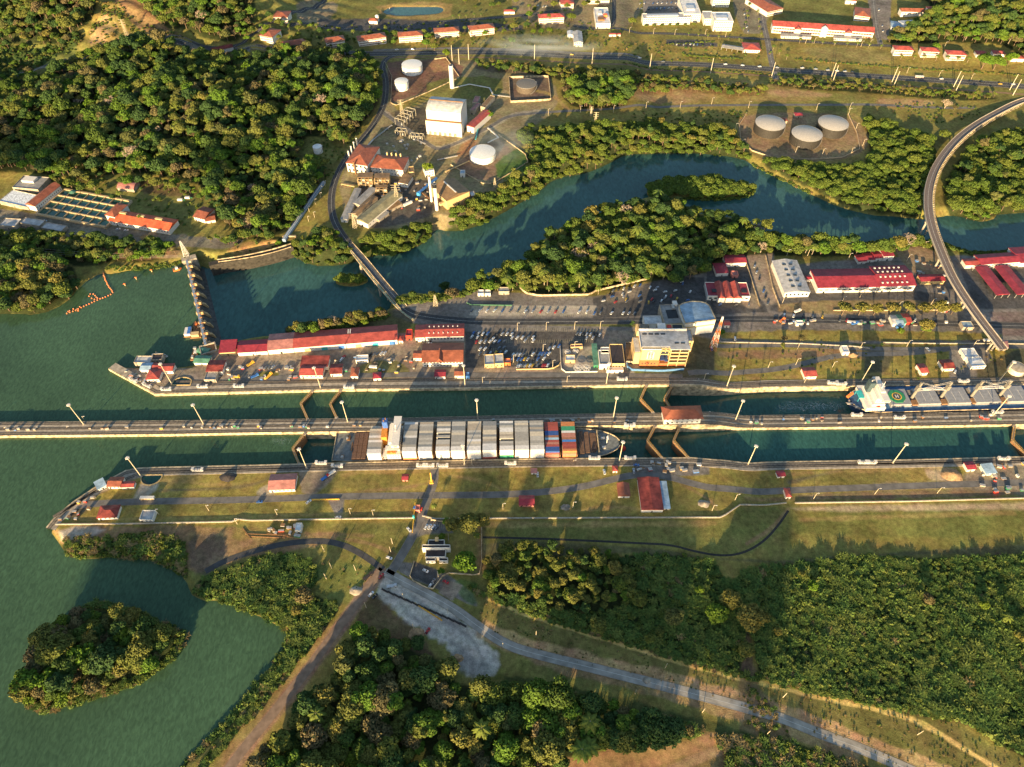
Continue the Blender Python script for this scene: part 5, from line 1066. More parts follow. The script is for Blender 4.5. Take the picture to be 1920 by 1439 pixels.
for b_i,(xa,xb,nt_) in enumerate(BAYS):
    zt=HZ+nt_*TH; ua,ub=U(xa,zt),U(xb,zt); uc=(ua+ub)/2; 
    mb=MB(); mb.use(dkm); mb.box(uc-6.4,uc+6.4,-15.4,15.4,ZD+.1,HZ-.02); mb.build('hatch_cover',ship); lash(uc+6.95,5.2 if b_i else 4)
    prev='grey'
    for r in range(13):   # r=0 far (north) side
        v=(6-r)*2.47; nt2=nt_
        if b_i in(3,) and r in(5,7): nt2=nt_-1
        if b_i==7 and r==8: nt2=nt_-1
        if b_i==0 and r in(0,1): nt2=nt_-1
        for t in range(nt2):
            top=(t==nt2-1); vis_=top or r==12
            if b_i==10: c_=PAT10[r] if top else rsn.choice(['red','navy','maroon','salmon'])
            elif b_i==11: c_=PAT11[r] if top else rsn.choice(['orange','salmon','brown'])
            else:
                if rsn.random()<.45: prev=rsn.choice(['grey','pale grey','warm grey','grey','pale grey','dark grey','white','cream'])
                c_=prev if r<11 else 'white'
            if r==12 and t==0: c_=side_low[b_i]
            if r==12 and t>0 and b_i<10: c_='white' if b_i!=7 or t>1 else 'green'
            if vis_:
                o=bpy.data.objects.new('shipping_container',CMESH[c_]); COL.objects.link(o); p=pre@Vector((uc,v,0)); o.location=(A.x+p.x,A.y+p.y,HZ+t*TH); o.rotation_euler=(0,0,ang)
                row='nearest' if r==12 else f'{ORD[r]} from the far side'
                tag(o,(f'{c_} container topmost in the {ORD[b_i]} bay from the stern, {row}' if top else f'{c_} container, near side of the {ORD[b_i]} bay, {ORD[t]} tier above deck').replace(', nearest',', near side'),'container','containers stacked on the ship'); nc+=1
            else: stuffc.box(uc-6.06,uc+6.06,v-1.2,v+1.2,HZ+t*TH+.03,HZ+t*TH+2.57)
stuffc.mats=[CM['warm_grey_container_paint']] ; o=stuffc.build('stacked_containers'); o.location=(A.x,A.y,0); o.rotation_euler=(0,0,ang); tag(o,'lower tiers of containers hidden inside the stacks on the ship','containers',None,'stuff')
# ================================================================ BULK CARRIER
ZB=-8.5
A2,an2,_=frame((1596,751),(1920,742),ZB); L2=195
bc=empty('bulk_carrier',Vector((A2.x,A2.y,0)),an2,'bulk carrier with blue hull, grey hatches and four cranes in the upper lane','ship')
def U2(px,z,py=748): x,y=W(px,py,z); return (x-A2.x)*math.cos(an2)+(y-A2.y)*math.sin(an2)
def half2(t):
    if t<.14: return 15.6*math.sqrt(max(0,1-((.14-t)/.145)**2.4))+.3
    if t<.85: return 15.9
    s=(t-.85)/.15; return 15.9*math.sqrt(max(0,1-s*s))
m=MB(); m.use(mat('blue_hull',(.03,.07,.14),.5,var=.2)); hull(m,L2,half2,-22,ZB,n=70); m.build('hull',bc)
n=60; P=[(L2*i/n,max(.05,half2(i/n)-.5)) for i in range(n+1)]
m=MB(); m.use(mat('blue_deck',(.05,.12,.22),.7,var=.35,scale=.4)); m.prism([(u,-h) for u,h in P]+[(u,h) for u,h in P[::-1]],ZB+.01,ZB+.15); m.build('main_deck',bc)
m=MB(); m.use(C['edge']); us=np.linspace(0,L2*.995,90)
for s in (1,-1):
    for a,b in zip(us,us[1:]): m.bar((a,s*half2(a/L2),ZB+.55),(b,s*half2(b/L2),ZB+.55),.25,1.0)
m.build('bulwark',bc)
HT=[(1667,1705),(1719,1761),(1776,1818),(1828,1875),(1888,1930),(1945,1985)]; hz=ZB+3.4
for j,(xa,xb) in enumerate(HT):
    a,b=U2(xa,hz),U2(xb,hz); m=MB(); m.use(mat('hatch_grey',(.27,.27,.27),.6,var=.15,scale=.4)); m.box(a,b,-9.2,9.6,ZB+1,hz); 
    m.use(C['steel']); m.box(a-.6,b+.6,-10,10.4,ZB+.1,ZB+1); m.use(C['white'])
    for k_ in range(2): m.box(a+(b-a)*(.35+.35*k_),a+(b-a)*(.35+.35*k_)+.15,-6,5,hz,hz+.12)
    m.build('hatch',bc)
a=U2(1683,hz+.3,747); m=MB(); cx=a
def octa(r,k_=8,ph=math.pi/8): return [(cx+r*math.cos(ph+2*math.pi*i/k_),.4+r*math.sin(ph+2*math.pi*i/k_)) for i in range(k_)]
m.use(mat('helideck_green',(.03,.22,.09),.6,var=.1)); m.prism(octa(8.2),hz+.1,hz+.5); hd=m.build('helicopter_deck',bc)
m=MB(); m.use(C['yellow']); m.prism(octa(4.6,28,0),hz+.5,hz+.54); m.build('yellow_circle',hd)
m=MB(); m.use(mat('circle_dark',(.06,.07,.07),.7)); m.prism(octa(3.7,28,0),hz+.54,hz+.58); m.build('circle_centre',hd)
m=MB(); m.use(C['white']); m.box(cx-1.5,cx-.8,-1.5,2.3,hz+.58,hz+.62); m.box(cx+.8,cx+1.5,-1.5,2.3,hz+.58,hz+.62); m.box(cx-.8,cx+.8,.1,.7,hz+.58,hz+.62); m.build('letter_h',hd)
# cranes
for j,(xb_,dirn) in enumerate(((1712,1),(1768,-1),(1826,1),(1880,-1))):
    u=U2(xb_,ZB,755); c=MB(); c.use(C['cream'] if False else mat('crane_cream',(.22,.20,.16),.6)); c.cyl(u,0,ZB,ZB+13,1.5,1.3,10); c.box(u-1.6,u+1.6,-1.7,1.7,ZB+13,ZB+18.5); c.box(u-.8,u+.8,-.9,.9,ZB+18.5,ZB+24)
    cr=c.build('crane',bc); bm_=MB(); bm_.use(C['white']); Lb=24
    for s in (-1.5,1.5): bm_.bar((u+dirn*1.8,s,ZB+13.8),(u+dirn*Lb,s*.5,ZB+14.6),.35)
    for k_ in range(1,8): bm_.bar((u+dirn*k_*Lb/8,-1.4+.1*k_,ZB+14),(u+dirn*(k_+.9)*Lb/8,1.4-.1*k_,ZB+14.2),.22)
    for s in (-.7,.7): bm_.bar((u,s,ZB+24),(u+dirn*Lb,s*.6,ZB+14.8),.14)
    bm_.build('boom',cr); w_=MB(); w_.use(C['rust']); w_.box(u-2.6,u+2.6,-9,-3,ZB+.1,ZB+2.2); w_.build('deck_house',bc); w_=MB(); w_.use(C['conc2']); w_.box(u-2.4,u+2.4,4,9.5,ZB+.1,ZB+1.6); w_.build('deck_house',bc)
# accommodation
s0,s1=U2(1622,0),U2(1662,0); m=MB(); m.use(wm); m.box(s0,s1-2,-14,14,ZB,ZB+5.4); m.box(s0+5,s1-3,-12,12,ZB+5.4,ZB+8); m.box(s0+8,s1-3,-10,10.5,ZB+8,ZB+14); m.build('accommodation',bc)
m=MB(); m.use(wm); m.box(s1-9,s1-2.6,-15,15,ZB+14,ZB+16.8); m.box(s1-8,s1-4,-5,5,ZB+16.8,ZB+18); o=m.build('bridge',bc); g=MB(); g.use(C['glass']); g.box(s1-2.6,s1-2.5,-14,14,ZB+15,ZB+16.2); g.box(s1-8.6,s1-3,-15.08,-15.0,ZB+15,ZB+16.2); g.build('bridge_window',o)
g=MB(); g.use(C['glass'])
for z in (1.6,): 
    for u in np.arange(s0+1,s1-3,2.4): g.box(u,u+1,-14.06,-14,ZB+z,ZB+z+1)
for z in (9,11.8):
    for u in np.arange(s0+9,s1-4,2.2): g.box(u,u+1,-10.06,-10,ZB+z,ZB+z+1)
g.build('window',bc)
m=MB(); m.use(mat('funnel_dark',(.05,.08,.09),.5)); m.box(s0+4,s0+9.5,3,9,ZB+8,ZB+21); o=m.build('funnel',bc); g=MB(); g.use(C['steel']); g.cyl(s0+6,6,ZB+21,ZB+22.5,.6,n=8); g.cyl(s0+8,7,ZB+21,ZB+22,.5,n=8); g.build('exhaust_pipe',o)
m=MB(); m.use(C['white']); m.cyl(s1-6,0,ZB+18,ZB+27,.35,.2,8); m.box(s1-6.6,s1-5.4,-2.4,2.4,ZB+22,ZB+22.4); m.build('radar_mast',bc)
m=MB(); m.use(C['teal']); m.box(s0-3.5,s0+1.5,-2,7,ZB+5.5,ZB+6.2); m.box(s0-3.3,s0-3,-2,-1.7,ZB,ZB+5.5); m.box(s0-3.3,s0-3,6.6,6.9,ZB,ZB+5.5); m.build('awning',bc)
m=MB(); m.use(C['orange']); m.bar((s0-13,1.5,ZB+3.5),(s0-7,5,ZB+5),2.2,2.2); m.build('lifeboat',bc)
m=MB(); m.use(C['redp']); m.cyl(s1-9,-11.8,ZB+5.5,ZB+6.3,1.9,n=14); m.build('pool_cover',bc)
m=MB(); m.use(C['steel']); m.box(s0-14,s0-9,-5,-3.6,ZB,ZB+1.2); m.box(s0-8,s0-5,-10,-8,ZB,ZB+1.4); m.cyl(s0-11,-1,ZB,ZB+1.2,.8,n=8); m.cyl(s0-6,9,ZB,ZB+1.2,.8,n=8); m.bar((s0-15,-3,ZB+.7),(s0-4,-12,ZB+.7),.3); m.build('mooring_winch',bc)
# foam behind its propeller
fm=bpy.data.materials.new('propeller_foam'); fm.use_nodes=True; n=fm.node_tree; b=n.nodes['Principled BSDF']; b.inputs['Base Color'].default_value=(.55,.70,.70,1); b.inputs['Roughness'].default_value=.6
geo=n.nodes.new('ShaderNodeNewGeometry'); t=n.nodes.new('ShaderNodeTexNoise'); t.inputs['Scale'].default_value=.22; t.inputs['Detail'].default_value=5; t.inputs['Distortion'].default_value=2.5; n.links.new(geo.outputs['Position'],t.inputs['Vector'])
cr=n.nodes.new('ShaderNodeValToRGB'); cr.color_ramp.elements[0].position=.47; cr.color_ramp.elements[0].color=(0,0,0,1); cr.color_ramp.elements[1].position=.53; cr.color_ramp.elements[1].color=(0,0,0,1); e_=cr.color_ramp.elements.new(.50); e_.color=(.75,.75,.75,1)
at=n.nodes.new('ShaderNodeAttribute'); at.attribute_name='a'; mu=n.nodes.new('ShaderNodeMath'); mu.operation='MULTIPLY'; n.links.new(t.outputs[0],cr.inputs[0]); n.links.new(cr.outputs[0],mu.inputs[0]); n.links.new(at.outputs['Fac'],mu.inputs[1]); n.links.new(mu.outputs[0],b.inputs['Alpha'])
def foam(name,P,z,lab):
    Q=wpoly(P,z,1); x0,y0=Q.min(0); x1,y1=Q.max(0); X,Y=np.meshgrid(np.arange(x0-4,x1+4,2.),np.arange(y0-4,y1+4,2.)); s=-sdist(X.ravel(),Y.ravel(),Q)
    h,w_=X.shape; ii=np.arange(h*w_).reshape(h,w_); q=np.stack([ii[:-1,:-1],ii[:-1,1:],ii[1:,1:],ii[1:,:-1]],-1).reshape(-1,4); me=bpy.data.meshes.new(name); me.from_pydata(np.column_stack([X.ravel(),Y.ravel(),np.full(X.size,z+.06)]).tolist(),[],q.tolist())
    a=me.attributes.new('a','FLOAT','POINT'); a.data.foreach_set('value',smooth(s/9).astype(np.float32)); me.materials.append(fm); me.update(); o=bpy.data.objects.new(name,me); COL.objects.link(o); tag(o,lab,'foam',None,'stuff')
foam('water_foam',[(1445,765),(1470,745),(1500,748),(1540,745),(1590,752),(1596,768),(1560,778),(1500,776),(1460,778)],ZS,'swirling pale foam behind the stern of the bulk carrier')
foam('ripple_foam',[(500,818),(550,818),(556,832),(535,840),(505,834)],ZL,'thin pale ripples by the west gate of the lower lane')
# ================================================================ DAM
D0=Vector((*W(354,492,0),0)); D1=Vector((*W(389,648,0),0)); dd=D1-D0; DL=dd.length; da=math.atan2(dd.y,dd.x)
dam=empty('spillway_dam',D0,da,'concrete spillway dam with sunlit piers between the lake and the river','dam')
m=MB(); m.use(mat('wet_concrete',(.055,.055,.05),.6,var=.5,scale=.3)); prof=[(-3,-16),(-3,-4.2),(0,-3.3),(2,-3.8),(4,-6.5),(7,-10.5),(10,-13.2),(14,-14.5),(14,-17)]
k=len(prof); V=[(x,y,z) for x in (0,DL) for y,z in prof]; m.add(V,[(i,i+1,k+i+1,k+i) for i in range(k-1)]+[tuple(range(k))[::-1],tuple(range(k,2*k))]); m.build('weir',dam)
for i in range(9):
    x=DL*(i+.35)/8.6; m=MB(); m.use(mat('pier_stone',(.48,.32,.16),.85,var=.35,scale=.4)); w_=1.05
    P=[(-4,.8),(3,.8),(4.5,-3),(6.5,-4.5),(8,-9),(8.5,-15),(-4,-15)]
    V=[(x+s,y,z) for s in (-w_,w_) for y,z in P]; n7=len(P); m.add(V,[tuple(range(n7)),tuple(range(n7,2*n7))[::-1]]+[(i_,n7+i_,n7+(i_+1)%n7,(i_+1)%n7) for i_ in range(n7)]); m.build('pier',dam)
m=MB(); m.use(mat('blue_grey_walkway',(.22,.28,.36),.6,var=.2)); m.box(-2,DL,-2.6,-.2,1.2,1.7); wk=m.build('walkway',dam)
m=MB(); m.use(C['steel'])
for s in (-2.6,-.25):
    m.box(-2,DL,s,s+.08,2.7,2.8)
    for x in np.arange(0,DL,3): m.box(x,x+.1,s,s+.08,1.7,2.7)
m.build('handrail',wk)
for i in range(8):
    x=DL*(i+.85)/8.6; m=MB(); m.use(C['steel']); m.box(x-4.2,x+4.2,-.1,.5,-5,1.1); m.use(C['rust']); m.box(x-4.2,x-3.4,-1.2,1.2,1.7,3.2); m.box(x+3.4,x+4.2,-1.2,1.2,1.7,3.2); m.build('sluice_gate',dam)
m=MB(); m.use(C['conc']); m.box(DL-1,DL+12,-8,-7,-14,1.4); m.box(DL-1,DL+12,7,8,-14,1.4); m.box(DL-1,DL,-7,7,-14,1.4); m.box(DL+11,DL+12,-7,7,-14,1.4); m.use(C['rust']); m.box(DL,DL+11,-7,7,-14,-.5); m.build('abutment',dam)
m=MB(); m.use(C['conc']); m.box(-10,-2,-7,9,-14,1.4); m.build('north_abutment',dam)
# training wall with road
def sweepwall(P,wd,z0,z1,m,name,label,cat,zpx=0,parent=None):
    Q=resample(wpoly(P,z1 if zpx is None else zpx,2,False),5); N=normals(Q); k=len(Q); mb=MB(); mb.use(m); A_=Q-N*wd/2; B_=Q+N*wd/2; za=np.array([z1]*k) if not callable(z1) else z1(k)
    V=[(a[0],a[1],z0) for a in A_]+[(a[0],a[1],z) for a,z in zip(A_,za)]+[(b[0],b[1],z) for b,z in zip(B_,za)]+[(b[0],b[1],z0) for b in B_]
    mb.add(V,[(j*k+i,j*k+i+1,(j+1)*k+i+1,(j+1)*k+i) for j in range(3) for i in range(k-1)]+[(0,k,2*k,3*k),(4*k-1,3*k-1,2*k-1,k-1)]); o=mb.build(name,parent)
    if label: tag(o,label,cat)
    return o,Q
tw,_=sweepwall([(392,497),(420,490),(450,486),(480,480),(515,472),(548,461)],7,-16,1,mat('dark_concrete',(.045,.040,.032),.9,var=.5,scale=.3),'training_wall','curved stained concrete wall leading from the dam to the river bank','wall')  # whole wall given one very dark, mottled base tone
sweepwall([(408,489),(450,483),(480,477),(515,469),(546,459)],.8,-2,2.1,C['edge'],'parapet',None,None,0,tw); sweepwall([(410,493),(450,488),(480,483),(515,475),(546,465)],.6,-2,1.9,C['edge'],'parapet',None,None,0,tw)
m=MB(); m.use(mat('sluice_stone',(.45,.36,.24),.85,var=.3))
pn,_=sweepwall([(608,344),(590,368),(570,398),(550,428),(533,453)],4.2,-1,3.0,mat('penstock_blue',(.24,.32,.40),.5,var=.15),'penstock','long pale blue pipeline slab running down the slope to the training wall','pipeline')
sweepwall([(608,344),(590,368),(570,398),(550,428),(533,453)],.5,3.0,3.6,C['white'],'rail',None,None,0,pn)
m=MB(); m.use(C['edge']); g=G(543,445); m.cbox(0,0,1.5,16,2.5,1); m.cbox(-7,0,0,1.5,2.5,3); m.cbox(7,0,0,1.5,2.5,3); o=m.build('pipe_bridge'); o.location=g; tag(o,'small concrete cross beam over the blue pipeline','bridge')
# ================================================================ BRIDGES
def viaduct(name,P,zs,wd,lab,piers,deckm,ribs=None,th=1.2,par=1.1,sm=2,step=4,parm=None):
    """P traced at its own deck height; the deck is a swept slab with parapets and piers"""
    pts=np.array([(*[float(v) for v in W(p[0],p[1],z)],z) for p,z in zip(P,zs)]); Q3=pts
    for _ in range(sm):
        N_=[Q3[0]]
        for a,b in zip(Q3,Q3[1:]): N_+= [a*.75+b*.25,a*.25+b*.75]
        N_.append(Q3[-1]); Q3=np.array(N_)
    d=np.r_[0,np.cumsum(np.linalg.norm(np.diff(Q3[:,:2],axis=0),axis=1))]; k=int(d[-1]/step)+2; s=np.linspace(0,d[-1],k); Q=np.column_stack([np.interp(s,d,Q3[:,j]) for j in range(3)]); N=normals(Q[:,:2])
    root=empty(name,(Q[0][0],Q[0][1],0),0,lab,'bridge'); o0=Vector(root.location)
    def slab(o1,o2,z1,z2,m,nm,par_=root):
        mb=MB(); mb.use(m); A_=Q[:,:2]+N*o1-np.array(o0[:2]); B_=Q[:,:2]+N*o2-np.array(o0[:2]); z=Q[:,2]
        V=[(a[0],a[1],zz+z1) for a,zz in zip(A_,z)]+[(a[0],a[1],zz+z2) for a,zz in zip(A_,z)]+[(a[0],a[1],zz+z2) for a,zz in zip(B_,z)]+[(a[0],a[1],zz+z1) for a,zz in zip(B_,z)]
        mb.add(V,[(j%4*k+i,j%4*k+i+1,(j+1)%4*k+i+1,(j+1)%4*k+i) for j in range(4) for i in range(k-1)]+[(0,k,2*k,3*k),(4*k-1,3*k-1,2*k-1,k-1)]); return mb.build(nm,par_)
    dk=slab(-wd/2,wd/2,-th,0,deckm,'deck'); pm_=parm or C['edge']
    slab(-wd/2-.4,-wd/2,-th,par,pm_,'parapet'); slab(wd/2,wd/2+.4,-th,par,pm_,'parapet')
    mk=slab(-.09,.09,.02,.05,C['mark'],'centre_line',dk)
    slab(-wd/2+1.2,wd/2-1.2,-th-1.6,-th,C['conc2'],'girder')
    for t in piers:
        i=int(t*(k-1)); q=Q[i]; n_=N[i]; zg=float(gz(q[0],q[1])); m=MB(); m.use(C['conc']); zt=q[2]-th-1.6
        for sgn in (-1,1): m.cyl(q[0]-o0.x+n_[0]*sgn*wd*.3,q[1]-o0.y+n_[1]*sgn*wd*.3,min(zg,zt)-6,zt-1.2,1.1,n=10)
        a=Vector((q[0]-o0.x-n_[0]*wd*.5,q[1]-o0.y-n_[1]*wd*.5,zt-.7)); b=Vector((q[0]-o0.x+n_[0]*wd*.5,q[1]-o0.y+n_[1]*wd*.5,zt-.7)); m.bar(a,b,1.8,1.4); m.build('pier',root)
    if ribs:
        t0,t1,side,off=ribs; m=MB(); m.use(C['edge']); i0,i1=int(t0*(k-1)),int(t1*(k-1)); pv=None
        for i in range(i0,i1):
            q=Q[i]; n_=N[i]*side; a=Vector((q[0]-o0.x+n_[0]*(wd/2+.4),q[1]-o0.y+n_[1]*(wd/2+.4),q[2]-1.0)); b=Vector((q[0]-o0.x+n_[0]*(wd/2+off),q[1]-o0.y+n_[1]*(wd/2+off),q[2]-1.6)); m.bar(a,b,.8,.6)
            if pv: m.bar(pv,b,.5,.7)
            pv=b
        m.build('service_frame',root)
    return root,Q,N
br,_,_=viaduct('river_bridge',[(655,458),(670,474),(690,497),(715,528),(740,557),(757,577)],[.6]*6,7.5,'narrow concrete bridge crossing the river to the power station',[.25,.5,.75],mat('bridge_asphalt',(.10,.10,.10),.9,var=.25))
pl,_,_=viaduct('pipe_run',[(640,452),(656,468),(680,500),(710,537),(740,572),(757,588),(775,600)],[1.0]*7,1.0,'green pipe carried along the west side of the river bridge',[.3,.6],C['green'],None,.6,.2)
RBP=[(1990,168),(1940,182),(1905,193),(1870,211),(1830,233),(1795,260),(1768,292),(1750,322),(1740,358),(1740,395),(1748,430),(1765,475),(1785,520),(1810,560),(1840,602),(1868,638),(1881,655)]
RBZ=[-7,-7,-6,-3,0,3,5,6,7,7,7,7,7,7,7,7,7]
rb,RQ,RNn=viaduct('curved_viaduct',RBP,RBZ,9,'long curved concrete viaduct sweeping across the river on the right',[.2,.3,.4,.5,.6,.7,.8,.9,.985],mat('viaduct_deck',(.17,.135,.115),.9,var=.2),(.12,.86,1,3.4),parm=mat('viaduct_parapet',(.44,.38,.30),.8))
# ================================================================ BUILDINGS
_wc={}
def winmesh(w_,h_,m):
    key=(w_,h_,m.name)
    if key not in _wc:
        mb=MB(); mb.use(m); mb.box(-w_/2,w_/2,-.06,.02,-h_/2,h_/2); me=bpy.data.meshes.new('window'); me.from_pydata(mb.v,[],mb.f); me.materials.append(m); me.update(); _wc[key]=me
    return _wc[key]
def windows(root,x0,x1,y,z,n,w_=1.1,h_=1.3,rz=0,m=None,name='window'):
    me=winmesh(w_,h_,m or C['glass'])
    for i in range(n):
        t=(i+.5)/n; o=bpy.data.objects.new(name,me); COL.objects.link(o); o.parent=root
        if rz==0: o.location=(x0+(x1-x0)*t,y,z)
        else: o.location=(y,x0+(x1-x0)*t,z); o.rotation_euler=(0,0,rz)
def rooftop(mb,kind,x0,x1,y0,y1,h,rh,ov,th=.3):
    X0,X1,Y0,Y1=x0-ov,x1+ov,y0-ov,y1+ov; ym=(Y0+Y1)/2; xm=(X0+X1)/2; w_=X1-X0; d=Y1-Y0
    if kind=='flat':
        mb.box(x0,x1,y0,y1,h,h+.15); return
    mb.box(X0,X1,Y0,Y1,h,h+th); z=h+th; b=[(X0,Y0,z),(X1,Y0,z),(X1,Y1,z),(X0,Y1,z)]
    if kind=='gable': mb.add(b+[(X0,ym,z+rh),(X1,ym,z+rh)],[(0,1,5,4),(2,3,4,5),(1,2,5),(3,0,4)])
    elif kind=='gabley': mb.add(b+[(xm,Y0,z+rh),(xm,Y1,z+rh)],[(0,1,4),(2,3,5),(1,2,5,4),(3,0,4,5)])
    elif kind=='hip':
        if w_>=d: e=min(d/2,w_/2-.2); mb.add(b+[(X0+e,ym,z+rh),(X1-e,ym,z+rh)],[(0,1,5,4),(2,3,4,5),(1,2,5),(3,0,4)])
        else: e=w_/2; mb.add(b+[(xm,Y0+e,z+rh),(xm,Y1-e,z+rh)],[(0,1,4),(2,3,5),(1,2,5,4),(3,0,4,5)])
    elif kind=='shed': mb.add(b+[(X0,Y1,z+rh),(X1,Y1,z+rh)],[(0,1,5,4),(2,3,4,5),(1,2,5),(3,0,4)])
    elif kind=='barrel':
        n=10; V=[];
        for i in range(n+1):
            t=i/n; yy=Y0+d*t; zz=z+rh*math.sin(math.pi*t)**.8 if 0<t<1 else z; V+=[(X0,yy,zz),(X1,yy,zz)]
        mb.add(V,[(2*i,2*i+1,2*i+3,2*i+2) for i in range(n)]+[tuple(range(0,2*n+2,2))[::-1],tuple(range(1,2*n+2,2))])
USED={}
def B(name,a,b,depth,h,kind,roof,wall,label,cat='building',rh=2.0,ov=.6,win=None,side=None,bands=None,door=1,group=None,zz=None,open_=False):
    A_=G(*a); B_=G(*b); z=(A_.z+B_.z)/2 if zz is None else zz
    if zz is not None: A_=Vector((*W(a[0],a[1],zz),zz)); B_=Vector((*W(b[0],b[1],zz),zz))
    d=B_-A_; w_=math.hypot(d.x,d.y); root=empty(name,Vector((A_.x,A_.y,z)),math.atan2(d.y,d.x),label,cat,group)
    m=MB(); m.use(wall if not isinstance(wall,str) else C[wall])
    if open_:
        n=max(2,int(w_/7)+1)
        for i in range(n):
            for yy in (0,depth): p=MB(); p.use(C['steel']); x=w_*i/(n-1); p.box(x-.2,x+.2,yy-.2,yy+.2,-.5,h); p.build('post',root)
    else:
        m.box(0,w_,0,depth,-1.5,h)
        if kind=='flat':
            t=.35
            for q in ((0,w_,0,t),(0,w_,depth-t,depth),(0,t,t,depth-t),(w_-t,w_,t,depth-t)): m.box(*q,h,h+.8)
        m.build('wall',root)
    r=MB(); r.use(R_[roof] if isinstance(roof,str) else roof)
    if kind=='flat': r.box(.36,w_-.36,.36,depth-.36,h+.01,h+.12); 
    else: rooftop(r,kind,0,w_,0,depth,h,rh,ov)
    r.build('roof',root)
    if win:
        rows,sp,ww,wh=win; n=max(1,int((w_-1)/sp))
        for k_ in range(rows): windows(root,.6,w_-.6,-.02,h*(k_+.55)/rows,n,ww,wh)
    if side:
        rows,sp,ww,wh=side; n=max(1,int((depth-1)/sp))
        if a[0]<960: [windows(root,.6,depth-.6,w_+.02,h*(k_+.55)/rows,n,ww,wh,math.pi/2) for k_ in range(rows)]
        else: [windows(root,.6,depth-.6,-.02,h*(k_+.55)/rows,n,ww,wh,-math.pi/2) for k_ in range(rows)]
    if bands:
        for k_ in range(bands):
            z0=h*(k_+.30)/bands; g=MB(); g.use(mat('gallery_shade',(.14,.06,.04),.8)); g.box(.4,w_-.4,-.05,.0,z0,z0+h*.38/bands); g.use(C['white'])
            for x in np.linspace(.4,w_-.6,max(3,int(w_/4))): g.box(x,x+.25,-.12,-.051,z0,z0+h*.38/bands)
            g.build('gallery',root)
    if door and not open_ and not bands:
        g=MB(); g.use(C['dark']); x=w_*.5 if not win else w_*.12; dw=1.1 if h<6 else 2.0; g.box(x-dw/2,x+dw/2,-.09,-.0,-.2,min(2.3,h*.6)); g.build('door',root)
    return root,w_
def addbox(root,name,q,m):
    g=MB(); g.use(C[m] if isinstance(m,str) else m); g.box(*q); return g.build(name,root)
# ---- town: barracks
BK_=[((531,98),(576,95),16,10,'tile','westernmost in the lower row'),((614,91),(648,88),16,10,'tile','second from the left in the lower row'),((674,88),(725,82),16,10,'tile','longest in the lower row'),((749,81),(793,78),16,10,'tile','fourth from the left in the lower row'),((816,72),(861,69),15,9,'tile','half shaded behind bright trees'),((882,69),(927,64),16,10,'tile','east end of the row'),
 ((489,75),(512,79),26,10,'tile','turned sideways at the west end'),((515,41),(541,43),22,9,'tile','upper left near the hill'),((1011,46),(1057,44),14,10,'red','above the smoke'),((1052,18),(1075,17),26,9,'red','at the top edge')]
for a,b,d,h,rf,l in BK_: B('barracks',a,b,d,h,'hip',rf,'white','red-roofed white three-storey barracks, '+l,'barracks',3.2,1.2,bands=3,group='white barracks with red hipped roofs')
B('pavilion',(692,45),(708,46),10,5,'hip','tile','white','small hip-roofed white pavilion below the golf pond','pavilion',2.5)
g=MB(); g.use(C['white']); g.cyl(0,0,0,9,3.2,n=16); g.dome(0,0,9,3.2,1.5,16); o=g.build('round_tower'); o.location=G(708,40); tag(o,'white round tower behind the small pavilion','tower')
g=MB(); g.use(C['white']); g.cyl(0,0,-.6,5.5,1.2,.1,10); o=g.build('fountain'); o.location=G(731,21,.0); tag(o,'white fountain jet in the golf pond','fountain')
B('kiosk',(945,27),(965,27),8,4,'hip','red','white','small red kiosk left of the red blocks','kiosk',1.8)
r,w_=B('long_building',(1117,54),(1144,54),60,8,'flat','white','white','long white flat building running up to a salmon-roofed block','building',win=(2,3,1.3,1.2))
addbox(r,'roof_unit',(4,14,8,20,8.8,11),'rust'); addbox(r,'roof_unit',(5,12,32,44,8.8,10.5),'white'); addbox(r,'salmon_screen',(14,20,22,30,8.8,12),'orange')
B('block',(1098,8),(1142,8),26,11,'hip','rose','white','white block with a salmon hipped roof at the top edge','building',3,bands=3)
B('shed',(1064,72),(1075,72),14,5,'gabley','white','white','narrow white-roofed shed beside the grey house','shed',1.5)
r,w_=B('house',(1076,88),(1092,88),38,7,'gabley','lgrey','white','grey-roofed white house near the highway','house',2,win=(2,3,1.4,1.3))
for a,b in (((1142,69),(1155,69)),((1158,69),(1163,69))): B('kiosk',a,b,5,3.2,'gable','red','white','tiny red-roofed kiosk, '+('left' if a[0]<1150 else 'right')+' of the two by the town avenue','kiosk',1)
r,w_=B('office_block',(1205,48),(1293,46),18,11,'flat','lgrey','white','long white flat office block behind a hedge','office',win=(3,3.2,2.2,1.3)); addbox(r,'roof_unit',(6,60,5,12,11.2,13),'silver')
r,w_=B('office_block',(1280,42),(1312,42),70,13,'flat','white','white','tall white office wing reaching the top edge','office',win=(4,3,2,1.4)); addbox(r,'roof_unit',(6,20,14,30,13,16),'silver')
r,w_=B('office_block',(1336,59),(1371,59),34,16,'flat','white','white','white stepped office block, tallest by the avenue','office',win=(4,3,2,1.4),side=(4,4,2,1.4)); addbox(r,'roof_unit',(4,22,6,18,16.2,19),'silver')
r,w_=B('office_block',(1319,48),(1338,48),30,10,'flat','lgrey','white','low white wing left of the stepped block','office',win=(2,3,2,1.4))
B('office_block',(1335,14),(1366,14),20,12,'flat','white','white','white block behind the stepped office at the top edge','office',win=(3,3,2,1.4))
B('pavilion',(1394,99),(1424,100),24,5,'hip','red','white','square red hip-roofed hall by the highway','hall',4,1.2,win=(1,3,1.5,1.5))
B('shelter',(1352,94),(1392,100),12,4,'gable','grey','conc','grey shelter roof left of the red hip-roofed hall','shelter',1.5,open_=True)
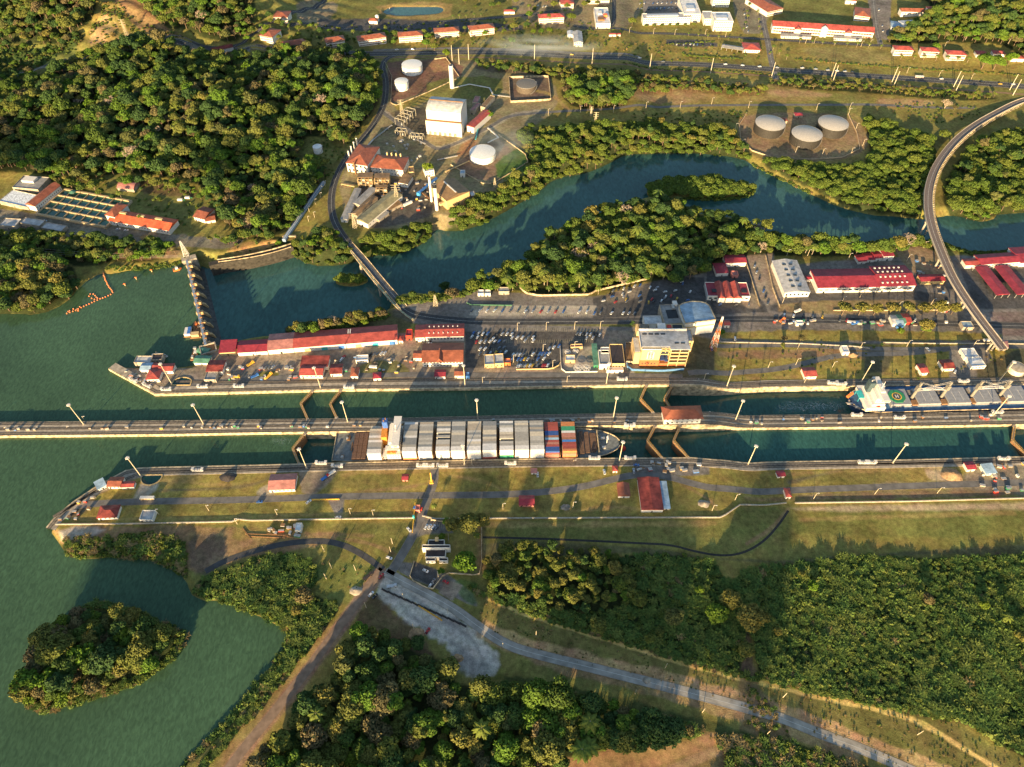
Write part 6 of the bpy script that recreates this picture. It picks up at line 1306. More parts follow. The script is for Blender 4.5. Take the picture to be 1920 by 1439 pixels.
# school
A_=(1446,62); r,w_=B('long_school',A_,(1635,72),20,10,'gable','red','white','very long red-roofed white school with projecting gables','school',4.5,1.0,bands=None,door=0)
for k_,(z0,z1) in enumerate(((1,3.4),(5.4,7.8))):
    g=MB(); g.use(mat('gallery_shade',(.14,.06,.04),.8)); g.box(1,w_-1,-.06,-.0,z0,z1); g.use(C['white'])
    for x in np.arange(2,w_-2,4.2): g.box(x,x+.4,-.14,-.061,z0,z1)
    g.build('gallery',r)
for x in (w_*.25,w_*.75):
    g=MB(); g.use(C['white']); g.box(x-5,x+5,-5,0,-1,9); g.build('projecting_bay',r); g=MB(); g.use(R_['red']); rooftop(g,'gabley',x-5,x+5,-5,8,9.05,3.5,.6); g.build('bay_roof',r)
g=MB(); g.use(C['white']); x=w_*.51; g.box(x-5,x+5,-4.5,-.1,-1,13); g.add([(x-5,-4.5,13),(x+5,-4.5,13),(x,-4.5,16.5),(x-5,-.1,13),(x+5,-.1,13),(x,-.1,16.5)],[(0,1,2),(5,4,3),(1,4,5,2),(0,2,5,3)]); g.build('pediment',r)
for a,b in ((1464,1520),(1563,1615)): B('arcade',(a,72+(a-1464)*.045),(b,74+(b-1520)*.045),7,3.5,'shed','grey','white','low white arcade along the '+('left' if a<1500 else 'right')+' half of the school','arcade',1,win=(1,3,1.6,1.5))
B('school_wing',(1600,39),(1628,41),34,8,'hip','tile','white','hip-roofed wing behind the right end of the school','building',4,1,bands=2)
B('school_wing',(1437,32),(1466,25),60,8,'hip','tile','white','tile-roofed wing at the top left of the school','building',4,1,bands=2)
B('house',(1584,8),(1604,9),12,6,'hip','tile','white','small tile-roofed house above the school wing','house',2.5)
B('church_hall',(1687,33),(1740,29),14,7,'gable','tile','white','white hall with tiled roof and tower among trees','hall',3,win=(1,4,1.4,2)); B('tower_house',(1740,33),(1752,30),14,10,'hip','red','white','small white tower at the right of the tiled hall','tower',2.5)
B('annex',(1669,57),(1694,58),22,5,'gable','blue','white','pale blue-roofed annex right of the school drive','building',1.2,win=(1,3,1.5,1.2)); B('annex',(1695,61),(1722,57),26,6,'gable','white','white','white-roofed annex joined to the blue one','building',1.5,win=(1,3,1.5,1.2))
for a,b,l in (((1674,105),(1709,105),'leftmost'),((1725,108),(1757,108),'middle'),((1772,114),(1807,114),'rightmost')): B('cream_house',a,b,14,9,'hip','red','white','two-storey white house with red roof, '+l+' of three by the lawn','house',3,1,bands=2,group='two-storey houses by the lawn')
for a,b,l in (((1829,108),(1848,108),'left of the big round trees'),((1860,107),(1882,108),'hidden behind the big round trees'),((1893,116),(1918,117),'right of the big round trees'),((1880,36),(1896,37),'deep in the north east trees'),((1741,57),(1751,58),'tiny among the trees by the annex')): B('red_house',a,b,11,5,'hip','red','white','small red-roofed house '+l,'house',2)
B('red_barn',(400,100),(438,92),12,4,'gable','maroon','white','dark red-roofed barn at the forest edge by the highway','barn',2)
# ---- power station
r,w_=B('boiler_hall',(803,249),(866,255),36,33,'barrel',roofmat('aluminium_roof',(.50,.50,.47),.5),'white','huge white boiler hall, the biggest building of the power station','hall',4.5,.4,door=0)
addbox(r,'wall_step',(-1,w_+1,-4,-.05,-1,20),'white'); addbox(r,'dark_ledge',(-1.1,w_+1.1,-4.1,-.06,20,20.6),'rust'); addbox(r,'roof_ridge',(.5,w_-.5,18.5,19.5,38.0,38.8),'rust')
for x in np.arange(2,w_-4,7): addbox(r,'loading_door',(x,x+4,-4.15,-4.02,-1,5),'conc2')
def stack(px,py,r0,h,m,label,r1=None,band=None):
    e=empty('chimney',G(px,py),0,label,'chimney'); g=MB(); g.use(m); g.cyl(0,0,-1,h,r0,r1 or r0,16); g.build('shaft',e)
    g=MB(); g.use(C['dark']); g.cyl(0,0,h+.02,h+.1,(r1 or r0)*.8,n=16); g.build('flue_opening',e)
    if band: g=MB(); g.use(C['dark']); g.cyl(0,0,h-band,h+.01,(r1 or r0)+.05,n=16,cap=False); g.build('soot_band',e)
    return e
stack(848,165,3.3,34,C['white'],'thick white chimney behind the boiler hall')
stack(809.5,378,1.6,36,C['white'],'slender white chimney, left of the pair by the brown hall'); stack(819.5,394,2.2,37,C['white'],'thicker white chimney with a black top by the brown hall',band=5)
for i,(x,y) in enumerate(((656.5,300),(661.5,291),(666.5,283),(671.5,276))): stack(x-1,y-2,1.0,12,C['white'],f'short white stack, {ORD[i]} of four from the front beside the tiled turbine hall')
stack(667,327,.9,18,C['rust'],'thin rusty stack in front of the tiled turbine hall')
r,w_=B('turbine_hall',(652.5,322),(691,328),44,13,'hip','tile','white','tile-roofed white turbine hall nearest the plant road','hall',5,.8,win=(2,5,2.5,3.2))
r,w_=B('turbine_hall',(698,326),(757,332),28,10,'hip','tile','white','wide tile-roofed white hall with small square windows','hall',5,.8,win=(2,4,1.5,1.2),side=(1,5,1.5,1.5)); [addbox(r,'roof_vent',(x,x+1.5,24,26,13,17),'cream') for x in (14,20,26,32)]
B('crimson_shed',(876,247),(889,251),46,9,'gabley','red','white','long red-roofed white shed right of the boiler hall','shed',1.5)
for i,(a,b,d,rf) in enumerate((((881,214),(889,216),22,'rose'),((886,200),(896,201),18,'rose'),((901,208),(910,210),34,'brown'))): B('process_shed',a,b,d,6,'flat',rf,'conc','process shed behind the crimson shed, '+('left','upper','right')[i]+' one','shed')
e=empty('dump_truck',G(908,190),0,'yellow truck parked between the process sheds','truck'); addbox(e,'cab',(-1.3,1.3,-4,-1.6,.6,3),'yellow'); addbox(e,'tipper_body',(-1.4,1.4,-1.5,4,1,3.2),'yellow'); [addbox(e,'wheel',(x,x+.4,y,y+1.1,0,1.1),'dark') for x in (-1.5,1.1) for y in (-3.6,-.6,2.2)]
B('workshop',(748,350),(765,353),18,6,'shed','brown','white','small brown-roofed white workshop below the wide hall','workshop',1,win=(1,3,1.3,1.2)); B('workshop',(768,333),(778,332),12,7,'flat','brown','cream','narrow brown annex right of the wide hall','annex')
B('white_workshop',(798,333),(815,330),16,8,'flat','white','white','small white workshop beside the very bright tree','workshop',win=(2,3,1.3,1.5))
r,w_=B('grey_warehouse',(670,420),(691,429),66,7,'gabley','olive','white','long olive-roofed warehouse slanting towards the river','warehouse',2.5,.6,side=(1,6,1.5,1.4))
B('grey_warehouse',(661,408),(671,412),40,6,'gabley','brown','conc','brown-roofed hall joined to the olive warehouse','warehouse',1.5); B('grey_warehouse',(664,388),(676,392),36,5.5,'gabley','grey','conc','grey-roofed hall behind the brown one','warehouse',1.2)
B('narrow_shed',(640,417),(652,418),62,4.5,'gabley','grey','white','long narrow grey shed next to the plant road','shed',1)
B('small_canopy',(664,369),(675,368),6,4,'flat','white','steel','tiny white canopy above the narrow grey shed','canopy')
r,w_=B('brown_hall',(839,394),(881,376),34,13,'gabley','brown','cream','big brown-roofed cream hall on the river bank','hall',4,.6)
addbox(r,'duct',(-7,0,4,7,6,9),'cream'); addbox(r,'duct',(-9,0,14,17,4,7),'rust'); addbox(r,'roof_light',(w_*.45,w_*.5,3,30,17.2,17.6),'white')
B('lean_to',(884,374),(893,372),10,4,'flat','white','conc','pale lean-to at the right end of the brown hall','shed'); B('small_hut',(863,333),(872,333),8,5,'flat','blue','white','pale blue-roofed hut above the brown hall','hut')
B('river_shed',(712,418),(730,404),10,4,'shed','grey','conc','grey river shed below the warehouse','shed',1); B('river_shed',(732,399),(754,387),22,4,'gable','brown','conc','brown river shed among weeds','shed',1.2)
e=empty('tank_trailer',G(757,388),R(38),'white tank trailer lying beside the brown river shed','tank'); g=MB(); g.use(C['white']); g.bar((0,0,2),(12,0,2),2.6,2.6); g.build('tank',e); addbox(e,'wheels',(1,4,-1.2,1.2,0,.7),'dark')
# blue conveyor
e=empty('blue_conveyor',G(787,366),R(57),'slanting blue conveyor between the workshop and the chimneys','conveyor'); addbox(e,'belt_housing',(0,36,-1.1,1.1,3,5),'blue'); addbox(e,'support',(2,2.6,-1,1,-1,3),'steel'); addbox(e,'support',(30,30.6,-1,1,-1,3),'steel'); addbox(e,'feed_box',(-3,0,-2.2,2.2,-1,4.5),mat('bright_blue',(.06,.30,.62),.5))
# boiler frames
rs0=random.Random(4)
def framework(px,py,nx,ny,cell,lv,h,label,rz=0,name='boiler_house',mm=None):
    e=empty(name,G(px,py),rz,label,'frame'); m=MB(); m.use(mm or mat('ochre_steel',(.42,.30,.15),.7,var=.3)); X,Y,Z=nx*cell,ny*cell,lv*h
    for i in range(nx+1):
        for j in range(ny+1): m.box(i*cell-.25,i*cell+.25,j*cell-.25,j*cell+.25,-1,Z)
    for k_ in range(1,lv+1):
        for j in range(ny+1): m.box(0,X,j*cell-.2,j*cell+.2,k_*h-.4,k_*h)
        for i in range(nx+1): m.box(i*cell-.2,i*cell+.2,0,Y,k_*h-.4,k_*h)
    m.build('steel_frame',e); return e
def boilers(px,py,nx,ny,label,lv=3):
    e=framework(px,py,nx,ny,4.5,lv,4,label)
    g=MB(); g.use(R_['brown']); g.box(-.5,nx*4.5+.5,3,ny*4.5+.5,lv*4+.1,lv*4+.6); g.build('roof',e)
    for i in range(nx):
        for k_ in range(lv): g=MB(); g.use([C['rust'],C['conc2'],C['dark'],C['steel']][(i+k_)%4]); g.box(i*4.5+.6,i*4.5+3.9,.8+rs0.random()*2,ny*4.5-.6,k_*4,k_*4+2.6); g.build('vessel',e)
boilers(673,352,4,3,'left of two ochre boiler frames with brown tops'); boilers(704,353,4,3,'right of two ochre boiler frames with brown tops'); boilers(706,366,3,2,'low tangled ochre frame below the boiler frames',2)
# substation gantries
def gantry(px,py,n,cell,wd,h,rz,label):
    e=empty('switchyard_gantry',G(px,py),rz,label,'gantry'); m=MB(); m.use(mat('galvanised_gantry',(.40,.36,.26),.7))
    for i in range(n+1):
        for s in (0,wd):
            m.bar((i*cell-.8,s,-1),(i*cell,s,h),.3); m.bar((i*cell+.8,s,-1),(i*cell,s,h),.3)
        m.box(i*cell-.4,i*cell+.4,0,wd,h-.5,h)
    for s in (0,wd): m.box(0,n*cell,s-.3,s+.3,h-.6,h-.1)
    m.build('steel_frame',e)
    for i in range(n): g=MB(); g.use(C['steel']); g.box(i*cell+1.5,i*cell+3.2,wd*.3,wd*.3+1.6,-.5,2.6); g.cyl(i*cell+2.3,wd*.3+.8,2.6,4.2,.3,n=6); g.build('transformer',e)
gantry(758,238,4,8,14,10,R(64),'steel switchyard gantry left of the boiler hall'); gantry(742,255,2,7,8,8,R(-12),'front gantry of the switchyard'); gantry(768,262,3,6,8,6,R(-10),'low gantry of the switchyard near the access road')
for i in range(16):
    x,y=rs0.uniform(722,790),rs0.uniform(262,305); e=empty('transformer',G(x,y),rs0.uniform(-.3,.3),'grey transformer in the yard between hall and access road','transformer','transformers below the switchyard'); s=rs0.uniform(1,1.8); addbox(e,'tank',(-s,s,-s*.7,s*.7,-.3,2.4*s*.7),'steel'); addbox(e,'radiator',(-s*1.3,-s*1.03,-s*.6,s*.6,0,1.6*s),'conc2')
# ---- tanks
def tank(px,py,r,h,wall,top,label,dome=.7,rim=True,name='storage_tank'):
    e=empty(name,G(px,py),0,label,'tank'); g=MB(); g.use(wall); g.cyl(0,0,-1,h,r,n=48); g.build('shell',e); g=MB(); g.use(top); g.dome(0,0,h+.03,r,dome,48); g.build('roof',e)
    if rim: g=MB(); g.use(C['steel']); g.cyl(0,0,h-.2,h+.15,r+.15,n=48,cap=False); g.build('rim',e)
    g=MB(); g.use(C['steel'])
    for i in range(22):
        a=-1.2+i*.075; z=h*i/21; g.cbox((r+.5)*math.cos(a),(r+.5)*math.sin(a),z,.9,.9,.15)
    g.build('stairway',e); return e
tw_=mat('tank_white',(.70,.70,.66),.5,var=.1); tb=mat('tank_black',(.035,.032,.028),.6,var=.4,scale=.8); td=mat('tank_dome',(.42,.39,.34),.6,var=.15)
tank(773.5,134,15.5,11,tw_,tw_,'white oil tank, larger of the two by the plant road'); tank(754,166,10,11.5,tw_,tw_,'white oil tank, smaller and taller of the two'); tank(905,296,17,9,tw_,tw_,'wide white tank in the earth bund by the river'); tank(987,168,15,9,mat('tank_brown',(.10,.08,.06),.7,var=.3),mat('tank_brown_top',(.16,.15,.13),.7),'dark brown tank inside the square walled bund')
tank(597,285,6,8,tw_,tw_,'small white water tank on the lawn below the forest')
for x,y,l in ((1440,246,'left'),(1508,266,'front'),(1557,246,'right')): tank(x,y,20.5,12.5,tb,td,f'black-sided oil tank with pale domed roof, {l} of the three',2.6)
tank(1903,696,7.5,6,mat('tank_cream',(.55,.48,.36),.8,var=.2),C['conc'],'round cream concrete tank by the viaduct pier')
g_=[(954,147),(1028,145),(1033,189),(957,193),(954,147)]
lowwall(g_,3,.7,C['edge'],'square pale bund wall round the dark brown tank',name='bund_wall')
lowwall([(722,118),(735,145),(733,196),(742,200),(800,175),(862,146),(836,109),(815,112)],1.4,.5,C['edge'],'thin pale wall round the two white oil tanks',name='bund_wall')
lowwall([(845,310),(905,345),(925,345),(990,305),(985,290),(935,254)],1.4,.5,C['edge'],'thin pale wall round the wide white tank',name='bund_wall')
lowwall([(1400,213),(1386,235),(1388,262),(1410,284),(1450,297),(1520,300),(1580,296),(1612,280),(1606,250),(1590,215)],1.6,.6,mat('bund_earth',(.48,.36,.22),.9),'curved low wall round the three black oil tanks',name='bund_wall')
for i,(a,b,m_,l) in enumerate((((1463,232),(1475,232),'tile','red-roofed pump house between the tanks'),((1490,222),(1504,222),'crim','crimson-roofed pump house between the tanks'))): B('pump_house',a,b,8,4,'hip',m_,'conc',l,'pump house',1.5)
# ---- waterworks
B('filter_house',(72,398),(118,358),13,8,'gable','tile','white','slanting tile-roofed white filter house of the waterworks','building',3.5,.8,win=(1,3.2,1,1.6)); 
r,w_=B('filter_hall',(208,422),(320,441),20,6.5,'gable',roofmat('orange_tile_roof',(.58,.12,.05),1.6),'white','long orange-red-roofed filter hall','hall',3.2,.8,win=(1,3.6,1.6,1.2))
for x in (8,32,56): addbox(r,'roof_dormer',(x,x+9,11.5,14.5,8.5,10.8),'cream')
B('gate_house',(204,416),(221,420),24,10,'hip','tile','white','taller tile-roofed gate house at the left end of the filter hall','building',3,.8,win=(1,4,1.2,1.6))
r,w_=B('flat_pump_hall',(28,360),(76,364),26,6,'flat','grey','conc','flat grey-roofed pump hall behind the foaming tank','building'); addbox(r,'roof_house',(6,22,12,22,6.2,9),'white')
def basin(a,b,depth,nx,ny,label,watm,foam=False,rimm=None):
    A_,B_=G(*a),G(*b); d=B_-A_; w_=math.hypot(d.x,d.y); e=empty('settling_basin',A_,math.atan2(d.y,d.x),label,'basin'); rm=rimm or mat('basin_concrete',(.40,.30,.17),.85,var=.3)
    g=MB(); g.use(rm); g.box(-1,w_+1,-1,depth+1,-1.5,.5); g.build('floor',e)
    for i in range(nx+1): x=w_*i/nx; t=1.0 if i in(0,nx) else .35; addbox(e,'dividing_wall',(x-t,x+t,0,depth,.5,2.9),rm)
    for j in range(ny+1): y=depth*j/ny; t=1.2 if j in(0,ny) else .8; addbox(e,'dividing_wall',(0,w_,y-t,y+t,.52,3.1),rm)
    for i in range(nx):
        for j in range(ny): addbox(e,'water_cell',(w_*i/nx+.4,w_*(i+1)/nx-.4,depth*j/ny+.85,depth*(j+1)/ny-.85,.55,1.7),watm)
    return e
basin((70,404),(200,429),52,8,4,'big settling basin divided into green water cells',mat('basin_water',(.02,.085,.06),.15,spec=.5)); 
am=mat('aerated_water',(.62,.66,.68),.7,var=.5,scale=.5); r,w_=B('aeration_tank',(2,384),(56,396),24,5,'flat',am,'conc','open tank full of white foaming water at the left edge','tank')
B('low_shed',(2,430),(33,432),14,5,'flat','lgrey','conc','pale flat shed at the far left below the waterworks road','shed'); B('low_shed',(40,424),(78,430),11,4,'flat','lgrey','conc','low pale shed right of the far left one','shed'); B('low_shed',(80,433),(118,440),11,4,'flat','lgrey','conc','long low pale shed along the waterworks road','shed')
B('pink_barn',(222,358),(253,361),15,4,'barrel','rose','conc','pink round-roofed barn on the lawn','barn',3,.4)
B('tiled_house',(366,414),(386,419),20,6,'gable','tile','white','small tile-roofed white house at the forest foot','house',2.5,.8,win=(2,3.5,1.2,1.2)); B('tiled_house',(388,420),(405,417),12,3.5,'gable','tile','white','low tiled annex of the small white house','house',1.5)
e=empty('round_canopy',G(138,364),0,'small green and white round canopy beside the basin','canopy'); g=MB(); g.use(R_['green']); g.cyl(0,0,3,4.4,4.5,.5,14); g.build('canopy_roof',e); addbox(e,'post',(-.2,.2,-.2,.2,0,3),'white')
for x,y in ((338,376),(352,372)): e=empty('pump_unit',G(x,y),0,'small white pump unit on the lawn by the curved drive, '+('left' if x<345 else 'right')+' one','pump'); addbox(e,'housing',(-3,3,-1.5,1.5,0,2.2),'white'); addbox(e,'pipe',(3,6,-.3,.3,.3,.9),'green')
# ---- north bank of the locks
def NB(n_,a,b,d,h,k_,rf,wl,l,**kw): return B(n_,a,b,d,h,k_,rf,wl,l,**kw)
r,w_=B('long_warehouse',(553,661),(746,645.5),21,6.5,'gable','red','white','very long salmon-red-roofed warehouse on the north bank','warehouse',2.4,.5,door=0); [addbox(r,'roller_door',(x,x+6,-.12,-.0,-.5,4.2),'teal' if i%3==1 else 'blue' if i%3==2 else 'cream') for i,x in enumerate(np.arange(10,w_-8,17))]; [addbox(r,'roof_hatch',(x,x+.9,12,18,8.6,9),'white') for x in (w_*.52,w_*.54)]
B('long_warehouse',(505,665),(552,661.2),21.5,6.3,'gable','rose','white','faded pink-roofed end of the long warehouse','warehouse',2.4,.5); B('long_warehouse',(448,668),(503,665),16,5,'gable','crim','white','crimson-roofed lower extension west of the faded end','warehouse',2,.5)
B('crimson_hut',(414,668),(443,666),15,5,'shed','crim','cream','crimson shed at the west end of the warehouse row','shed',1.5); B('crimson_hut',(444,659),(460,658),8,4,'gable','crim','cream','small crimson roof between the shed and the extension','hut',1)
B('row_office',(780,642),(797,641.5),17,7,'gable','red','white','plain red-roofed block right of the long warehouse','office',2,win=(1,3,1.5,1.5)); r,w_=B('row_office',(799,641.5),(870,640),17,7.5,'gable','red','white','red-roofed office with rows of small skylights beside the car park','office',2,win=(1,3.4,2,1.6))
for j in (0,1):
    for i in range(7): addbox(r,'skylight',(3+i*4.8,4+i*4.8,3.2+j*9,4.6+j*9,8.9 if 1 else 0,9.5),'white')
B('gate_hut',(748,644),(756,644),7,4,'hip','red','white','tiny red hut between warehouse and office row','hut',1); B('gate_hut',(762,638),(773,638),9,6,'flat','crim','redp','small red block by the warehouse end','hut')
r,w_=B('big_red_hall',(793,688),(868,687),24,7,'gable','tile','white','large tile-red hall with a small ridge gable by the locks','hall',3.5,.8,win=(2,3,2,1.1)); g=MB(); g.use(R_['tile']); rooftop(g,'gabley',w_*.36,w_*.5,0,14,7.35,4.2,.4); g.build('roof_gable',r)
B('red_annex',(776,677),(791,677),9,4.5,'gable','tile','white','small red annex left of the large tile-red hall','annex',1.5,win=(1,3,1.2,1.2))
B('two_slope_shed',(564,710),(606,710),13,5,'gable','red','white','wide red and maroon two-slope shed under a light mast','shed',2.2,win=(1,4,1.6,1.4)); B('two_slope_shed',(566,694),(616,694),12,5.5,'shed','maroon','white','maroon rear half of the two-slope shed','shed',1.5)
B('red_hut',(621,707),(642,706),12,4.5,'gable','maroon','white','maroon hut right of the two-slope shed','hut',1.5,win=(1,3,1.2,1)); B('red_hut',(659,711),(672,711),11,4.5,'hip','tile','white','tile-roofed hut with a porch in the yard','hut',1.5); B('red_hut',(701,715),(715,714),7,4,'hip','crim','white','small crimson hut on the grass triangle','hut',1.2)
B('red_hut',(816,711),(835,711),8,4,'gable','crim','white','crimson hut left of the mast by the car park','hut',1.2,win=(1,3,1.2,1)); B('red_hut',(853,710),(871,710),8,4.5,'gable','tile','white','tile-roofed hut right under the mast by the car park','hut',1.2,win=(1,3,1.2,1)); B('blue_bin',(874,711),(880,711),5,3.5,'flat','blue','blue','tiny blue container hut beside the mast','hut')
B('bus_shelter',(668,682),(691,681),7,4,'flat','white','white','long white flat shelter in the yard','shelter',win=(1,2.5,1.6,1.2)); B('flat_hut',(909,691),(927,690),13,5,'flat','lgrey','cream','grey flat-roofed hut at the car park edge','hut',win=(1,3,1.5,1.2)); B('flat_hut',(928,690),(945,689),13,5.4,'flat','lgrey','cream','pale flat-roofed hut beside the grey one','hut',win=(1,3,1.5,1.2)); B('flat_hut',(946,686),(957,686),6,3.5,'flat','rose','orange','tiny orange hut by the car park','hut')
B('tip_hut',(390,703),(419,703),14,5,'gable','maroon','white','maroon-roofed hut above the grey-roofed one near the dam','hut',1.5,win=(1,3,1.5,1)); B('tip_hut',(385,718),(407,718),13,4,'flat','grey','conc','pale grey flat hut below the maroon-roofed one','hut')
B('tip_hut',(300,702),(326,701),9,4.5,'gable','red','white','red-roofed hut with blue side on the west tip','hut',1.5,win=(1,3,1.5,1)); B('tip_hut',(285,698),(299,698),8,4,'gable','red','white','small red-roofed hut left of the blue-sided one','hut',1.2); B('tip_hut',(266,700),(284,700),9,4.5,'gable','blue','white','pale blue-roofed hut on the west tip','hut',1.2); B('tip_hut',(278,718),(301,717),12,5,'hip','red','white','hip-roofed red house in the middle of the west tip','house',2,win=(1,3,1.3,1.2)); 
B('dock_roof',(254,686),(285,686),9,4,'flat','lgrey','conc','grey dock roof over the water at the west tip','dock',zz=-1); B('dock_roof',(286,681),(306,680),8,4,'flat','black','conc','dark dock roof beside the grey one','dock',zz=-1)
B('green_shed',(366,686),(393,685),9,4,'gable','green','white','pale green-roofed shed near the dam abutment','shed',1.2); B('green_shed',(373,667),(390,667),7,4,'barrel','green','green','small dark green curved shed by the dam abutment','shed',1.5)
# ---- control house on the centre wall
r,w_=B('control_house',(1244,796),(1312,794),12,9,'hip','tile','white','white control house with a big tiled roof on the centre wall','control house',4.5,1.6,win=(2,4.2,1.6,1.6),zz=.25)
# ---- south bank
SB=[((205,917),(229,917),9,4,'gable','tile','white','tile-roofed hut in the middle of the west tip row',1.5),((187,922),(202,914),8,3.5,'shed','blue','white','slanting pale blue-roofed hut on the south west tip',1),((230,918),(253,917),5,3.5,'gable','red','white','low red-roofed hut right of the tile-roofed one',1),((186,976),(222,974),11,4,'hip','maroon','white','dark red hip-roofed house beside the long white wall',2.5),
 ((506,924),(554,922),15,4.5,'gable','rose','white','pink and red-roofed hall in the middle of the south bank',2.5),((755,903),(765,903),5,3,'gable','crim','rose','small crimson hut on the grass beside the ship',1),((974,951),(1001,951),8.5,3.5,'gable','crim','rose','bright crimson shed on the south bank lawn',2.5),((996,890),(1006,890),4,3,'hip','rose','white','tiny pink hut beside a white van',1),((1149,887),(1157,887),5,3.2,'hip','red','white','tiny red hut under the mast by the ship bow',1),
 ((1457,897),(1470,896),5,3.2,'gable','crim','white','small crimson hut far right of the lower gates',1.2),((1811,885),(1826,884),7,4,'gable','crim','white','small crimson hut left of the blue-roofed one',1.2),((1845,893),(1864,891),9,4,'shed','blue','white','pale blue-roofed shed at the far right of the south bank',.8),((1472,936),(1481,936),8,4,'hip','red','white','small red gate hut at the corner of the white wall',1.2)]
for a,b,d,h,k_,rf,wl,l,rh in SB: B('bank_hut' if d<16 else 'bank_house',a,b,d,h,k_,rf,wl,l,'hut' if d<16 else 'house',rh,.6,win=(1,3.2,1.3,1.1) if d>8 else None)
B('tile_house',(1159,934),(1180,934),12,3.5,'gabley','tile','white','long tile-roofed house left of the maroon hall','house',2.2); r,w_=B('maroon_hall',(1202,961),(1242,961),31,4.5,'gabley','maroon','white','big weathered maroon-roofed hall on the south bank','hall',1.6,.5); B('side_shed',(1243,957),(1255,957),26,3,'shed','blue','conc','pale grey lean-to along the right side of the maroon hall','shed',.4); 
B('white_hut',(264,979),(289,979),9,3.2,'flat','lgrey','white','low white and grey hut right of the dark red house','hut',win=(1,3,1.4,1)); B('white_cabin',(555,1000),(566,1000),7,4,'flat','white','white','white cabin on a concrete slab outside the long wall','cabin')
for a,b,l,rf in (((1507,712),(1529,711),'beside the pitch above the upper lane','red'),((1725,705),(1737,704),'right of the bulk carrier bridge','red'),((1766,697),(1786,696),'left of the white canopies','maroon')): B('red_hut',a,b,11,4.5,'gable',rf,'white','small red-roofed hut '+l,'hut',1.8,win=(1,3,1.2,1.1))
for i,(a,b) in enumerate((((1806,676),(1832,675)),((1818,693),(1845,692)))): B('white_canopy',a,b,12,4,'flat','white','white','long white flat canopy, '+('upper' if i==0 else 'lower')+' of two left of the round tank','canopy',win=(1,3,2,1.2))
B('white_hut',(1578,667),(1590,667),9,4.5,'flat','white','white','lone white hut beside an earth heap','hut')
# ---- yards on the river side
r,w_=B('barrel_hall',(1468,558),(1515,557),52,7,'gabley','lgrey','white','long grey-roofed hall with a row of dark roof lights','hall',2.6,.6,win=(1,4,2,2.5))
for i in range(5): addbox(r,'roof_light',(w_*.3,w_*.44,6+i*9,8+i*9,9.2,9.9),'glass'); addbox(r,'roof_light',(w_*.56,w_*.7,6+i*9,8+i*9,9.2,9.9),'glass')
r,w_=B('long_crimson_hall',(1530,550),(1643,548),29,8,'gable','crim','white','long crimson-roofed hall by the river','hall',3.2,.8,win=(1,6,4,1.5)); r,w_=B('long_crimson_hall',(1645,548),(1711,546),32,8.5,'gable','crim','white','crimson-roofed hall with four rows of square skylights','hall',3.4,.8,win=(1,6,4,1.5))
for j in range(4):
    for i in range(6): addbox(r,'skylight',(2.5+i*5.4,4.1+i*5.4,3+j*8,4.6+j*8,(9.8,11.2,11.2,9.8)[j],(10.7,12.2,12.2,10.7)[j]),'white')
B('small_crimson',(1511,529),(1528,529),5,4,'gable','crim','white','tiny crimson porch at the left end of the long hall','porch',.8); B('red_shed',(1724,534),(1768,533),10,5,'gable','crim','cream','crimson shed half hidden right of the skylight hall','shed',1.5)
for i,(a,b,h) in enumerate((((1608,496),(1622,495),4),((1622,493),(1638,492),4),((1639,491),(1652,490),5),((1653,490),(1672,489),7))): B('stepped_shed',a,b,11 if i<3 else 18,h,'gable','crim','white','small crimson shed, '+ORD[i]+' from the left of the stepped row by the river','shed',1,group='stepped row of crimson sheds')
# fire station style building with three gables
r,w_=B('three_gable_house',(1325,563),(1404,565),22,6,'flat','crim','white','crimson house with three parallel gables','house',win=(1,5,3,2))
for i in range(3):
    x=w_*(.32+.19*i); g=MB(); g.use(R_['red']); rooftop(g,'gabley',x-4.2,x+4.2,-3,22,6.3,3,.2); g.build('gable_roof',r); g=MB(); g.use(C['white']); g.box(x-4,x+4,-2.8,-.05,-1,6.25); g.build('porch',r)
addbox(r,'roof_court',(w_*.12,w_*.25,6,11,6.2,6.9),'dark'); addbox(r,'roof_court',(w_*.82,w_*.95,6,11,6.2,6.9),'dark')
B('crimson_block',(1359,501),(1397,500),13,6,'gable','crim','white','crimson-roofed block at the top of the three gable yard','building',1.5); B('crimson_block',(1342,519),(1364,518),16,5,'hip','crim','white','square crimson roof left of the yard','building',1.5); B('crimson_block',(1371,522),(1383,522),7,4,'flat','rose','rose','tiny pink block behind the three gables','building')
B('river_roof',(1835,504),(1908,499),16,6,'gable','crim','white','long crimson roof right of the viaduct','building',2,win=(1,4,1.5,1.5)); B('river_roof',(1808,504),(1833,503),10,5,'gable','red','white','shorter red roof left of the long crimson one','building',1.5); B('river_roof',(1909,501),(1990,496),26,6,'gable','crim','white','crimson roof running off the right edge','building',2)
B('carport',(1864,560),(1889,558),46,5,'gabley','crim','steel','slanting open crimson carport, left of two','carport',1,.4,open_=True); B('carport',(1902,559),(1928,557),46,5,'gabley','crim','steel','slanting open crimson carport, right of two','carport',1,.4,open_=True)
for i,(x,y,c) in enumerate(((1690,612,'teal'),(1700,610,'redp'),(1678,613,'white'),(1686,616,'blue'))): B('coloured_shed',(x-6,y),(x+6,y),12,4.5,'gable',{'teal':'green','redp':'red','white':'lgrey','blue':'blue'}[c],c,('green','red','pale','blue')[i]+' shed in the coloured group of the storage yard','shed',1)
B('storage_roof',(1803,620),(1823,620),9,4,'flat','blue','conc','pale blue-roofed shed beside the viaduct foot','shed'); B('pier_house',(1866,655),(1884,659),9,6,'hip','rose','cream','small salmon-roofed house at the viaduct end pier','house',1.5); 
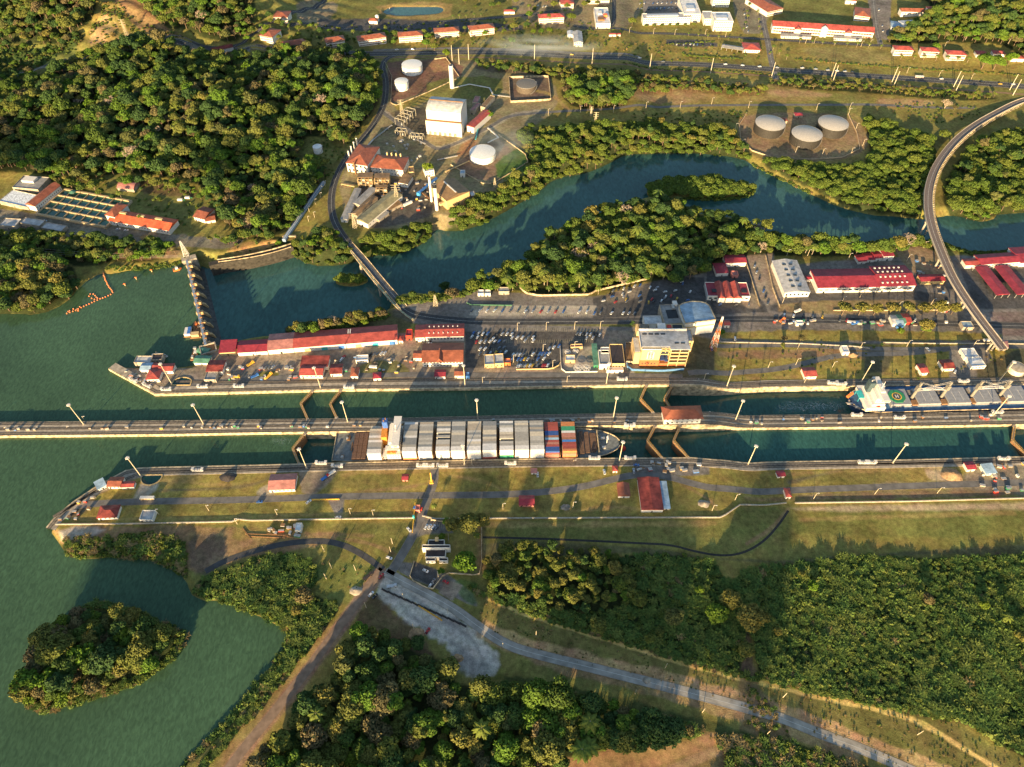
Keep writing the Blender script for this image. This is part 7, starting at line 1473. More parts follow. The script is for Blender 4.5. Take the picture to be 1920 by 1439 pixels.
B('white_bus_bay',(1492,612),(1505,612),5,3,'flat','white','white','white trailer in the storage yard','trailer'); B('red_kiosk',(1357,615),(1367,615),6,4,'gable','red','white','tiny red kiosk beside the striped mast','kiosk',1)
B('site_office',(896,556),(907,556),6,3.4,'flat','white','white','white site cabin, left of two in the yard by the river','cabin'); B('site_office',(909,556),(920,556),6,3.4,'flat','white','white','white site cabin, right of two in the yard by the river','cabin'); B('site_office',(935,553),(955,553),7,4,'flat','lgrey','conc','grey cabin row right of the white site cabins','cabin')
lowwall([(875,569),(880,573),(960,574)],1.6,.3,mat('fence_green',(.05,.13,.08),.8),'green fence along the site yard',cat='fence',name='site_fence')
lowwall([(975,541),(985,551),(1010,556),(1108,554),(1112,548),(1212,525)],2.5,.5,C['edge'],'pale retaining wall below the palms',name='retaining_wall')
lowwall([(1435,480),(1448,540),(1462,578)],2,.4,C['edge'],'pale yard wall between the two river yards',name='yard_wall'); lowwall([(1394,480),(1410,530),(1424,575)],2,.4,C['edge'],'pale wall right of the three gable yard',name='yard_wall')
lowwall([(1562,583),(1700,583),(1780,582)],1.2,.6,C['edge'],'white kerb wall below the dry tree row',name='kerb_wall')
# ---- visitor centre
V0,V1=G(1198,688),G(1283,688); dv=V1-V0; VC=empty('visitor_centre',V0,math.atan2(dv.y,dv.x),'cream and brick visitor centre with an arched window and terraces','visitor centre'); cw=C['cream']; bw=C['brick']
addbox(VC,'brick_base',(0,19,0,24,-1,9),bw); addbox(VC,'wall',(0,18.5,.5,24,9.02,25),cw); addbox(VC,'wall',(18.52,28,6,24,-1,25),cw); addbox(VC,'wall',(28.02,45,5,24,-1,25),cw); addbox(VC,'brick_base',(19.5,45,.5,4.98,-1,4.5),bw); addbox(VC,'side_wing',(-6,-.02,3,24,-1,17),cw); addbox(VC,'roof_terrace',(-5.6,-.4,4,23,17.02,17.4),R_['lgrey'])
addbox(VC,'roof',(-1,46,3,24.5,25.02,25.8),R_['lgrey']); addbox(VC,'roof',(27,46.4,-.6,2.98,25.02,25.8),R_['lgrey']); addbox(VC,'parapet',(-1,46,24.52,25.6,24,28),C['white']); addbox(VC,'parapet',(-1.3,-1.02,0,24.5,24.6,26.6),C['white']); addbox(VC,'parapet',(0,18.4,.1,.48,24.6,25.6),C['white'])
addbox(VC,'rear_block',(-2,44,25.62,36,-1,23.5),cw); addbox(VC,'roof_plant',(0,9,26.5,34,23.52,25.5),C['dark']); addbox(VC,'roof_plant',(10,17,26.5,34,23.52,26),C['conc']); addbox(VC,'roof_plant',(18,26,26.5,34,23.52,27),C['white']); addbox(VC,'roof_plant',(28,32,27,33,23.52,25.5),C['redp']); addbox(VC,'roof_plant',(34,43,27,34,23.52,24.5),C['dark'])
for i in range(12): addbox(VC,'louvre',(.6+i*.7,.9+i*.7,27,33.6,25.52,25.9),C['conc'])
for i in range(4): addbox(VC,'skylight',(2+i*6,6.4+i*6,19,20.6,25.82,26.1),'dark')
for i in range(2): addbox(VC,'skylight',(32+i*6,36+i*6,7,8.4,25.82,26.1),'dark')
for j,z in enumerate((5.5,10.4,15.3,20.2)):
    addbox(VC,'terrace',(27.5,45.5,-.5-.0*j,4.98,z,z+.6),cw); addbox(VC,'terrace_rail',(27.5,45.5,-.6,-.3,z+.6,z+1.7),cw); addbox(VC,'terrace_opening',(28.5,44.5,4.9,4.97,z+1.2,z+4),C['dark'])
for x in (27.6,36.3,44.9): addbox(VC,'column',(x,x+.6,-.6,0,-1,25),cw)
for z in (6,12,18): addbox(VC,'glass_bay',(19,27.6,5.9,5.98,z,z+5),'glass'); 
for x in (19,23.2,27.2): addbox(VC,'frame',(x,x+.5,2,5.9,18,24.6),cw)
addbox(VC,'frame',(19,27.7,1.6,2.2,24,24.7),cw); addbox(VC,'frame',(19,27.7,1.6,2.2,20.6,21.2),cw)
addbox(VC,'canopy',(19.5,23.6,-.5,6,10,10.6),mat('blue_canvas',(.05,.09,.22),.6)); addbox(VC,'canopy',(23.8,27.4,-.8,6,8.8,9.4),mat('blue_canvas',(.05,.09,.22),.6)); addbox(VC,'side_column',(-6.1,-5.3,2.6,3,-1,17),cw)
# arched window
g=MB(); g.use(C['white']); cxw=9.2; P=[(cxw-3.2,11),(cxw+3.2,11)]+[(cxw+3.2*math.cos(t),19.5+3.4*math.sin(t)) for t in np.linspace(0,math.pi,12)]; n_=len(P); g.add([(p[0],.42,p[1]) for p in P]+[(p[0],.28,p[1]) for p in P],[tuple(range(n_,2*n_))]+[(i,(i+1)%n_,n_+(i+1)%n_,n_+i) for i in range(n_)]); aw=g.build('arched_window',VC)
for i in range(2):
    for j in range(6): 
        x=cxw-2.5+i*2.7; addbox(aw,'pane',(x,x+2.2,.2,.27,11.6+j*1.8,12.8+j*1.8),'glass')
for i in range(5): addbox(VC,'window',(2+i*3,3.2+i*3,-.08,-.01,4,5.6),'glass')
B('visitor_annex',(1286,660),(1295,660),16,15,'flat','lgrey','cream','narrow cream stair tower at the right of the visitor centre','tower')
# rounded hall
H0,H1=G(1279,630),G(1333,630); dv=H1-H0; wd=math.hypot(dv.x,dv.y); RH=empty('rounded_hall',H0,math.atan2(dv.y,dv.x),'white hall with a curved back and pale blue roof behind the visitor centre','hall')
P=[(0,0),(wd,0),(wd+.5,20),(wd-2,25),(wd-8,28),(wd/2,29.5),(7,28.5),(2,26),(1,20)]
g=MB(); g.use(C['white']); g.prism(P,-1,17.5); g.build('wall',RH); Pi=[((p[0]-wd/2)*.965+wd/2,(p[1]-14)*.965+14) for p in P]; g=MB(); g.use(R_['blue']); g.prism(Pi,17.52,17.7); g.build('roof',RH)
g=MB(); g.use(C['edge']); n_=len(P)
for i in range(n_): a,b=P[i],P[(i+1)%n_]; g.bar((a[0],a[1],18),(b[0],b[1],18),.5,1.1)
g.build('parapet',RH); addbox(RH,'wall_band',(.5,wd-.5,-.09,-.02,10.2,12.2),'cream'); addbox(RH,'canopy',(-7,-.6,-2,5,12,13),'cream')
r,w_=B('west_block',(1243,624),(1279,622),28,12,'flat','grey','blue' if 0 else 'conc','grey flat block with a sunken roof court beside the rounded hall','building'); addbox(r,'roof_court',(5,16,8,20,12.2,12.6),'dark'); addbox(r,'roof_fan',(12,14.5,20,26,12.2,14.5),'steel'); addbox(r,'roof_box',(14,18.5,25,31,12.0,14.6),'white')
r,w_=B('low_white_block',(1207,618),(1240,617),12,7,'flat','white','white','low white block left of the grey flat block','building',win=(2,3,2,1.1))
# small buildings left of the centre
r,w_=B('dark_roof_block',(1145,693),(1170,693),26,8,'flat','black','cream','cream block with a black flat roof','building',win=(1,3,1.2,1.4)); r,w_=B('grey_roof_block',(1123,693),(1143,693),19,7,'flat','grey','white','white block with a grey flat roof','building'); B('rear_white_block',(1126,672),(1142,672),8,7,'flat','lgrey','white','small white block behind the grey-roofed one','building'); B('green_awning',(1113,690),(1121,690),28,4,'shed','green','green','long dark green awning along the plaza','awning',.3); B('stone_terrace',(1173,682),(1192,683),26,3,'flat','brown','conc','brown stone terrace left of the visitor centre','terrace'); B('turnstile_roof',(1137,700),(1168,700),3,4,'flat','rose','white','pink and white entrance roof in front of the black roof','entrance')
for i,(x,y,s) in enumerate(((1083,694,4.2),(1099,694,4.2),(1064,664,3),(1079,662,3))):
    e=empty('parasol_frame',G(x,y),0,('round white wheel-shaped parasol, '+('left','right','upper left','upper right')[i]+' of four on the plaza'),'parasol'); g=MB(); g.use(C['white'])
    for k_ in range(8): a=k_*math.pi/4; g.bar((0,0,3.4),(s*math.cos(a),s*math.sin(a),3),.35); b_=a+math.pi/4; g.bar((s*math.cos(a),s*math.sin(a),3),(s*math.cos(b_),s*math.sin(b_),3),.3)
    g.build('canopy_frame',e); addbox(e,'pole',(-.15,.15,-.15,.15,-.2,3.4),'white')
B('plaza_hut',(1060,681),(1078,681),7,3.5,'flat','white','cream','cream flat hut on the plaza','hut'); B('plaza_hut',(1070,656),(1092,655),4,3,'flat','rose','cream','low cream bar roof at the top of the plaza','bar')
lowwall([(1050,650),(1052,692),(1060,699),(1120,698)],1.4,.4,C['white'],'curved white railing wall round the plaza',name='plaza_wall')
lowwall([(1172,645),(1175,688),(1182,695),(1240,697),(1282,694)],2.5,.8,mat('blue_wall',(.10,.22,.40),.6),'blue-topped curved wall round the visitor centre',name='forecourt_wall')
lowwall([(968,694),(1035,693),(1048,686),(1052,678)],1.5,.35,C['cream'],'cream slatted fence round the car park',cat='fence',name='car_park_fence')
# ---- office at the junction
O0,O1=G(797,1057),G(838,1057); dv=O1-O0; w_=math.hypot(dv.x,dv.y); OF=empty('junction_office',O0,math.atan2(dv.y,dv.x),'white walled office with dark flat roofs by the road junction','office')
def fb(x0,x1,y0,y1,h): 
    addbox(OF,'wall',(x0,x1,y0,y1,-1,h),'white'); addbox(OF,'roof',(x0+.4,x1-.4,y0+.4,y1-.4,h+.01,h+.1),R_['black']); 
    for q in ((x0,x1,y0,y0+.35),(x0,x1,y1-.35,y1),(x0,x0+.35,y0,y1),(x1-.35,x1,y0,y1)): addbox(OF,'parapet',(*q,h+.11,h+1.0),'white')
fb(1,8.5,0,2.8,4); fb(11.5,18.5,0,2.8,4); fb(.5,w_-1,2.9,9.5,5); fb(-2.5,w_+2.5,9.6,12.4,7.5); fb(2,w_-2.5,12.5,17.5,6); addbox(OF,'roof_tank',(w_*.42,w_*.58,16,19,6.2,8.4),'cream'); 
for i in range(5): addbox(OF,'window',(2+i*3.2,3.6+i*3.2,-.07,-.01,1.6,3.2),'glass')
lowwall([(808,976),(838,980),(842,1020)],1.8,.4,C['edge'],'thin wall right of the small office car park',name='yard_wall'); lowwall([(903,985),(903,1060),(898,1080),(835,1075),(810,1108),(767,1086),(777,1054)],1.8,.5,C['edge'],'angular pale wall enclosing the office garden and lower car park',name='yard_wall')
e=empty('barrier_gate',G(776,972),0,'yellow and teal gate post beside the gate road','gate'); addbox(e,'post',(-.8,.8,-.8,.8,0,4),'teal'); addbox(e,'arm',(-.3,.3,-14,-.8,1,1.6),'yellow'); addbox(e,'arm',(-.3,.3,.8,14,1,1.6),'yellow')
B('pink_truck_hut',(780,962),(788,962),5,4,'flat','rose','rose','small pink booth by the gate road','booth')
# ================================================================ BOATS, BUOYS, PONTOONS
def boat(px,py,L_,wd,rz,label,hullm,z=ZL,cab=True):
    e=empty('boat',Vector((*W(px,py,z),z)),rz,label,'boat'); g=MB(); g.use(hullm); P=[(-L_/2,-wd/2),(L_*.25,-wd/2),(L_/2,0),(L_*.25,wd/2),(-L_/2,wd/2)]; g.prism(P,-.6,1.4); g.build('hull',e)
    g=MB(); g.use(C['rust']); g.prism([(p[0]*.9,p[1]*.85) for p in P],1.42,1.5); g.build('deck',e)
    if cab: addbox(e,'cabin',(-L_*.2,L_*.12,-wd*.3,wd*.3,1.5,3.6),'white'); addbox(e,'window',(L_*.121,L_*.14,-wd*.25,wd*.25,2.4,3.2),'glass'); addbox(e,'mast',(-L_*.1,-L_*.08,-.1,.1,3.6,7),'steel')
boat(300,669,17,5,R(-3),'white and orange launch moored beside the dock roofs',C['white']); boat(333,506,9,4,R(25),'small orange and white workboat near the dam north end',C['orange'])
def pontoon(px,py,a,b,rz,label,m=None):
    e=empty('pontoon',Vector((*W(px,py,ZL),ZL)),rz,label,'barge'); addbox(e,'deck',(0,a,0,b,-.6,1.2),m or 'rust'); return e
e=pontoon(357,636,11,24,R(7),'work barge with a crane moored at the dam'); addbox(e,'deck_house',(1.5,9,1,6,1.2,4.2),'cream'); g=MB(); g.use(C['rust']); g.bar((3,20,1.2),(8,10,6),.5); g.bar((8,21,1.2),(8,10,6),.5); g.bar((3,12,1.2),(3,22,3.4),.8); g.build('derrick',e); addbox(e,'winch',(2,5,17,20,1.2,3.2),'orange'); addbox(e,'winch',(6,9,14,16,1.2,2.6),'steel')
e=pontoon(345,634,8,13,R(7),'small barge with a blue-roofed white cabin beside the work barge'); addbox(e,'cabin',(.8,7,1,11,1.2,4.2),'white'); addbox(e,'cabin_roof',(4,7.2,.8,11.2,4.22,4.5),'blue')
e=pontoon(357,677,6,16,R(4),'small pontoon with winches below the dam abutment'); addbox(e,'winch',(1,3,2,5,1.2,3),'steel'); addbox(e,'winch',(2,5,8,12,1.2,2.6),'white'); addbox(e,'tank',(1,4,13,15.5,1.2,4),'steel')
bp_=[(193,508),(195,517),(198,526),(202,534),(206,541),(212,547),(211,551),(205,554),(196,558),(187,561),(181,564),(172,568),(164,572),(157,575),(149,579),(142,583),(135,585),(126,588)]
Qb=resample(wpoly(bp_,ZL,1,False),2.9); bpro=None
cl=[wpoly([p],ZL)[0] for p in ((167,556),(170,552),(175,552),(179,555),(183,560),(178,562),(172,560),(181,558),(131,583),(138,580),(144,581),(150,576),(147,583),(128,585))]
for i,q in enumerate(list(Qb)+cl):
    if bpro is None:
        bpro=empty('buoy',(0,0,0),0,'orange barrel buoy of the long boom in the lake','buoy','orange buoys of the floating boom'); g=MB(); g.use(C['orange']); g.cyl(0,0,-.4,.7,.85,.75,10); g.build('float',bpro); g=MB(); g.use(mat('pale_orange',(.75,.42,.25),.5)); g.cyl(0,0,.72,.95,.5,.3,10); g.build('cap',bpro); bk=list(bpro.children); o=bpro
    else: o=dup(bpro,children=bk)
    o.location=(q[0]+random.uniform(-.2,.2),q[1]+random.uniform(-.2,.2),ZL)
    if i>=len(Qb): o['label']='orange barrel buoy loose in the tangled cluster beside the boom'
for i,(x,y) in enumerate(((285,510),(256,524),(235,536))):
    e=empty('mooring_dolphin',Vector((*W(x,y,ZL),ZL)),0,'small ochre mooring pile in the lake, '+ORD[i]+' from the dam','mooring pile'); g=MB(); g.use(C['cream']); g.cyl(0,0,-3,2.5,.5,n=8); g.build('pile',e); g=MB(); g.use(C['orange']); g.cbox(0,0,2.8,2.4,1.2,.5); g.build('cap',e)
# ================================================================ VEHICLES
CARC={'white':(.70,.70,.68),'silver':(.40,.42,.44),'black':(.02,.02,.022),'blue':(.05,.14,.38),'red':(.45,.03,.03),'yellow':(.65,.40,.03),'grey':(.16,.17,.18)}
_cp={}
def carproto(c):
    m=mat('car_paint_'+c,CARC[c],.3,.2,.03,1,spec=.6); g=MB(); g.use(m); g.prism([(-2.2,-.85),(2.0,-.9),(2.3,-.6),(2.3,.6),(2.0,.9),(-2.2,.85)],.35,.95)
    g.add([(-1.9,-.8,.95),(1.1,-.8,.95),(1.1,.8,.95),(-1.9,.8,.95),(-1.3,-.65,1.5),(.4,-.65,1.5),(.4,.65,1.5),(-1.3,.65,1.5)],[(4,5,6,7),(0,1,5,4),(1,2,6,5),(2,3,7,6),(3,0,4,7)])
    b=bpy.data.meshes.new('body'); b.from_pydata(g.v,[],g.f); b.materials.append(m); b.update()
    g=MB(); g.use(C['glass']); g.add([(1.12,-.7,.99),(1.12,.7,.99),(.44,.6,1.5),(.44,-.6,1.5),(-1.92,-.7,.99),(-1.92,.7,.99),(-1.34,.6,1.5),(-1.34,-.6,1.5),(-1.5,-.82,1.02),(.8,-.82,1.02),(.3,-.69,1.42),(-1.2,-.69,1.42),(-1.5,.82,1.02),(.8,.82,1.02),(.3,.69,1.42),(-1.2,.69,1.42)],[(0,1,2,3),(5,4,7,6),(8,9,10,11),(13,12,15,14)])
    w1=bpy.data.meshes.new('windows'); w1.from_pydata(g.v,[],g.f); w1.materials.append(C['glass']); w1.update()
    g=MB(); g.use(C['dark'])
    for x in (-1.4,1.4):
        for y in (-.86,.66): g.cbox(x,y+.1,.32,.64,.22,.64)
    w2=bpy.data.meshes.new('wheels'); w2.from_pydata(g.v,[],g.f); w2.materials.append(C['dark']); w2.update(); return b,w1,w2
def car(px,py,rz,c,label,group,sc_=1.0,name='parked_car'):
    if c not in _cp: _cp[c]=carproto(c)
    e=empty(name,G(px,py,.15),rz,label,'car',group); e.scale=(sc_,)*3
    for me_,nm in zip(_cp[c],('body','windows','wheels')): o=bpy.data.objects.new(nm,me_); COL.objects.link(o); o.parent=e
rc=random.Random(9); CW=['white']*7+['silver']*4+['black']*2+['blue']*2+['red']*1+['yellow']*1+['grey']*2
rows=[((888,626),(960,628),9,'in the back row of the big car park'),((960,634),(1010,633),6,'in the lane row of the big car park'),((900,664),(948,662),6,'in the lower left row of the big car park'),((1030,655),(1048,650),3,'behind the fenced car park'),((1115,588),(1190,589),8,'along the road by the river car park'),((885,583),(1100,586),16,'in the marked bays of the grey lot'),((1150,546),(1210,533),7,'on the sandy side of the river car park'),((1415,500),(1440,570),7,'in the walled yard'),((1470,592),(1560,596),6,'below the grey gabled hall'),((885,633),(925,636),5,'in the top row of the big car park by the office row'),((893,642),(945,641),7,'in the second row of the big car park by the office row'),((900,655),(945,653),6,'below the second row of the big car park'),((962,667),(1030,664),12,'in the upper row of the fenced car park'),((960,675),(1026,673),12,'in the middle row of the fenced car park'),((970,687),(1027,686),13,'in the lowest row of the fenced car park'),((1082,627),(1125,629),8,'at the top right of the car park strip'),((1088,637),(1112,634),3,'at the right end of the car park strip'),((985,640),(1000,640),2,'alone in the car park strip'),
 ((571,675),(601,674),5,'behind the two-slope shed'),((694,666),(722,664),5,'in the row of pale vehicles beside the white shelter'),((640,676),(645,670),3,'beside the maroon hut'),((500,690),(512,689),3,'in the west yard'),((799,989),(832,991),6,'in the small car park of the white office'),((808,1097),(812,1091),2,'in the lower office yard'),((1195,18),(1290,16),14,'in the lot behind the long office block'),((1200,8),(1275,6),10,'in the far lot behind the long office block'),((1395,20),(1402,60),6,'along the avenue west of the school'),((1256,84),(1340,85),14,'in the tree-lined lot by the highway'),((1008,12),(1030,14),5,'beside the red block at the top edge'),((1648,20),(1656,60),5,'on the school drive'),((1700,600),(1716,601),2,'by the storage yard'),((1575,602),(1600,601),3,'in the storage yard'),((1780,690),(1800,706),3,'beside the white canopies')]
for a,b,n_,l in rows:
    for i in range(n_):
        t=i/max(1,n_-1); c=rc.choice(CW)
        if rc.random()<.1: continue
        car(a[0]+(b[0]-a[0])*t+rc.uniform(-.6,.6),a[1]+(b[1]-a[1])*t+rc.uniform(-.5,.5),R(62+rc.uniform(-5,5)),c,f'{c} car {l}','cars '+l,1.12)
sc1=[(1143,553),(1148,557),(1169,557),(1174,562),(1167,552),(1199,555),(1219,540),(1232,540),(1228,545),(1131,565),(1154,567),(1200,566),(1222,562),(1226,566),(1245,561),(1248,557),(1258,556),(1266,546),(1269,561),(1289,564),(1294,548),(1278,529),(1280,533),(1180,548),(1175,566),(1216,568),(1240,565),(1350,572),(1404,572),(1380,573),(1247,548)]
for x,y in sc1: c=rc.choice(CW); car(x,y,R(rc.uniform(20,80)),c,f'{c} car in the open car park by the wood','cars in the open car park by the wood')
HC=[(1504,128.5,'white'),(1529,130.5,'silver'),(1552,132.5,'silver'),(1569,134,'white'),(1584,135,'silver'),(1598,136.5,'black'),(1765,149,'white'),(1820,154,'black'),(1840,155,'black'),(1875,158.5,'yellow'),(1899,159,'white'),(1199,110,'white'),(1360,121.5,'white'),(1392,123.5,'white'),(1424,126,'white'),(1457,128,'silver'),(744,94.5,'white'),(774,94,'silver'),(1243,117,'grey'),(1072,103.5,'yellow')]
for i,(x,y,c) in enumerate(HC): car(x,y,R(-5 if i%2 else 175),c,f'{c} car driving on the highway, near x {i}'[:0] or f'{c} car driving on the highway','cars driving on the highway',1.25,'highway_car')
MC=[(767,994,'white',R(-50),'stopped at the boundary wall gate'),(730,1047,'white',R(-20),'on the track left of the gate road'),(798,1071,'white',R(-25),'at the top of the lower office yard'),(836,1092,'red',R(-30),'in the side lot below the garden wall'),(696,1115,'white',R(50),'pulled over on the dirt road'),(703,1119,'black',R(50),'behind the white one on the dirt road'),(715,1081,'red',R(55),'at the mouth of the dirt road'),(802,1184,'red',R(60),'lone on the pale gravel'),(1133,886,'white',R(95),'on the grass left of the tiny red hut'),(1008,891,'white',R(92),'beside the tiny pink hut'),(272,936,'yellow',R(0),'beside the small basin drive'),(487,942,'blue',R(5),'on the south bank road'),(634,971,'silver',R(5),'at the end of the concrete spur'),(579,942,'white',R(45),'by the yellow pipe'),(1739,656,'white',R(-60),'above the small red hut'),(1378,636,'white',R(80),'by the little turning bay'),(1334,655,'blue',R(90),'at the foot of the striped mast'),(1188,884,'silver',R(90),'by the yellow crates'),(1193,873,'blue',R(0),'near the tow track by the bow'),(805,645,'white',R(5),'in front of the plain red block'),(85,415,'silver',R(-15),'on the waterworks road'),(222,431,'white',R(20),'beside the filter hall'),(237,433,'white',R(10),'second beside the filter hall')]
for x,y,c,r,l in MC: car(x,y,r,c,f'{c} car {l}',None,1.15)
for i,(x,y,r,l) in enumerate(((1723,146,-5,'on the highway'),(278,936,0,'beside the small basin drive'))):
    e=empty('bus',G(x,y,.15),R(r),'white and red bus '+l if i==0 else 'white and yellow bus '+l,'bus'); addbox(e,'body',(-6,6,-1.3,1.3,.5,3.1),'white'); addbox(e,'stripe',(-6.03,6.03,-1.33,1.33,.9,1.4),'redp' if i==0 else 'yellow'); addbox(e,'windows',(-5.6,5.6,-1.35,1.35,1.8,2.6),'glass'); [addbox(e,'wheel',(x_,x_+1,-1.36,1.36,0,.9),'dark') for x_ in (-4.5,3.5)]
TR=[(1495,585,'white truck in the storage yard'),(505,706,'yellow digger truck in the west yard'),(470,684,'yellow truck at the warehouse extension'),(443,708,'yellow truck near the maroon-roofed hut'),(478,707,'blue truck beside the yellow machines'),(784,955,'red and blue truck on the gate road'),(610,897,'red truck on the concrete ramp of the south bank'),(622,889,'white truck at the top of the concrete ramp'),(1850,640,'white truck under the viaduct end'),(700,690,'white pickup truck on the grass triangle'),(1466,602,'orange truck in the row of yard vehicles'),(1500,603,'green truck in the row of yard vehicles'),(1595,606,'white box truck in the row of yard vehicles'),(1602,608,'blue box truck in the row of yard vehicles'),(735,1100,'grey truck on the junction'),(690,1082,'dark dump truck beside the dirt road')]
for x,y,l in TR:
    w0=l.split()[0]; cm_={'white':'white','yellow':'yellow','blue':'blue','red':'redp','orange':'orange','green':'green','grey':'silver','dark':'rail'}[w0]; e=empty('truck',G(x,y,.12),R(rc.uniform(-20,70)),l,'truck'); addbox(e,'cab',(2,4,-1.2,1.2,.6,2.8),cm_); addbox(e,'windscreen',(4.01,4.08,-1,1,1.7,2.5),'glass'); addbox(e,'load_bed',(-4,1.8,-1.25,1.25,.9,2.4 if 'box' in l or w0=='white' else 1.6),cm_ if w0!='red' else 'blue'); [addbox(e,'wheel',(x_,x_+.9,-1.3,1.3,0,.9),'dark') for x_ in (-3.2,-1.8,2.4)]
# ================================================================ POLES, PYLONS, MASTS
def pole(px,py,h,label,group,r=.18,arm=True,m=None,name='lamp_post'):
    e=empty(name,G(px,py),R(rc.uniform(-8,8)),label,'lamp post' if arm else 'pole',group); g=MB(); g.use(m or mat('pale_pole',(.60,.50,.34),.6,var=.05)); g.cyl(0,0,-.5,h,r*1.3,r*.8,6); g.build('pole',e)
    if arm: g=MB(); g.use(C['white']); g.bar((0,0,h-.1),(1.8,0,h+.2),.16); g.cbox(2,0,h+.2,1.0,.5,.25); g.build('lamp',e)
for i in range(34):
    x=-10+i*58; 
    for yo,s in ((798+ (0),0),(808,1)):
        yy=(797 if s==0 else 811)-x*.0115; z=float(bz(W(x,yy,0)[0]))
        if rc.random()<.35 or 600<x<650: continue
        pole(x+s*26,yy,8,'short pale lamp post on the centre wall','short lamp posts on the centre wall')
for x,y in ((445,983),(392,958),(298,965),(520,966),(657,964),(700,967),(943,955),(1074,952),(1335,958),(1378,938),(1525,936),(1640,927),(1757,925),(1847,865),(1564,871),(1075,868),(885,872),(690,874)): pole(x,y,9,'pale lamp post on the south bank lawns','lamp posts on the south bank')
for x,y in ((1492,684),(1612,654),(1700,650),(1824,650),(1495,655),(1508,718),(1063,717),(905,719),(1320,712),(1440,690),(1560,690)): pole(x,y,9,'pale lamp post on the north bank lawns','lamp posts on the north bank')
for x,y in ((970,620),(1024,619),(1077,618),(1125,617),(1018,660),(1077,655),(963,680),(1036,690)): pole(x,y,11,'lamp post in the big car park','lamp posts of the car park')
for x,y in ((1002,113),(1110,120),(1218,130),(1332,138),(1446,146),(1558,147),(1562,152),(1672,155),(1675,163),(1788,163),(1792,171),(1893,169),(1899,179),(848,114),(861,121),(879,112)): pole(x,y,24,'tall pale concrete pole along the highway','tall concrete poles along the highway',.45,False,mat('concrete_pole',(.55,.47,.34),.8),'concrete_pole')
for x,y in ((1028,217),(1088,212),(1150,211),(1211,204),(1275,203),(1334,196),(1403,203),(1530,207),(1592,206),(1590,216),(1604,244),(1617,274),(1595,290),(1541,292),(1491,288),(1391,274),(1378,244)): pole(x,y,10,'pale lamp post along the river road and oil tanks','lamp posts by the river road')
for x,y in ((603,360),(592,384),(580,398),(579,416),(590,408),(602,372),(610,350)): pole(x,y,8,'pale pole on the penstock slope','poles on the penstock slope')
for x,y in ((622,1066),(608,1034),(667,1070),(687,1140),(733,1036),(736,1020),(757,1123),(840,1150),(776,1180),(612,1086),(1005,1193),(1062,1268),(1190,1302),(1317,1336),(1437,1378),(1247,1253),(1468,1308),(1720,1378),(943,1215),(822,1082)): pole(x,y,10,'pale roadside pole beside the lower roads','roadside poles on the lower roads',.2,False,None,'roadside_pole')
for x,y in ((1700,490),(1731,465),(1697,470),(1660,472),(1590,487),(1514,480),(1475,480),(1631,478),(1757,508),(1467,568),(1578,568),(1612,558),(1683,578),(1745,572)): pole(x,y,9,'pale lamp post in the river yards','lamp posts of the river yards')
for x,y in ((1510,82),(1526,82),(1565,85),(1614,88),(1322,66),(1360,70),(1180,62),(1225,64),(1265,66),(1770,90),(1630,86),(1700,138),(1760,144),(1820,150)): pole(x,y,9,'pale lamp post in the northern town','lamp posts of the town')
def pylon(px,py,h,b,label,m1=None,m2=None,rz=0,arms=True,name='lattice_pylon',cat='pylon'):
    e=empty(name,G(px,py),rz,label,cat); ms=[m1 or C['steel'],m2 or m1 or C['steel']]; n=8; two=m2 is not None; m=None
    for s_ in (0,):
        for i in range(n):
            if m is None or two: m=MB(); m.use(ms[i%2])
            z0,z1=h*i/n,h*(i+1)/n; w0,w1=b*(1-i/n*.82),b*(1-(i+1)/n*.82)
            cs=[(1,1),(-1,1),(-1,-1),(1,-1)]
            for k_ in range(4):
                a,c_=cs[k_],cs[(k_+1)%4]; m.bar((a[0]*w0/2,a[1]*w0/2,z0),(a[0]*w1/2,a[1]*w1/2,z1),.24); m.bar((a[0]*w0/2,a[1]*w0/2,z0),(c_[0]*w1/2,c_[1]*w1/2,z1),.13); m.bar((c_[0]*w0/2,c_[1]*w0/2,z0),(a[0]*w1/2,a[1]*w1/2,z1),.13); m.bar((a[0]*w1/2,a[1]*w1/2,z1),(c_[0]*w1/2,c_[1]*w1/2,z1),.13)
            if two: m.build('lattice_section',e)
        if not two: m.build('lattice',e)
    if arms:
        for z in (h*.7,h*.84,h*.98): m=MB(); m.use(ms[0]); m.bar((-b*.9,0,z),(b*.9,0,z),.3); m.build('cross_arm',e)
    return e
e=pylon(1336,656,46,6,'tall orange and white striped lattice mast beside the visitor centre',mat('mast_orange',(.75,.22,.06),.5),C['white'],arms=False,name='striped_mast',cat='mast'); addbox(e,'antenna',(-.8,.8,-.8,.8,44,47),'white')
gs=mat('pylon_ochre',(.50,.42,.28),.6)
pylon(229,44,26,5,'lattice pylon on the hill above the bare scar',gs); pylon(817,573,15,5,'squat lattice pylon by the river yard',gs,arms=False); pylon(666,428,21,5,'lattice pylon at the end of the olive warehouse',gs); pylon(745,378,24,6,'lattice pylon in the middle of the power station',gs); pylon(1116,236,20,4,'lattice pylon on the river road by the bank trees',gs); pylon(754,215,22,5,'lattice pylon left of the switchyard gantry',gs); pylon(928,352,14,4,'small lattice pylon beside the wide tank bund',gs,arms=False); pylon(353,487,22,6,'white lattice tower at the north end of the dam',C['white'],rz=.3,arms=False); pylon(1108,218,14,3,'leaning wooden pylon above the river road',gs)
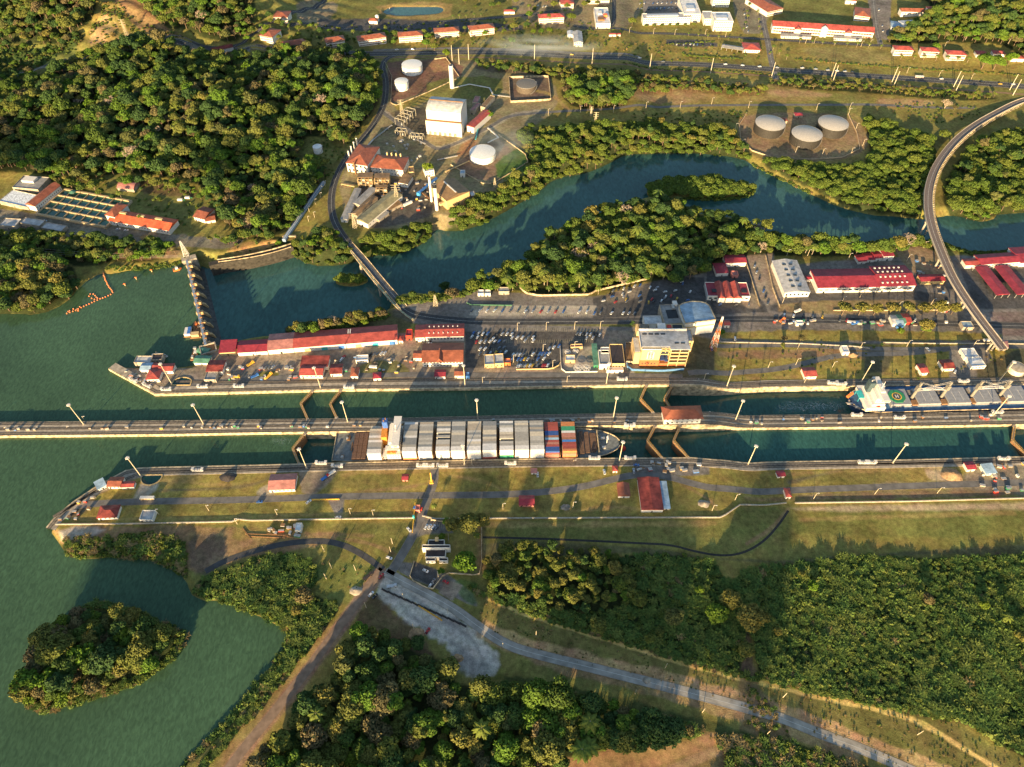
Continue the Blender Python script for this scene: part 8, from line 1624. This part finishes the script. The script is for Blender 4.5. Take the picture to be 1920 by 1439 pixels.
# power lines over the switchyard are too thin to trace; conductors along the waterworks
for k_ in range(3):
    g=MB(); g.use(C['steel']); a=G(-60,452+k_*5,14); b=G(345,480+k_*2,14); 
    P=[a.lerp(b,t)-Vector((0,0,5*math.sin(math.pi*t))) for t in np.linspace(0,1,14)]
    for p,q in zip(P,P[1:]): g.bar(p,q,.09)
    o=g.build('power_line'); tag(o,'thin sagging power line over the shore trees below the waterworks','cable','power lines below the waterworks')
# ================================================================ BASINS IN THE BANKS, HEAPS, CLUTTER
for (x,y,l) in ((342,716,'on the north bank tip'),(283,899,'on the south bank tip')):
    e=empty('round_basin',G(x,y),0,'half-round dark water basin with ochre rim '+l,'basin'); n=14; P=[(-9,4.5),(9,4.5)]+[(9*math.cos(t),-9*math.sin(t)*.9+2) for t in np.linspace(.0,math.pi,n)] if y>800 else [(-9,-4.5),(9,-4.5)]+[(9*math.cos(t),9*math.sin(t)*.7-1) for t in np.linspace(.0,math.pi,n)]
    g=MB(); g.use(mat('basin_dark_water',(.012,.05,.045),.2)); g.prism(P,.08,.14); g.build('water',e); g=MB(); g.use(mat('ochre_stone',(.50,.36,.16),.8))
    for a,b in zip(P,P[1:]+P[:1]): g.bar((a[0],a[1],.35),(b[0],b[1],.35),.9,.6)
    g.build('rim',e)
def heap(px,py,r,h,m,label,n=9):
    g=MB(); g.use(m); rs=np.random.RandomState(int(px)); g2=14; V=[(0,0,h)];F=[]
    for j in range(1,5):
        for i in range(g2): a=2*math.pi*i/g2; rr=r*j/4*(1+rs.uniform(-.18,.18)); V.append((rr*math.cos(a),rr*math.sin(a)*.7,h*(1-j/4)**1.1+rs.uniform(-.1,.1)*h-(.4 if j==4 else 0)))
    for i in range(g2): F.append((0,1+i,1+(i+1)%g2))
    for j in range(3):
        for i in range(g2): F.append((1+j*g2+i,1+(j+1)*g2+i,1+(j+1)*g2+(i+1)%g2,1+j*g2+(i+1)%g2))
    g.add(V,F); o=g.build('earth_heap',smooth=True); o.location=G(px,py); tag(o,label,'heap')
em=mat('heap_earth',(.33,.21,.11),.95,var=.4,scale=.6)
heap(1784,891,11,4.5,em,'dark earth heap on the far right of the south bank'); heap(1598,666,6,3,em,'small earth heap beside the lone white hut'); heap(428,895,8,3,C['rail'],'dark scrap heap on the south bank lawn'); heap(782,1189,7,2,em,'small earth heap by the gravel yard'); heap(858,1235,5,2,em,'pale earth heap inside the gravel yard'); heap(703,682,4,2,em,'sand heap on the grass triangle'); heap(732,675,5,2,C['conc'],'gravel heap beside the grass triangle'); heap(1212,1276,4,1.5,C['conc'],'stone heap beside the concrete road'); heap(1060,952,5,2,C['conc2'],'rubble heap on the lawn right of the crimson shed'); heap(1320,945,6,2.5,C['conc2'],'rubble heap on the lawn near the wall corner'); heap(668,1108,6,2,C['conc'],'grey rubble heap beside the dirt road')
kinds=[('yellow','yellow steel box'),('conc','pale concrete block'),('white','white equipment cabinet'),('steel','grey steel crate'),('blue','blue equipment box'),('rust','rusty machine part'),('redp','red tool locker'),('steel','galvanised cable drum'),('green','green cabinet'),('conc2','stained plinth')]
def clutter(n,poly,where,seed,sz=(1.2,3.4)):
    X,Y=[],[]; rs=random.Random(seed); Q=poly; xs=[p[0] for p in Q]; ys=[p[1] for p in Q]; P=np.array(Q,float); c=0
    while c<n:
        x,y=rs.uniform(min(xs),max(xs)),rs.uniform(min(ys),max(ys))
        if not inside(np.array([x]),np.array([y]),P)[0]: continue
        k_,lab=rs.choice(kinds); e=empty('equipment_box',G(x,y,.2) if not where.startswith('on the centre') else Vector((*W(x,y,.3+float(bz(W(x,y,0)[0]))),.3+float(bz(W(x,y,0)[0])))),rs.uniform(-.3,.3),f'{lab} {where}','equipment',f'{lab}s {where}'); a,b,h=rs.uniform(*sz)/2,rs.uniform(*sz)/3,rs.uniform(.8,2.2); addbox(e,'case',(-a,a,-b,b,-.1,h),k_); addbox(e,'lid',(-a*1.04,a*1.04,-b*1.05,b*1.05,h,h+.15),'steel' if k_!='steel' else 'rust'); c+=1
clutter(34,[(-20,802),(620,799),(620,803),(-20,808)],'on the centre wall west of the ship',1); clutter(22,[(640,792),(1235,783),(1235,793),(640,800)],'on the centre wall beside the ship',2); clutter(28,[(1400,785),(1920,777),(1920,790),(1400,797)],'on the centre wall of the lower locks',3)
clutter(30,[(420,690),(560,685),(555,712),(380,714)],'in the west yard of the north bank',4,(1.5,4.5)); clutter(20,[(600,672),(770,665),(780,700),(640,705)],'in the yard behind the huts',5); clutter(16,[(130,935),(190,930),(150,975),(110,980)],'at the south west tip',6); clutter(16,[(1190,866),(1330,868),(1320,888),(1190,888)],'beside the lower gates on the south bank',7,(2,5)); clutter(22,[(1830,866),(1920,866),(1920,930),(1840,925)],'in the far right yard of the south bank',8,(1.5,5)); clutter(26,[(1450,600),(1790,605),(1790,612),(1450,608)],'in the long storage yard',9,(2,5)); clutter(26,[(1700,480),(1770,500),(1790,590),(1760,585),(1715,500)],'in the scrap yard beside the viaduct',10,(1.5,5)); clutter(40,[(700,340),(830,345),(835,395),(760,400),(700,365)],'in the pipe tangle of the power station',11,(1.5,5)); clutter(12,[(480,985),(560,985),(560,1008),(490,1008)],'outside the long white wall',12,(2,6)); clutter(14,[(205,688),(260,700),(300,735),(270,725)],'along the pointed north tip',13)
for i,(a,b) in enumerate((((460,1001),(540,1004)),((470,1006),(535,1009)),((500,1000),(550,1008)),((455,990),(470,1010)))):
    A_,B_=G(*a,.3),G(*b,.3); g=MB(); g.use(C['rust']); g.bar(A_,B_,.5,.5); tag(g.build('steel_beam'),'rusty steel beam lying outside the long wall, '+ORD[i]+' of four','beam')
e=empty('yellow_pipe',G(584,938),R(1),'long yellow pipe lying beside the south bank road','pipe'); g=MB(); g.use(C['yellow']); g.bar((0,0,.6),(24,0,.6),.9,.9); g.build('tube',e); [addbox(e,'support',(x,x+.5,-.8,.8,0,.3),'conc') for x in (2,12,22)]
e=empty('crane_boom',G(809,905),R(94),'yellow crane boom standing on the lawn above the gate road','crane'); g=MB(); g.use(C['yellow']); g.bar((0,0,1),(3,0,11),.9,.9); g.build('boom',e); addbox(e,'base',(-1.6,1.6,-1.6,1.6,0,1.6),'yellow')
# jersey barriers along the gravel yard
for i in range(14):
    t=i/13; x,y=722+(868-722)*t,1108+(1172-1108)*t; e=empty('dark_barrier',G(x,y),R(-30),'dark barrier block in the row between road and gravel yard','barrier','barrier blocks beside the gravel yard'); addbox(e,'foot',(-3,3,-.7,.7,-.1,.4),'rail'); addbox(e,'block',(-3,3,-.3,.3,.4,1.2),'rail')
for i in range(10):
    t=i/9; x,y=780+(826-780)*t,1133+(1162-1133)*t; e=empty('yellow_barrier',G(x,y),R(-38),'yellow barrier in the row on the gravel yard edge','barrier','yellow barriers on the gravel yard'); addbox(e,'foot',(-1.6,1.6,-.5,.5,-.1,.3),'yellow'); addbox(e,'board',(-1.5,1.5,-.15,.15,.3,1.0),'yellow')
# earth cut in the west hill and the culvert grating

# ================================================================ UNSEEN SUN BLOCKERS: lumps added behind the viewer to shade parts of the land
def cloud(px,py,wd,thick,label,seed,alt=260,deep=60):
    S=G(px,py); t=(alt-S.z)/math.sin(SUN_EL); c=Vector(S)-sd_*t; rs=np.random.RandomState(seed); g=MB(); cm_=mat('blocker_white',(.8,.8,.8),1,var=.02); g.use(cm_); px_=Vector((math.cos(SUN_AZ),-math.sin(SUN_AZ),0)); py_=Vector((math.sin(SUN_AZ),math.cos(SUN_AZ),0))
    for i in range(9):
        u=rs.uniform(-.36,.36)*wd; v=rs.uniform(-.4,.4)*deep; r=wd*rs.uniform(.16,.30); p=px_*u+py_*v; ico(g,(p.x,p.y,rs.uniform(-.25,.25)*thick),r,max(.3,thick/wd*.9),rs,2)
    o=g.build('cloud',smooth=True); o.location=c; tag(o,label,'cloud','small low clouds')
cloud(1425,975,60,46,'small low cloud shading the lawn at the wall corner',1); cloud(1325,690,40,30,'small low cloud shading the lawn by the visitor centre',2); cloud(955,860,34,34,'small low cloud shading the middle of the container ship',3)
cloud(90,235,170,44,'wide low cloud shading the west forest',4); cloud(1270,1080,130,22,'wide low cloud shading the scrub',5); cloud(235,1010,44,34,'small low cloud shading the tip of the south bank',7); cloud(470,255,90,26,'low cloud shading the middle of the forest',8); cloud(1330,430,70,20,'low cloud shading the peninsula wood',9)
for i,(x,y,w_,l) in enumerate(((885,905,20,'left of the crimson shed'),(1000,900,14,'above the crimson shed'),(1180,930,18,'left of the maroon hall'),(590,945,16,'by the yellow pipe'))): cloud(x,y,w_*1.2,34,'small cloud whose shade falls '+l,20+i,190,30)
# ================================================================ SMOKE
def smoke(px,py,sx,sy,sz,rz,dens,z,label):
    S=G(px,py); bm=bmesh.new(); bmesh.ops.create_icosphere(bm,subdivisions=3,radius=1); me=bpy.data.meshes.new('smoke'); bm.to_mesh(me); bm.free(); o=bpy.data.objects.new('smoke',me); COL.objects.link(o); o.location=(S.x,S.y,S.z+z); o.scale=(sx,sy,sz); o.rotation_euler=(0,0,rz)
    m=bpy.data.materials.new('drifting_smoke'); m.use_nodes=True; n=m.node_tree; n.nodes.remove(n.nodes['Principled BSDF']); v=n.nodes.new('ShaderNodeVolumePrincipled'); v.inputs['Color'].default_value=(.75,.85,.9,1); tc=n.nodes.new('ShaderNodeTexCoord'); t=n.nodes.new('ShaderNodeTexNoise'); t.inputs['Scale'].default_value=2.2; t.inputs['Detail'].default_value=4; n.links.new(tc.outputs['Object'],t.inputs['Vector'])
    ln=n.nodes.new('ShaderNodeVectorMath'); ln.operation='LENGTH'; n.links.new(tc.outputs['Object'],ln.inputs[0]); a=n.nodes.new('ShaderNodeMapRange'); a.inputs[1].default_value=1; a.inputs[2].default_value=.1; a.inputs[3].default_value=0; a.inputs[4].default_value=1; n.links.new(ln.outputs['Value'],a.inputs[0])
    b=n.nodes.new('ShaderNodeMapRange'); b.inputs[1].default_value=.42; b.inputs[2].default_value=.7; b.inputs[3].default_value=0; b.inputs[4].default_value=dens; n.links.new(t.outputs[0],b.inputs[0]); k=n.nodes.new('ShaderNodeMath'); k.operation='MULTIPLY'; n.links.new(a.outputs[0],k.inputs[0]); n.links.new(b.outputs[0],k.inputs[1]); n.links.new(k.outputs[0],v.inputs['Density']); n.links.new(v.outputs[0],n.nodes['Material Output'].inputs['Volume']); me.materials.append(m); tag(o,label,'smoke',None,'stuff')
smoke(1010,105,110,26,16,R(-4),.06,16,'thin bluish smoke drifting along the highway'); smoke(945,290,50,45,14,R(60),.025,14,'faint smoke drifting over the river bank trees')

pm=MB(); pm.use(mat('bay_marking',(.42,.36,.22),.8))
for (x0,y0,x1,y1,n_,ln) in ((890,640,960,640,20,5),(970,618,1120,620,44,4.5),(970,641,1110,639,40,4.5),(960,664,1034,661,24,5),(958,681,1030,680,24,5),(890,576,1110,578,60,5),(890,589,1110,591,60,5),(800,984,836,986,9,5),(896,657,948,656,16,5)):
    for i in range(n_+1):
        t=i/n_; p=G(x0+(x1-x0)*t,y0+(y1-y0)*t,.06); pm.box(p.x-.12,p.x+.12,p.y-ln/2,p.y+ln/2,p.z-.05,p.z)
o=pm.build('parking_bay_marking'); o['kind']='structure'

# pipe runs of the power station
rp=random.Random(5)
for i,(a,b,c_) in enumerate((((850,165),(880,158),'white'),((880,158),(918,165),'white'),((918,165),(925,178),'white'),((925,178),(958,182),'steel'),((915,240),(935,258),'white'),((935,258),(915,268),'white'),((735,235),(700,262),'steel'),((700,262),(675,290),'white'),((780,262),(798,270),'steel'),((820,300),(858,292),'steel'),((835,322),(880,302),'cream'),((700,362),(740,368),'rust'),((790,360),(805,372),'rust'),((822,372),(838,380),'cream'),((745,345),(752,362),'steel'),((875,205),(868,235),'steel'),((898,235),(892,262),'teal'),((640,345),(665,350),'cream'))):
    A_,B_=G(*a,1.6),G(*b,1.6); d=B_-A_; e=empty('pipe_run',A_,math.atan2(d.y,d.x),{'white':'white','steel':'grey','cream':'cream','rust':'rusty','teal':'teal'}[c_]+' overground pipe run in the power station','pipe','overground pipes of the power station'); L_=math.hypot(d.x,d.y); g=MB(); g.use(C[c_])
    for s in (-.7,.2): g.bar((0,s,0),(L_,s,B_.z-A_.z),.7)
    g.build('tube',e)
    for k_ in range(max(2,int(L_/9))): addbox(e,'support',(k_*9+.5,k_*9+.9,-1.3,1,-2.2,-.36),'conc')
# tell look-alikes apart by their place
_by={}
for o in COL.objects:
    if o.parent is None and 'label' in o.keys() and 'kind' not in o.keys(): _by.setdefault(o['label'],[]).append(o)
_sfx=lambda n:{1:'leftmost',2:'second from the left',3:'third from the left',4:'fourth from the left',5:'fifth from the left'}.get(n,f"{n}{'th' if 10<n%100<14 else {1:'st',2:'nd',3:'rd'}.get(n%10,'th')} from the left")
for l,os_ in _by.items():
    if len(os_)<2: continue
    os_.sort(key=lambda o:proj(*o.location)[0])
    for i,o in enumerate(os_):
        s='rightmost' if i==len(os_)-1 else _sfx(i+1); t=f'{l}, {s}'
        if len(t.split())>16: t=' '.join(l.split()[:12])+', '+s
        o['label']=t
